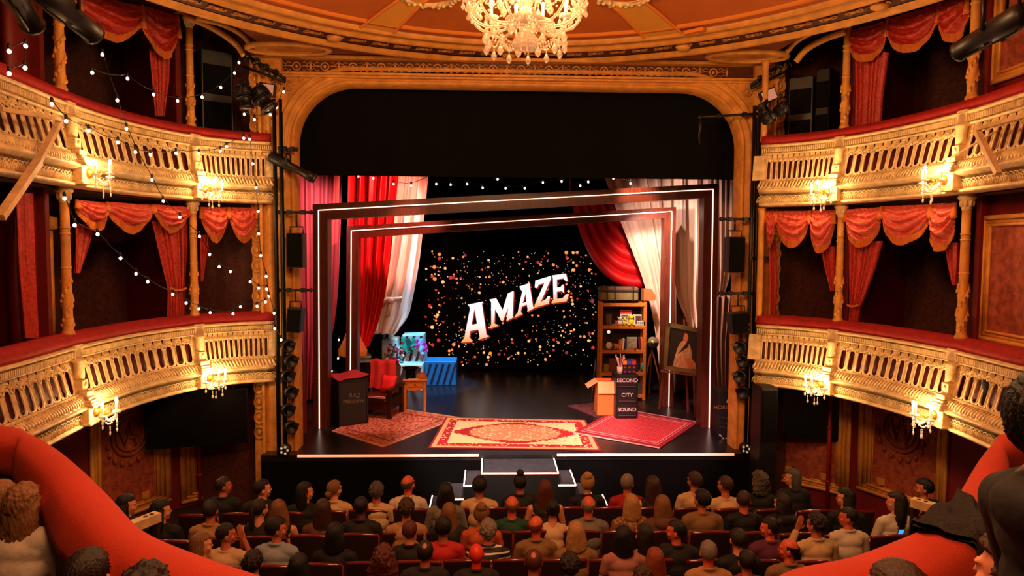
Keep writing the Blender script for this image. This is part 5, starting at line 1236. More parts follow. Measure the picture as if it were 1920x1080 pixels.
bar_((524, 398), (583, 398), YB_, 'horizontal black arm above the left hanging loudspeaker'); bar_((524, 544), (583, 544), YB_, 'horizontal black arm below the left hanging loudspeaker'); bar_((524, 278), (556, 280), YB_, 'short black arm at the top of the left booms')
bar_((1352, 411), (1412, 411), YB_, 'horizontal black arm above the right hanging loudspeaker'); bar_((1350, 550), (1412, 550), YB_, 'horizontal black arm below the right hanging loudspeaker'); bar_((1312, 220), (1424, 213), YB_, 'long black arm reaching into the right of the proscenium opening'); bar_((1408, 484), (1442, 484), YB_, 'short black arm above the right lower box')
mb = MB(); p = atY(1313, 221, YB_); mb.tube([p, p-V((0, 0, .15)), p-V((.02, 0, .3)), p-V((0, 0, .42))], [.02, .03, .018, .01], 6); tag(mb.build('hanging_clamp', M_BLK), 'clamp dangling from the end of the long right arm', 'clamp')
def speaker(a, b, Y, lb, tilt=0):
    p, q = atY(*a, Y), atY(*b, Y); c = (p+q)/2; w_, h = abs(q.x-p.x), abs(p.z-q.z); th = rig('loudspeaker', lb, (c.x, Y, min(p.z, q.z)), 'loudspeaker', 'black loudspeakers')
    R = Matrix.Rotation(tilt, 3, 'Y'); mb = MB(); mb.box(c, (w_, .26, h), R, bev=.015); mb.build('cabinet', M_BLK, th); mb = MB(); mb.box(c+V((0, -.135, 0)), (w_-.03, .01, h-.03), R, bev=.004); mb.build('grille', M_BLKF, th)
    mb = MB(); mb.tube([c+V((-w_*.4, 0, h/2)), c+V((-w_*.4, 0, h/2+.1)), c+V((w_*.4, 0, h/2+.1)), c+V((w_*.4, 0, h/2))], .012, 6); mb.tube([c+V((0, 0, h/2+.1)), c+V((0, 0, h/2+.3))], .016, 6); mb.build('bracket', M_BLK, th)
speaker((541, 437), (572, 502), YB_, 'slim black loudspeaker hanging left of the front portal'); speaker((1362, 444), (1391, 511), YB_, 'slim black loudspeaker hanging right of the front portal')
speaker((541, 577), (568, 622), YB_, 'lower tilted black loudspeaker on the left booms', .08); speaker((1368, 585), (1398, 625), YB_, 'lower tilted black loudspeaker on the right booms', -.1)
th = rig('loudspeaker_stack', 'tall black loudspeaker standing by the right stage corner under the box', (atY(1432, 800, 10.6).x, 10.6, 0), 'loudspeaker'); p, q = atY(1416, 800, 10.6), atY(1450, 722, 10.6); mb = MB(); mb.box(((p.x+q.x)/2, 10.6, (q.z)/2), (q.x-p.x, .4, q.z), bev=.015); mb.build('cabinet', M_BLK, th); mb = MB(); mb.box(((p.x+q.x)/2, 10.39, q.z-.45), (q.x-p.x-.05, .015, .8)); mb.build('grille', M_BLKF, th)
for sd, pxs, lb in (('left', ((372, 215), (430, 105)), 'black loudspeaker standing in the left upper stage box'), ('right', ((1482, 270), (1532, 145)), 'black loudspeaker standing in the right upper stage box'), ('right', ((1536, 262), (1566, 130)), 'slim black equipment rack beside the right upper column')):
    pl = SIDES[sd]; h0, h1 = pl.hit(*pxs[0], -.5), pl.hit(*pxs[1], -.5); a = pl.W(h0[0], 5.17, -.5); b = pl.W(h1[0], h1[1], -.5); d = V((b.x-a.x, b.y-a.y, 0)); L_ = d.length; d.normalize(); nn = V((d.y, -d.x, 0)); R = Matrix((d, -nn, V((0, 0, 1)))).transposed(); c = (a+b)/2
    th = rig('loudspeaker_rack', lb, (c.x, c.y, 5.17), 'loudspeaker', 'box loudspeakers'); mb = MB(); mb.box((c.x, c.y, (5.17+b.z)/2), (L_, .4, b.z-5.17), R, bev=.015); mb.build('cabinet', M_BLK, th)
    q = pl.at((h0[0]+h1[0])/2)[1]; mb = MB()
    for z in (.3, .55, .8): mb.box(V((c.x, c.y, 5.17+(b.z-5.17)*z))+q*.205, (L_*.86, .01, (b.z-5.17)*.2), R)
    mb.build('grille', M_BLKF, th); mb = MB(); mb.bar(V((c.x, c.y, 5.17+(b.z-5.17)*.08))+q*.21-d*L_*.3, V((c.x, c.y, 5.17+(b.z-5.17)*.08))+q*.21+d*L_*.3, .02); mb.build('handle', mat('dull_steel', (120, 110, 100), .4, metal=.6), th)
profile_light((505, 292), (590, 335), YB_, 'long black profile spotlight pointing at the stage from the left booms', .1)
profile_light((478, 168), (507, 205), 10.6, 'bulky black spotlight high on the left booms', .17, name='moving_light'); profile_light((455, 160), (463, 205), 10.4, 'black lamp hanging left of the bulky upper left spotlight', .13)
profile_light((1445, 230), (1425, 195), 10.5, 'black spotlight tilted up on the upper right booms', .12); profile_light((1475, 195), (1448, 220), 10.4, 'black lamp leaning beside the upper right booms', .1)
def panel_light(c, Y, lb, rot):
    p = atY(*c, Y); R = Matrix.Rotation(rot, 3, 'Y'); th = rig('flood_light', lb, p, group='flood lights'); mb = MB(); mb.box(p, (.26, .1, .2), R, bev=.01); mb.build('housing', M_BLK, th)
    mb = MB(); mb.box(p+V((0, -.053, 0)), (.22, .008, .16), R); mb.build('lens', mat('pale_lens', (190, 150, 140), .3, emit=(200, 150, 130), es=.35), th)
panel_light((501, 169), YB_-.1, 'square pale-faced flood light on the upper left booms', .12); panel_light((1440, 180), YB_-.1, 'square pale-faced flood light on the upper right booms', -.4)
# clusters of small lamps low on the booms
for nm, px, ys in (('left', 541, (648, 676, 704, 735, 768, 800)), ('right', 1392, (650, 676, 705, 735))):
    for i, y in enumerate(ys):
        c = atY(px+(3 if i % 2 else -3), y, YB_); th = rig('boom_lamp', 'small round black lamp on the %s booms, number %s from the top' % (nm, ('one', 'two', 'three', 'four', 'five', 'six')[i]), c, group='small boom lamps')
        mb = MB(); d = V((.5 if nm == 'left' else -.5, -.6, -.1)).normalized(); mb.lathe(c-d*.1, [(0, 0), (.06, .01), (.105, .08), (.11, .17), (.09, .17), (.05, .1)], 14, axis=d); mb.build('shell', M_BLK, th)
        mb = MB(); mb.tube([c, c+V((-.12 if nm == 'left' else .12, 0, .05))], .018, 6); mb.box(c+V((.1 if nm == 'left' else -.1, 0, .03)), (.09, .02, .05)); mb.build('bracket', M_BLK, th)
# chrome multi-lens lamps on the stage corners
for px, py, lb in ((533, 843, 'small black lamp with five chrome lenses at the left stage corner'), (1399, 842, 'small black lamp with five chrome lenses at the right stage corner')):
    c = atY(px, py, 10.93); c.z = 1.1; th = rig('corner_lamp', lb, c, group='corner lamps'); mb = MB(); mb.lathe(c, [(0, .12), (.09, .1), (.1, .0), (.0, .0)], 16, axis=(0, 1, 0)); mb.tube([c+V((0, .1, 0)), V((c.x, 11.06, 1.003))], .02, 6); mb.build('body', M_BLK, th)
    mb = MB()
    for i in range(5): a = 2*PI*i/5; mb.ball(c+V((.055*math.cos(a), -.005, .055*math.sin(a))), .021, 8, 6)
    mb.build('lenses', mat('chrome_lens', (220, 200, 170), .15, metal=.7, emit=(255, 220, 170), es=.3), th)
# timber brackets and large spotlights at both sides of the circle
def timber(sd, segs, lb):
    pl = SIDES[sd]; th = None
    for i, (a, b, w_) in enumerate(segs):
        p = [None, None]
        for k, c in enumerate((a, b)): h = pl.hit(c[0], c[1], c[2]); p[k] = pl.W(h[0], h[1], c[2]) if h else atY(c[0], c[1], 6.0)
        if th is None: th = thing('timber_bracket', lb, 'bracket', p[0], 0, 'timber brackets')
        mb = MB(); mb.bar(p[0], p[1], w_, w_*.8); mb.build('beam', M_WOODP, th)
timber('left', [((116, 224, .3), (0, 204, .3), .05), ((113, 226, .28), (72, 303, .3), .06), ((72, 303, .3), (0, 408, .45), .075)], 'pale timber bracket crossing the left upper balcony')
timber('right', [((1828, 243, .3), (1930, 215, .3), .05), ((1832, 246, .3), (1872, 326, .34), .06), ((1782, 296, .3), (1870, 245, .3), .02)], 'tilted timber bracket on the right upper balcony with a thin dark strut')
def big_spot(pa, pb, Ya, Yb, lb, r):
    a, b = atY(*pa, Ya), atY(*pb, Yb); d = (b-a).normalized(); L_ = (b-a).length; th = rig('long_spotlight', lb, (a+b)/2, group='long auditorium spotlights'); mb = MB()
    mb.lathe(a, [(r*.8, 0), (r, .04), (r, L_*.48), (r*.8, L_*.5), (r*.8, L_*.94), (r*.9, L_*.95), (r*.9, L_), (r*.7, L_)], 20, axis=d)
    x = d.cross(V((0, 0, 1))).normalized(); z = x.cross(d)
    for sg in (-1, 1): mb.tube([a+d*.1+z*r*sg, b-d*.05+z*r*.85*sg], .012, 6)
    mb.build('barrel', M_BLK, th)
    mb = MB(); m = a+d*L_*.45; mb.tube([m+x*r*1.1, m+x*r*1.2+V((0, 0, .3)), m-x*r*1.2+V((0, 0, .3)), m-x*r*1.1], .015, 6); mb.build('yoke', M_BLK, th)
    mb = MB(); mb.tube([m+x*r*.9+z*r*.5, m+z*r*1.05, m-x*r*.9+z*r*.5], .008, 5); mb.build('clip', mat('bright_steel', (220, 210, 200), .2, metal=.9), th)
big_spot((70, -25), (176, 64), 5.0, 5.6, 'long black spotlight slanting down at the top left', .1); big_spot((-10, -70), (62, 48), 4.9, 5.5, 'long black spotlight further left, half out of view', .1)
big_spot((1925, 22), (1796, 98), 4.9, 5.5, 'long black spotlight slanting down at the top right', .09); big_spot((1990, -20), (1872, 62), 4.7, 5.2, 'long black spotlight further right, half out of view', .09)
mb = MB(); p = atY(88, 60, 6.6); mb.tube([V((p.x-.55, 5.6, 6.2)), V((p.x-.55, 5.6, 7.4))], .03, 6); 
# ================================================================== festoon strings
def fest(pts, lb, wire=None, name='festoon_string', size=.018):
    # pts: bulbs (px,py); each has a depth rule by where it hangs
    def P(px, py):
        if px < 505:
            h = LEFT.hit(px, py, .38)
            if h: return LEFT.W(h[0], h[1], .38)
        if px < 560: return atY(px, py, 10.75)
        return atY(px, py, wire or 14.0)
    W_ = [P(*p) for p in pts]; th = thing(name, lb, 'string lights', W_[0], 0, 'festoon strings')
    mb = MB()
    for a, b in zip(W_, W_[1:]):
        L_ = (b-a).length; mb.tube([a.lerp(b, t)+V((0, 0, .05-.05*L_*math.sin(PI*t))) for t in (0, .25, .5, .75, 1)], .0055, 5)
    mb.build('cable', M_BLK, th)
    for p in W_:
        mb = MB(); mb.ball(p+V((0, 0, -.002)), (size, size, size*1.15), 10, 7); b_ = mb.build('bulb', M_BULB, th)
        mb = MB(); mb.lathe(p+V((0, 0, .018)), [(.012, 0), (.017, .015), (.017, .04), (.008, .055)], 8); mb.build('socket', M_BLK, b_)
fest([(97, 195), (124, 227), (166, 245), (221, 267), (254, 285), (282, 290), (330, 287), (373, 288), (413, 283), (425, 275), (457, 259)], 'bulb string sagging along the left upper balcony front')
fest([(192, 102), (220, 188), (237, 241), (285, 337), (306, 377), (337, 407), (374, 443), (393, 477), (411, 500), (432, 509), (469, 528), (485, 540), (500, 542)], 'bulb string running steeply down from the left upper box to the lower box')
fest([(121, 372), (140, 422), (183, 439), (226, 484), (255, 513), (277, 528), (324, 552), (349, 568), (373, 579), (394, 586), (437, 588), (451, 575), (482, 574), (498, 566)], 'bulb string across the dark left lower box openings')
fest([(173, 136), (239, 147), (288, 177), (333, 189), (379, 182), (414, 164), (440, 137), (448, 117)], 'bulb string across the left upper box openings')
fest([(532, 172), (519, 201), (507, 215), (477, 224), (458, 214), (453, 167)], 'short bulb string around the upper left booms')
fest([(468, 261), (474, 307), (480, 352), (484, 396), (485, 438), (489, 479), (499, 518), (504, 555), (514, 587), (515, 616), (527, 637)], 'bulb string hanging straight down beside the left booms')
fest([(17, 96), (48, 86), (47, 127), (17, 138)], 'few bulbs at the far upper left edge')
fest([(672, 330), (700, 334), (735, 325), (738, 345), (771, 348), (815, 328), (818, 345), (845, 346), (876, 345), (905, 352), (933, 336), (948, 353), (984, 353), (1018, 342), (1053, 340), (1088, 348), (1103, 341), (1150, 334), (1182, 344)], 'bulb string over the set behind the front portal beam', 12.8)
fest([(671, 469), (653, 605), (635, 637), (634, 672), (622, 696), (631, 702)], 'bulb string trailing down behind the lamp on the left of the set', 14.8)
# ================================================================== chandelier
cx = atY(985, 50, 5.85).x; zc = lambda y: atY(985, y, 5.85).z
B0 = V((cx, 5.85, zc(97))); M_CB = mat('lit_chandelier_crystal', (236, 206, 170), .12, spec=1, emit=(255, 214, 160), es=.1, trans=.7); nobounce(M_CB)  # slight emission puts the chandelier's light into the crystal itself
th = thing('chandelier', 'large crystal chandelier hanging over the stalls', 'chandelier', B0)
mb = MB(); mb.lathe(B0, [(.0, 0), (.05, .01), (.085, .05), (.09, .09), (.06, .13), (.03, .16), (.05, .2), (.16, .24), (.17, .27), (.06, .3), (.05, .45), (.12, .5), (.12, .54), (.04, .58), (.04, .9), (.02, 1.0), (.02, 1.3)], 28); mb.build('stem', M_CB, th)
mb = MB(); mb.tube([B0+V((0, 0, 1.25)), V((cx, 5.85, dome(.1)))], .02, 8); mb.lathe((cx, 5.85, dome(.1)-.1), [(.05, 0), (.18, .08), (.18, .1)], 20); mb.build('ceiling_rod', M_BRS, th)
mb = MB()
for j in range(5):
    for i in range(18): a = 2*PI*(i+.5*(j % 2))/18; rr = (.075, .092, .094, .08, .06)[j]; mb.ball(B0+V((rr*math.cos(a), rr*math.sin(a), .03+.028*j)), .014, 6, 4)
mb.build('beaded_bowl', M_CB, th)
beads = MB(); drops = MB()
def bead_line(a, b, sag, n=12, r=.0095):
    for i in range(n): t = i/(n-1); beads.ball(V(a).lerp(V(b), t)-V((0, 0, sag*math.sin(PI*t))), r, 6, 4)
def drop(p, s=1.0, own=False):
    if own:
        m_ = MB(); m_.tube([V(p), V(p)-V((0, 0, .035*s))], .006, 5); m_.lathe(V(p)-V((0, 0, .115*s)), [(0, 0), (.018*s, .02*s), (.024*s, .04*s), (.01*s, .07*s), (0, .085*s)], 8); m_.build('pendant', M_CB, th); return
    drops.tube([V(p), V(p)-V((0, 0, .035*s))], .006, 5); drops.lathe(V(p)-V((0, 0, .115*s)), [(0, 0), (.018*s, .02*s), (.024*s, .04*s), (.01*s, .07*s), (0, .085*s)], 8)
tips = []
for tier, (n_, R_, z0, zt) in enumerate(((12, .47, .22, .38), (8, .3, .5, .68))):
    for i in range(n_):
        a = 2*PI*(i+.25)/n_; d = V((math.cos(a), math.sin(a), 0)); tipp = B0+d*R_+V((0, 0, zt))
        mb = MB(); P = catmull([B0+d*.06+V((0, 0, z0+.06)), B0+d*R_*.35+V((0, 0, z0-.01)), B0+d*R_*.7+V((0, 0, z0-.03)), B0+d*R_*.97+V((0, 0, z0+.05)), tipp], 5); mb.tube(P, .012, 7); ar = mb.build('arm', M_CB, th)
        mb = MB(); mb.lathe(tipp, [(.01, -.01), (.05, .0), (.065, .03), (.055, .02), (.015, .012), (.016, .03)], 14); mb.build('drip_pan', M_CB, ar)
        mb = MB(); mb.lathe(tipp+V((0, 0, .02)), [(.014, 0), (.014, .1)], 8); mb.build('candle', M_CANDLE, ar)
        mb = MB(); mb.ball(tipp+V((0, 0, .15)), (.017, .017, .035), 8, 6); mb.build('flame_bulb', M_FLAME, ar)
        for q in range(5): b = a+q*2*PI/5; drop(tipp+V((.055*math.cos(b), .055*math.sin(b), .02)), .8)
        drop(B0+d*R_*.72+V((0, 0, z0-.04)), 1.25, True); tips.append((tier, i, n_, tipp, d))
for tier, i, n_, tp_, d in tips:
    nx = [t for t in tips if t[0] == tier and t[1] == (i+1) % n_][0]; bead_line(tp_, nx[3], .13 if tier == 0 else .1, 14)
    bead_line(tp_, B0+d*.1+V((0, 0, .62 if tier else .48)), .04, 12); 
    if tier == 0:
        lo = B0+d*.3+V((0, 0, .1)); bead_line(B0+d*.34+V((0, 0, .19)), B0+d*.09+V((0, 0, .05)), .05, 12); bead_line(B0+d*.34+V((0, 0, .19)), B0+nx[4]*.34+V((0, 0, .19)), .1, 11); drop(B0+(d+nx[4]).normalized()*.33+V((0, 0, .1)), 1.1, True)
drop(B0+V((0, 0, .01)), .3)
beads.build('bead_chains', M_CB, th); tag(drops.build('small_pendants', M_CB, th), kind='stuff')
# ================================================================== the circle front (velvet ledge), timber rails, coat
LZ = 3.2
OUT = [(-260, 778), (0, 798), (60, 815), (103, 838), (144, 869), (189, 913), (242, 972), (285, 1003), (330, 1024), (400, 1050), (480, 1076)]
INN = [(-260, 795), (0, 833), (28, 849), (55, 872), (84, 902), (111, 947), (143, 985), (172, 1015), (205, 1042), (250, 1066), (320, 1100)]
OUR = [(1450, 1078), (1577, 1048), (1675, 1013), (1719, 993), (1782, 950), (1806, 912), (1835, 860), (1862, 826), (1885, 812), (2000, 798)]
INR = [(1640, 1112), (1745, 1082), (1806, 1046), (1835, 1025), (1862, 998), (1880, 960), (1890, 920), (1896, 882), (1903, 845), (2000, 814)]
op = [atz(*p, LZ) for p in OUT]+[V((-.7, 2.1, LZ)), V((-.15, 2.0, LZ)), V((.3, 2.1, LZ))]+[atz(*p, LZ) for p in OUR]
ip = [atz(*p, LZ) for p in INN]+[V((-.8, 1.8, LZ)), V((-.15, 1.7, LZ)), V((.4, 1.8, LZ))]+[atz(*p, LZ) for p in INR]
OP = catmull(op, 6); IP = catmull(ip, 6); NL = len(OP)
def ledge(i, prof): 
    o, n = OP[i], IP[i]; a = (n-o).normalized(); return [o.lerp(n, t)+a*e+V((0, 0, z)) for t, e, z in prof]
PR = [(0, .0, -.5), (0, -.03, -.12), (0, -.02, -.03), (.12, 0, .015), (.5, 0, .03), (.85, 0, .012), (1, .0, -.02), (1, .02, -.05), (1, .045, -.1), (1, .05, -.14), (1, .02, -.17)]
th = thing('circle_ledge', 'wide curving orange-red velvet ledge of the circle in the foreground', 'ledge', (-.15, 1.85, LZ-.5))
mb = MB(); rows = [ledge(i, PR) for i in range(NL)]; k = len(PR); mb.add([p for r in rows for p in r], [(i*k+j, (i+1)*k+j, (i+1)*k+j+1, i*k+j+1) for i in range(NL-1) for j in range(k-1)])
mb.build('velvet_top', mat('orange_red_velvet', (178, 46, 16), .8, var=.12, vscale=3, bump=.15, bscale=90, ), th)
mb = MB(); PR2 = [(1, .0, -.16), (1, .0, -1.2), (.9, 0, -1.2)]; rows = [ledge(i, PR2) for i in range(NL)]; k = 3; mb.add([p for r in rows for p in r], [(i*k+j, (i+1)*k+j, (i+1)*k+j+1, i*k+j+1) for i in range(NL-1) for j in range(k-1)])
mb.build('inner_panel', mat('dark_maroon_panel', (30, 8, 8), .8), th)
mb = MB(); PR3 = [(0, .0, -.3), (0, .05, -1.2), (.3, .0, -1.3)]; rows = [ledge(i, PR3) for i in range(NL)]; mb.add([p for r in rows for p in r], [(i*k+j, (i+1)*k+j, (i+1)*k+j+1, i*k+j+1) for i in range(NL-1) for j in range(k-1)])
mb.build('outer_panel', M_PL2, th)
mb = MB(); fl_ = [p+V((0, 0, -1.22)) for p in IP]; mb.smooth = False
mb.add([V((p.x, p.y, 1.98)) for p in fl_]+[V((p.x, min(p.y-.5, -1.0), 1.98)) for p in fl_], [(i, i+1, NL+i+1, NL+i) for i in range(NL-1)])
struct('floor_circle', mb, mat('dark_carpet', (40, 14, 12)))
def lpos(i, t, dz=0): i = max(0, min(NL-1, i)); a = math.floor(i); b = min(NL-1, a+1); f = i-a; return (OP[a].lerp(OP[b], f)).lerp(IP[a].lerp(IP[b], f), t)+V((0, 0, dz))
iC = (len(OUT)+3+3)*6
best = min(range(NL), key=lambda i: (OP[i]-atz(1752, 975, LZ)).length)
def coat(u, v):
    w_ = 10*(1+.25*math.sin(v*7))*(1-.1*v); i = best+(u-.5)*w_
    if v < .55: t = -.08+v/.55*1.1; dz = .055+.015*math.sin(u*15+v*9)-(.06 if t < 0 else 0)
    else: t = 1.03+.06*math.sin(u*9)+(v-.55)*.25; dz = .03-(v-.55)*2.0
    return lpos(i, t, dz)+V((.01*math.sin(v*30+u*8), 0, 0))
mb = MB(); mb.grid(coat, 26, 40); mb.grid(lambda u, v: coat(u, v)-V((0, 0, .02)), 26, 40)
tag(mb.build('draped_coat', mat('charcoal_wool', (44, 38, 36), .95, var=.5, vscale=40, bump=.9, bscale=120)), 'charcoal wool coat thrown over the right side of the velvet ledge', 'coat')
for a, b, lb in (((296, 968), (215, 1000), 'pale timber rail poking out beyond the velvet ledge on the left'), ((1710, 941), (1800, 966), 'pale timber rail poking out beyond the velvet ledge on the right')):
    p, q = atz(*a, 1.35), atz(*b, 1.35); th = thing('timber_rail', lb, 'rail', (p.x, p.y, 0)); mb = MB(); mb.bar(p, q, .12, .1); mb.build('rail', M_WOODP, th)
    mb = MB()
    for t in (.05, .9): c = p.lerp(q, t); mb.box((c.x, c.y, .65), (.06, .06, 1.3))
    mb.build('post', mat('dark_post', (40, 16, 10), .6), th)
    mb = MB()
    for t in (.15, .3): mb.box(p.lerp(q, t)+V((0, 0, .053)), (.04, .03, .008))
    mb.build('fixing', M_BLK, th)
# ================================================================== seats in the stalls
M_SEAT = mat('dark_plum_seat', (38, 10, 12), .7, bump=.1); M_SRIM = mat('polished_seat_rim', (110, 34, 28), .18, coat=.6)
def make_seat():
    th = thing('theatre_seat', 'x', 'seat', (0, 0, 0), 0, 'stalls seats'); mb = MB()
    def bk(u, v): x = (u-.5)*.5; z = .38+.56*v+(.03*math.sin(PI*u) if v > .9 else 0); return V((x, -.02-.1*v+.05*(2*u-1)**2, z))
    mb.grid(bk, 10, 6); mb.grid(lambda u, v: bk(u, v)+V((0, -.05, 0)), 10, 6); mb.build('backrest', M_SEAT, th, world=False)
    mb = MB(); mb.tube([bk(i/10, 1)+V((0, -.025, .004)) for i in range(11)], .022, 7); mb.tube([bk(0, 1)+V((0, -.025, 0)), bk(0, 0)+V((0, -.025, 0))], .016, 6); mb.tube([bk(1, 1)+V((0, -.025, 0)), bk(1, 0)+V((0, -.025, 0))], .016, 6); mb.build('rim', M_SRIM, th, world=False)
    mb = MB(); mb.box((0, .2, .4), (.46, .44, .1), bev=.03); mb.build('seat', M_SEAT, th, world=False)
    for x in (-.25, .25):
        mb = MB(); mb.box((x, .15, .3), (.04, .34, .6), bev=.01); mb.box((x, .13, .61), (.055, .36, .03), bev=.01); mb.build('armrest', M_SRIM, th, world=False)
    return th
ROWS = [9.08, 8.33, 7.58, 6.85, 6.1]
seat0 = None; SEATS = []
for r, Y in enumerate(ROWS):
    n_ = 17 if r < 2 else 16
    for i in range(n_):
        x = (i-(n_-1)/2)*.53+.1; yy = Y-.18-.012*x*x*.9
        if r == 4 and abs(x-.9) > .6: continue
        lab = 'dark plum theatre seat'
        rz = -.02*x
        if seat0 is None: seat0 = make_seat(); seat0.location = (x, yy, 0); seat0.rotation_euler = (0, 0, -rz)
        SEATS.append((r, i, n_, x, yy, seat0 if not SEATS else dup(seat0, (x, yy, 0), -rz, lab)))
# ================================================================== people
def capsule(mb, a, b, ra, rb, n=12):
    a, b = V(a), V(b); mb.tube([a, b], [ra, rb], n); mb.ball(a, ra, n, 8); mb.ball(b, rb, n, 8)
HC = V((0, 0, 1.2))
def head_parts(mb, ang, tilt=0):
    R = Matrix.Rotation(-ang, 3, 'Z')@Matrix.Rotation(tilt, 3, 'X'); pv = V((0, -.005, 1.11))
    def T(p): return pv+R@(V(p)+HC-pv)
    mb.ball(T((0, -.01, .02)), (.076, .095, .098), 20, 14, R); mb.ball(T((0, .025, -.035)), (.06, .068, .078), 16, 10, R); mb.ball(T((0, .06, -.085)), (.03, .028, .024), 10, 7, R)
    capsule(mb, T((0, .092, .012)), T((0, .102, -.022)), .008, .0115, 8); mb.ball(T((0, .086, -.055)), (.024, .012, .012), 10, 6, R)
    for sg in (-1, 1):
        mb.ball(T((sg*.03, .082, .028)), (.022, .014, .01), 8, 6, R); mb.ball(T((sg*.03, .08, .008)), (.014, .012, .01), 8, 6, R)
        mb.ball(T((sg*.04, .06, -.03)), (.026, .03, .026), 8, 6, R); mb.ball(T((sg*.08, -.005, -.012)), (.012, .022, .034), 10, 8, R)
def hand(mb, wr, d, side, curl=.5, up=(0, 0, 1)):
    wr = V(wr); d = V(d).normalized(); u = V(up); x = d.cross(u).normalized()*side; n = x.cross(d)*side
    for i in range(4):
        o = wr+d*.045+x*(-.03+.02*i); capsule(mb, wr+d*.01+x*(-.018+.012*i), o+d*.035, .014, .012, 8)
        L_ = (.028, .036, .038, .032)[i]; p = o+d*.035; dd = d
        for j in range(3): dd = (dd-n*curl*.45).normalized(); q = p+dd*(L_*(1-.22*j)); capsule(mb, p, q, .0088-.0008*j, .008-.0008*j, 7); p = q
    p = wr+d*.02-x*.028; q = p+(d*.5-x*.8).normalized()*.035; capsule(mb, p, q, .013, .011, 7); capsule(mb, q, q+(d*.9-x*.3-n*.3).normalized()*.03, .01, .009, 7)
def remesh(mb, name, vox, smooth=2):
    me = bpy.data.meshes.new(name); me.from_pydata([p[:] for p in mb.v], [], mb.f); o = bpy.data.objects.new('tmp', me); COL.objects.link(o)
    m = o.modifiers.new('r', 'REMESH'); m.mode = 'VOXEL'; m.voxel_size = vox; m.use_smooth_shade = True
    s = o.modifiers.new('s', 'SMOOTH'); s.iterations = smooth; s.factor = .5
    bpy.context.view_layer.update(); out = bpy.data.meshes.new_from_object(o.evaluated_get(bpy.context.evaluated_depsgraph_get())); out.name = name
    COL.objects.unlink(o); bpy.data.objects.remove(o); bpy.data.meshes.remove(me)
    out.polygons.foreach_set('use_smooth', [True]*len(out.polygons)); out.materials.clear(); out.materials.append(M_SKIN); return out
ARM = {'rest': ((.185, -.03, .965), (.25, .02, .7), (.14, .28, .62)), 'up': ((.185, -.03, .965), (.23, .2, .78), (.13, .18, 1.06))}
def arms(mb, pr, pl_, e=0, part=1.0, hands=True):
    for sg, po in ((1, pr), (-1, pl_)):
        a, b, c = [V((p[0]*sg, p[1], p[2])) for p in ARM[po]]
        if part < 1: m_ = a.lerp(b, part); capsule(mb, a, m_, .05+e, .045+e); continue
        capsule(mb, a, b, .048+e, .04+e); capsule(mb, b, c if e == 0 else b.lerp(c, .93), .04+e, .027+e)
        if hands and e == 0: hand(mb, c+(c-b).normalized()*.02, (c-b) if po == 'up' else (-.2*sg, 1, -.1), sg, .5 if po == 'rest' else .35, up=(0, 0, 1) if po == 'rest' else (0, -1, 0))
def torso(mb, e=0, fem=0):
    s = 1-.1*fem
    for p, r in (((0, 0, .54), (.165, .13, .1)), ((0, -.02, .66), (.145+.0*fem, .11, .12)), ((0, -.035, .8), (.16*s, .115, .13)), ((0, -.03, .92), (.17*s, .1, .1))): mb.ball(p, (r[0]+e, r[1]+e, r[2]+e*.6), 18, 12)
    capsule(mb, (-.13*s, -.03, .975), (.13*s, -.03, .975), .058+e, .058+e); capsule(mb, (-.07*s, -.025, 1.01), (.07*s, -.025, 1.01), .045+e*.6, .045+e*.6)
BODY = {}
def body(ang, pr='rest', pl_='rest', tilt=0):
    key = (round(ang, 2), pr, pl_, tilt)
    if key in BODY: return BODY[key]
    mb = MB(); torso(mb); capsule(mb, (0, -.03, .99), (0, -.002, 1.12), .062, .05); head_parts(mb, ang, tilt); arms(mb, pr, pl_)
    for sg in (-1, 1): capsule(mb, (sg*.09, .0, .53), (sg*.12, .4, .53), .085, .065); capsule(mb, (sg*.12, .4, .53), (sg*.12, .42, .1), .06, .04); capsule(mb, (sg*.12, .4, .06), (sg*.12, .54, .045), .045, .035)
    BODY[key] = remesh(mb, 'body', .0095 if pr == pl_ else .0075, 2); return BODY[key]
GARM = {}
def garment(kind, pr='rest', pl_='rest'):
    key = (kind, pr, pl_)
    if key in GARM: return GARM[key]
    mb = MB(); e = {'tee': .014, 'shirt': .016, 'jacket': .028, 'vest': .011, 'hood': .03}[kind]; torso(mb, e, 1 if kind == 'vest' else 0)
    if kind == 'vest': pass
    else: arms(mb, pr, pl_, e*.8, {'tee': .5}.get(kind, 1), False)
    if kind in ('shirt', 'jacket'):
        mb.tube([V((.072*math.cos(a), -.022+.065*math.sin(a), 1.05-.015*math.sin(a))) for a in [2*PI*i/20 for i in range(20)]], .016, 7, closed=True)
    elif kind == 'tee': mb.tube([V((.076*math.cos(a), -.022+.07*math.sin(a), 1.035-.015*math.sin(a))) for a in [2*PI*i/20 for i in range(20)]], .009, 6, closed=True)
    if kind == 'hood': mb.ball((0, -.11, 1.02), (.12, .07, .08), 14, 10); mb.tube([V((.085*math.cos(a), -.03+.085*math.sin(a), 1.05-.02*math.sin(a))) for a in [2*PI*i/20 for i in range(20)]], .03, 7, closed=True)
    me = remesh(mb, 'top', .012, 3)
    GARM[key] = me; return me
mb = MB()
for sg in (-1, 1): capsule(mb, (sg*.09, .0, .54), (sg*.12, .4, .54), .098, .078); capsule(mb, (sg*.12, .4, .54), (sg*.12, .42, .14), .073, .06)
mb.ball((0, 0, .53), (.18, .145, .09), 16, 10); TROU = remesh(mb, 'trousers', .014, 3)
mb = MB()
for sg in (-1, 1): capsule(mb, (sg*.12, .42, .05), (sg*.12, .56, .045), .052, .042)
SHOE = remesh(mb, 'shoes', .012, 2)
HAIR = {}
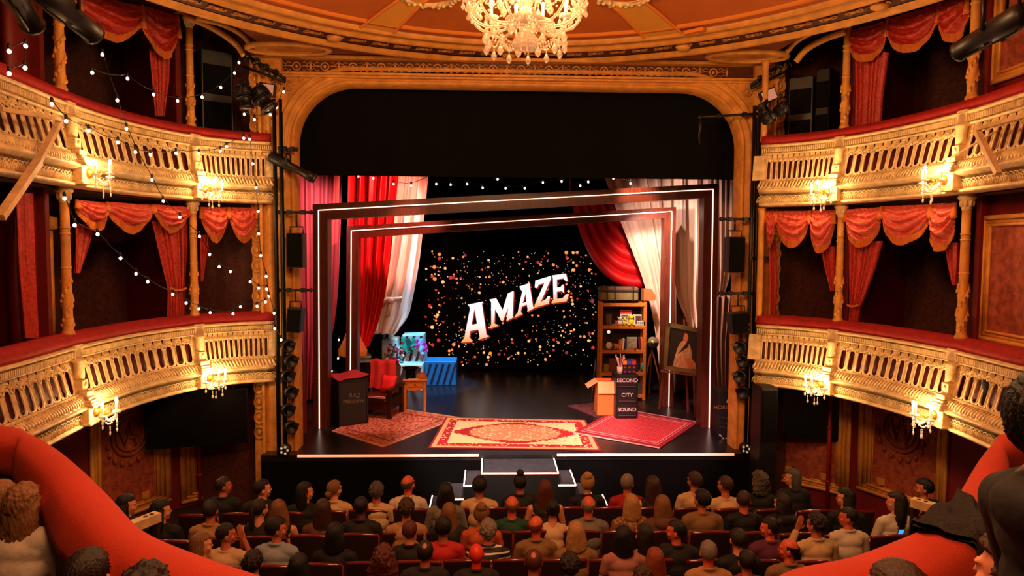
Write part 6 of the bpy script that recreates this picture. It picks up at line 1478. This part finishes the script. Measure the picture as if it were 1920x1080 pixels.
def hair(style):
    if style in HAIR: return HAIR[style]
    P = dict(vol=1.0, L=0, curl=0, bald=False, bun=None, tail=0, width=.105, strand=.004, cap=0)
    P.update({'short': {}, 'crop': dict(vol=.965, strand=.001), 'full': dict(vol=1.1, strand=.006), 'curlyshort': dict(vol=1.12, curl=.016), 'bob': dict(L=.17, width=.115, vol=1.08), 'long': dict(L=.3, width=.11, vol=1.05), 'longwide': dict(L=.34, width=.145, vol=1.1, strand=.007),
              'longcurl': dict(L=.3, width=.12, vol=1.12, curl=.014), 'bigcurl': dict(L=.15, width=.15, vol=1.3, curl=.022), 'bun': dict(vol=1.03, bun=(0, -.1, .06, .045)), 'lowbun': dict(vol=1.03, bun=(0, -.115, -.05, .045)), 'topbun': dict(vol=1.03, bun=(0, -.03, .13, .05)), 'fringe': dict(bald=True, vol=.99), 'spot': dict(bald=.5, vol=.99), 'updo': dict(vol=1.1, bun=(0, -.06, .1, .06), strand=.007), 'tail': dict(vol=1.03, tail=.25), 'hat': dict(cap=1, L=.14, width=.1)}[style])
    bm = bmesh.new(); bmesh.ops.create_icosphere(bm, subdivisions=5, radius=1)
    for v in bm.verts:
        n = v.co.normalized(); az = math.atan2(n.x, -n.y)
        r = V((.083*n.x, .104*n.y-.006, .104*n.z+.026))*1.0; vol = P['vol']; p = V((r.x*vol, r.y*vol-.004, r.z*vol))
        hairline = .42 if n.y > 0 else .0
        t = 0
        inside = (n.y > .3 and n.z < .45) or (n.z < -.62) or (n.y > -.05 and n.z < -.1 and abs(n.x) > .5 and P['L'] == 0) or (P['L'] == 0 and n.z < -.42 and n.y > -.3)
        if P['bald'] is True and n.z > .32+.15*n.y: inside = True
        if P['bald'] == .5 and (n-V((0, -.55, .83)).normalized()).length < .33: inside = True
        if P['L'] and n.z < .1 and n.y < .45:
            t = min(1, (.1-n.z)/.95); q = V((math.sin(az)*P['width'], -.045-math.cos(az)*.075, lerp(.02, -P['L'], t))); k = min(1, t*2.2); p = p.lerp(q, k)
            if t > .93: p.x *= .8
            inside = False
        s = P['strand']*math.sin(az*26+3*math.sin(p.z*22))+P['strand']*.8*math.sin(az*57+p.z*30)
        p += V((n.x, n.y, n.z*.3))*s
        if P['curl']: p += n*P['curl']*(noise.noise(p*34)+.6*noise.noise(p*70))
        if P['cap'] and n.z > .1: p = V((n.x*.105, n.y*.125, .03+n.z*.12))
        if inside: p = V((r.x*.78, r.y*.78-.01, r.z*.8))
        v.co = p
    if P['bun']:
        x, y, z, rr = P['bun']; b2 = bmesh.ops.create_icosphere(bm, subdivisions=4, radius=rr)
        for v in b2['verts']: n = v.co.normalized(); v.co = v.co*(1+.07*math.sin(math.atan2(n.z, n.x)*7+n.y*6))+V((x, y, z+.02))
    if P['tail']:
        b2 = bmesh.ops.create_icosphere(bm, subdivisions=4, radius=1)
        for v in b2['verts']: n = v.co.copy(); v.co = V((n.x*.035*(1+.1*math.sin(n.z*20)), -.12+n.y*.03, -.08+n.z*.15))
    me = bpy.data.meshes.new('hair'); bm.to_mesh(me); bm.free(); me.polygons.foreach_set('use_smooth', [True]*len(me.polygons)); me.materials.append(M_BLK); HAIR[style] = me; return me
HCOL = {'black': (14, 10, 9), 'dark': (34, 19, 13), 'brown': (66, 36, 20), 'auburn': (96, 38, 20), 'ginger': (150, 66, 28), 'blond': (196, 146, 86), 'dblond': (140, 94, 52), 'grey': (140, 126, 112), 'dgrey': (84, 76, 68), 'white': (206, 192, 172), 'redlit': (190, 40, 30)}
def hmat(c): return mat('hair_'+c, HCOL[c], .5, var=.5, vscale=26, stretch=(6, 6, .7), bump=.4, bscale=40, sheen=.1)
GC = {'black': (14, 12, 13), 'white': (214, 200, 180), 'cream': (210, 176, 130), 'grey': (120, 112, 100), 'lblue': (150, 160, 170), 'red': (190, 34, 24), 'crimson': (160, 14, 26), 'green': (20, 66, 44), 'khaki': (132, 98, 56), 'beige': (176, 130, 84), 'pink': (170, 112, 100), 'brown': (96, 62, 40), 'purple': (90, 30, 60), 'dark': (26, 20, 20), 'navy': (16, 18, 30), 'orange': (190, 84, 44), 'bare': (205, 122, 88)}
def gmat(c):
    if c == 'leopard': return mat('cloth_leopard', (180, 120, 60), .7, var=1, vscale=40, vcol=(40, 24, 14), bump=.3)
    if c == 'stripe':
        if 'cloth_stripe' in MATS: return MATS['cloth_stripe']
        m = mat('cloth_stripe', (20, 18, 20), .7); nt = m.node_tree; tc = nt.nodes.new('ShaderNodeTexCoord'); sp = nt.nodes.new('ShaderNodeSeparateXYZ'); nt.links.new(tc.outputs['Object'], sp.inputs[0])
        a = nt.nodes.new('ShaderNodeMath'); a.operation = 'MULTIPLY'; a.inputs[1].default_value = 17; f = nt.nodes.new('ShaderNodeMath'); f.operation = 'FRACT'; g = nt.nodes.new('ShaderNodeMath'); g.operation = 'GREATER_THAN'; g.inputs[1].default_value = .74
        mx = nt.nodes.new('ShaderNodeMix'); mx.data_type = 'RGBA'; mx.inputs[6].default_value = (.01, .01, .012, 1); mx.inputs[7].default_value = (.75, .66, .55, 1)
        nt.links.new(sp.outputs[2], a.inputs[0]); nt.links.new(a.outputs[0], f.inputs[0]); nt.links.new(f.outputs[0], g.inputs[0]); nt.links.new(g.outputs[0], mx.inputs[0]); nt.links.new(mx.outputs[2], nt.nodes['Principled BSDF'].inputs['Base Color']); return m
    return mat('cloth_'+c, GC[c], .8, var=.18, vscale=7, bump=.5, bscale=9)
SK = {'pale': (214, 140, 104), 'tan': (180, 100, 68), 'dark': (92, 50, 34), 'red': (206, 92, 60), 'redlit': (220, 50, 34)}  # redlit has red light put into the skin colour
def skm(c): return mat('skin_'+c, SK[c], .5, bump=.08)
M_TRS = mat('dark_trousers', (20, 18, 22), .85, bump=.2); M_SHO = mat('dark_shoes', (12, 10, 10), .4)
M_EYE = mat('eye', (30, 20, 16), .2)
mb = MB()
for sg in (-1, 1): mb.ball((sg*.03, .09, .01), (.011, .006, .006), 8, 6)
EYES = mb.build('eyes', M_EYE, None); EYM = EYES.data; COL.objects.unlink(EYES); bpy.data.objects.remove(EYES)
TURN = {'f': 0, 'r': 1.15, 'l': -1.15, 'sr': .5, 'sl': -.5, 'b': PI}
def inst(name, me, par, M=None, loc=(0, 0, 0), rz=0):
    o = bpy.data.objects.new(name, me); COL.objects.link(o); o.parent = par; o.location = loc; o.rotation_euler = (0, 0, rz)
    if M is not None: o.material_slots[0].link = 'OBJECT'; o.material_slots[0].material = M
    return o
def person(px, py, label, turn='f', hs='short', hc='dark', g='tee', gc='black', sk='pale', zf=0.0, sc=1.0, rz=None, arm='rest', arml='rest', group='seated audience in the stalls', tilt=0):
    hz = zf+1.2*sc
    p = atz(px, py, hz); base = V((p.x, p.y, zf)); th = thing('person', label, 'person', base, rz if rz is not None else rnd.uniform(-.06, .06), group); th.scale = (sc, sc, sc)
    a = TURN[turn]; inst('body', body(a, arm, arml, tilt), th, skm(sk))
    inst('top', garment(g, arm, arml), th, gmat(gc)); inst('trousers', TROU, th, M_TRS); inst('shoes', SHOE, th, M_SHO)
    pv = V((0, -.005, 1.11)); R = Matrix.Rotation(-a, 3, 'Z')@Matrix.Rotation(tilt, 3, 'X'); hp = pv+R@(HC-pv)
    if hs: h = inst('hair', hair(hs), th, hmat(hc), hp); h.rotation_euler = R.to_euler()
    if turn in 'rlb': e = inst('eyes', EYM, th, None, hp); e.rotation_euler = R.to_euler()
    return th
A = [
(419, 911, 'balding man in black looking right at the left end of the front row', 'r', 'spot', 'dark', 'jacket', 'black', 'tan'),
(492, 917, 'person in black with a lit pale face looking right, front row left', 'r', 'short', 'black', 'hood', 'black'),
(572, 922, 'woman with long black hair and a white clip, front row, looking right', 'r', 'long', 'black', 'shirt', 'black'),
(627, 918, 'fair-haired woman with a pale hair band and cream top, front row left', 'sr', 'lowbun', 'dblond', 'shirt', 'cream'),
(706, 922, 'person with short dark wavy hair in a pale top, front row', 'f', 'curlyshort', 'dgrey', 'tee', 'cream', 'tan'),
(765, 908, 'bald man with reddish head in a crumpled white shirt, front row', 'sr', 'fringe', 'dgrey', 'shirt', 'white', 'red'),
(836, 924, 'person with smooth dark bob and grey top, front row, by the lower left step', 'f', 'bob', 'black', 'shirt', 'grey'),
(899, 912, 'dark-haired man in a cream t-shirt, front row, left of the platform', 'f', 'full', 'black', 'tee', 'cream', 'tan'),
(975, 906, 'dark-haired person in black before the middle of the platform', 'f', 'topbun', 'black', 'jacket', 'black', 'tan'),
(1022, 918, 'woman with long auburn hair, front row, right of the platform middle', 'f', 'long', 'auburn', 'vest', 'dark'),
(1101, 906, 'woman with blonde pinned-up hair in a black top, front row', 'f', 'updo', 'blond', 'shirt', 'black'),
(1176, 906, 'grey-haired man in a bright red top, front row', 'sr', 'short', 'grey', 'tee', 'crimson', 'tan'),
(1224, 910, 'woman with long brown hair and bare shoulders, front row', 'f', 'long', 'brown', 'vest', 'dark'),
(1302, 902, 'tall man with brown hair in a cream t-shirt, front row right', 'sl', 'full', 'brown', 'tee', 'cream', 'tan'),
(1360, 910, 'man with short brown hair in a pale t-shirt, front row right', 'sl', 'short', 'brown', 'tee', 'cream', 'tan'),
(1424, 904, 'person with big curly grey hair in black, front row right', 'sl', 'bigcurl', 'dgrey', 'shirt', 'black'),
(1486, 896, 'grey-haired person in a dark jacket leaning left at the right end of the front row', 'l', 'bob', 'dgrey', 'jacket', 'black'),
(238, 948, 'person in a black hood beside the left timber rail', 'r', 'longwide', 'black', 'hood', 'black', 'pale'),
(302, 958, 'woman with long black hair by the left wall, looking right', 'r', 'longwide', 'black', 'shirt', 'black'),
(395, 958, 'person in beige bending low in the second row left', 'f', 'short', 'dark', 'shirt', 'beige', 'tan'),
(487, 955, 'dark-haired woman with bare shoulders, second row left', 'sr', 'tail', 'dark', 'vest', 'dark'),
(522, 957, 'woman with wavy blonde hair, second row left', 'f', 'longwide', 'dblond', 'vest', 'dark'),
(606, 955, 'woman with long straight brown hair, second row', 'f', 'long', 'brown', 'tee', 'brown'),
(677, 950, 'man with cropped black hair and white collar, second row', 'f', 'crop', 'black', 'shirt', 'dark', 'dark'),
(762, 955, 'curly dark-haired woman in an orange-beige top, second row', 'f', 'curlyshort', 'brown', 'tee', 'beige'),
(842, 962, 'woman with long fair streaked hair in a black and white top, second row', 'f', 'long', 'dblond', 'jacket', 'dark'),
(903, 966, 'woman with pinned dark blond hair and orange sleeves, second row', 'f', 'updo', 'dblond', 'tee', 'orange'),
(960, 948, 'bald man in a dark green top, second row centre', 'f', 'fringe', 'dblond', 'tee', 'green', 'red'),
(1036, 957, 'woman with dark hair in a clip and a pale wide-necked top, second row', 'f', 'bun', 'black', 'vest', 'cream'),
(1103, 948, 'bald man in a grey shirt, second row', 'f', 'fringe', 'grey', 'shirt', 'grey', 'red'),
(1184, 946, 'woman with straight blond bob in a leopard print top, second row', 'f', 'bob', 'blond', 'jacket', 'leopard'),
(1242, 948, 'woman with long blond-brown hair in a hooded brown jacket, second row', 'f', 'long', 'dblond', 'hood', 'brown'),
(1316, 938, 'man with short black hair in a khaki jacket, second row right', 'sl', 'full', 'black', 'jacket', 'khaki', 'tan'),
(1394, 938, 'man with short brown hair in black, second row right', 'sr', 'short', 'brown', 'tee', 'black', 'red'),
(1466, 944, 'person with dark brown hair in black, second row right end', 'sl', 'bob', 'dark', 'hood', 'black'),
(1585, 934, 'woman with long black hair by the right wall, hand stretched left', 'l', 'longwide', 'black', 'shirt', 'black'),
(1680, 942, 'woman with long dark hair and a white top near the monogram wall', 'l', 'longwide', 'dark', 'shirt', 'white'),
(1732, 916, 'dark-haired man above the right timber rail', 'l', 'full', 'black', 'jacket', 'black', 'tan'),
(378, 1022, 'person with dark blond hair looking right, third row left end', 'r', 'bob', 'dblond', 'tee', 'beige'),
(424, 1002, 'dark-haired man in beige with a hand at his chin, third row left', 'r', 'short', 'black', 'tee', 'cream', 'tan', 'up'),
(519, 992, 'dark-haired man in a pale blue shirt looking right, third row left', 'r', 'full', 'black', 'shirt', 'lblue', 'tan'),
(628, 1002, 'person with dark hair in black, third row left', 'f', 'bob', 'black', 'tee', 'black'),
(768, 996, 'person with reddish brown hair and black shirt, third row', 'f', 'short', 'auburn', 'shirt', 'black'),
(831, 990, 'black-haired man in a red shirt, third row', 'f', 'full', 'black', 'tee', 'red', 'tan'),
(915, 996, 'grey-haired person in a black and white striped top, third row', 'f', 'curlyshort', 'grey', 'shirt', 'stripe'),
(1005, 986, 'bearded bald man in a khaki shirt looking right, third row', 'sr', 'fringe', 'ginger', 'shirt', 'khaki', 'red'),
(1080, 1000, 'woman with wavy blond hair in a khaki top, third row', 'f', 'bob', 'blond', 'shirt', 'khaki'),
(1170, 1008, 'woman with smooth black hair and rose top, third row', 'sr', 'bob', 'black', 'tee', 'pink'),
(1208, 1004, 'woman with long dark hair and rose vest, third row, beside the black bob', 'sl', 'long', 'dark', 'vest', 'pink'),
(1268, 996, 'dark-haired man in black turned left, third row', 'l', 'short', 'black', 'jacket', 'black', 'red'),
(1384, 1012, 'small dark-haired head low in the third row right', 'f', 'short', 'dark', 'tee', 'black'),
(1443, 990, 'person with tied braids and a purple top looking left, third row right', 'l', 'bun', 'black', 'jacket', 'purple', 'red'),
(1530, 984, 'person in a mustard top raising a hand to the face, third row right', 'sl', 'curlyshort', 'dark', 'shirt', 'cream', 'tan', 'rest', 'up'),
(1590, 970, 'bearded man in a white shirt looking left, third row right', 'l', 'short', 'dark', 'shirt', 'white', 'red'),
(1742, 966, 'man in dark clothes looking left beside the charcoal coat', 'l', 'short', 'black', 'jacket', 'black', 'tan'),
(475, 1056, 'dark curly head in the fourth row beside the velvet ledge', 'f', 'curlyshort', 'dark', 'tee', 'black'),
(560, 1062, 'person in black with dark hair, fourth row left', 'f', 'bob', 'black', 'jacket', 'black'),
(720, 1052, 'person with curly reddish brown hair, fourth row', 'f', 'bigcurl', 'auburn', 'tee', 'dark'),
(797, 1036, 'man with a bald spot in a dark suit, fourth row', 'f', 'spot', 'dark', 'jacket', 'dark', 'tan'),
(893, 1040, 'bald man with a red-lit tinted head, fourth row', 'f', None, 'dark', 'jacket', 'dark', 'redlit'),
(1000, 1054, 'dark-haired person with a balding crown, fourth row centre', 'f', 'spot', 'auburn', 'tee', 'dark', 'tan'),
(1068, 1062, 'person with dark wavy hair low in the fourth row', 'f', 'curlyshort', 'dark', 'tee', 'black'),
(1228, 1050, 'woman with long ginger hair, fourth row', 'f', 'long', 'ginger', 'tee', 'brown'),
(1328, 1036, 'man with short grey-brown hair in a cream shirt, fourth row right', 'f', 'short', 'grey', 'shirt', 'beige', 'red'),
(1400, 1054, 'person with black hair in a red hooded top, fourth row right', 'f', 'short', 'black', 'hood', 'crimson', 'tan'),
(1479, 1030, 'balding man in a grey shirt looking left, fourth row right', 'l', 'fringe', 'dark', 'shirt', 'khaki', 'red'),
(1205, 1086, 'curly dark brown head at the bottom edge, fifth row', 'f', 'curlyshort', 'brown', 'tee', 'dark')]
LOWS = {395: -.05, 378: -.08, 1384: -.1}
for t in A:
    px, py, lb = t[:3]; kw = dict(zip(('turn', 'hs', 'hc', 'g', 'gc', 'sk', 'arm', 'arml'), t[3:]))
    person(px, py, lb, sc=rnd.uniform(.97, 1.03), **kw)
PEO = [(t[2].split(',')[0], atz(t[0], t[1], 1.2)) for t in A]
used = {}
for r, i, n_, x, yy, o in SEATS:
    row = ('front', 'second', 'third', 'fourth', 'fifth')[r]
    c = sorted(PEO, key=lambda q: abs(q[1].x-x)+2.5*abs(q[1].y-(yy+.18)))[0]; nm = ' '.join(c[0].split()[:8])
    d_ = c[1].x-x
    rel = 'behind' if abs(d_) < .27 else ('left of' if d_ > 0 else 'right of')
    if r == 4: rel = 'at the bottom, nearest below' if abs(d_) < .27 else 'at the bottom, %s' % rel
    lb = 'plum %s row seat %s the %s' % (row, rel, nm)
    while lb in used: lb = lb.replace(' seat ', ' far seat ' if ' far ' not in lb else ' farther seat ', 1) if lb.count('far') < 2 else lb+' too'
    used[lb] = 1; o['label'] = ' '.join(lb.split()[:16])
CG = 'audience in the circle'
person(44, 945, 'woman with long blond hair and a pale grey jumper in the left foreground', 'f', 'longcurl', 'dblond', 'jacket', 'white', zf=2.25, sc=.74, group=CG)
person(2, 938, 'person with dark blond hair at the far left edge of the circle', 'f', 'bob', 'dblond', 'tee', 'crimson', zf=2.25, sc=.74, group=CG)
person(166, 1084, 'dark brown head right behind the left velvet ledge', 'f', 'short', 'dark', 'tee', 'black', zf=2.06, sc=.9, group=CG)
person(272, 1122, 'dark curly head at the bottom edge left of the ledge', 'f', 'curlyshort', 'dark', 'tee', 'black', zf=2.06, sc=.9, group=CG)
person(1684, 1134, 'large dark brown head at the bottom edge on the right', 'f', 'bob', 'brown', 'tee', 'black', zf=2.28, sc=.92, group=CG)
person(1898, 1080, 'short curly brown head in the bottom right corner', 'sl', 'curlyshort', 'brown', 'tee', 'black', zf=2.1, sc=1.02, group=CG)
tp_ = person(1990, 768, 'person in a black coat and grey scarf at the right edge', 'f', 'full', 'black', 'hood', 'black', zf=2.82, sc=1.0, rz=-1.55, group=CG)
tp_.rotation_euler = (.24, 0, -1.55); tp_.location.x += .3; TPM = Matrix.Translation(tp_.location)@tp_.rotation_euler.to_matrix().to_4x4(); mb = MB()
for k_, (r, z) in enumerate(((.1, 1.06), (.11, 1.03), (.12, .99))): mb.tube([TPM@V((r*math.cos(a), -.02+r*.9*math.sin(a), z+.01*math.sin(a*3))) for a in [2*PI*i/24 for i in range(24)]], .028, 8, closed=True)
tag(mb.build('scarf', mat('grey_knit', (120, 108, 84), .95, var=.4, vscale=30, bump=.8, bscale=80)), 'grey-green knitted scarf round the neck of the person at the right edge', 'scarf')
h = RIGHT.hit(1906, 640, -.35); bp = RIGHT.W(h[0], 2.33, -.45); th_ = thing('person', 'dark-haired person in black leaning over the right lower box rail', 'person', bp, 1.9, 'people in the boxes'); th_.scale = (.98, .98, .98)
inst('body', body(TURN['sl']), th_, skm('tan')); inst('top', garment('jacket'), th_, gmat('black')); inst('trousers', TROU, th_, M_TRS); inst('hair', hair('full'), th_, hmat('black'), HC, .5)
th = thing('phone', 'lit phone held in the dark beside the right velvet ledge', 'phone', atz(1688, 1000, .95)); c = atz(1688, 1000, .95); mb = MB(); mb.box(c, (.07, .012, .14), Matrix.Rotation(.4, 3, 'X'), bev=.004); mb.build('casing', M_BLK, th); mb = MB(); mb.box(c+V((0, -.0075, .003)), (.06, .002, .12), Matrix.Rotation(.4, 3, 'X')); mb.build('display', mat('blue_display', (40, 120, 200), .3, emit=(70, 160, 255), es=1.2), th)
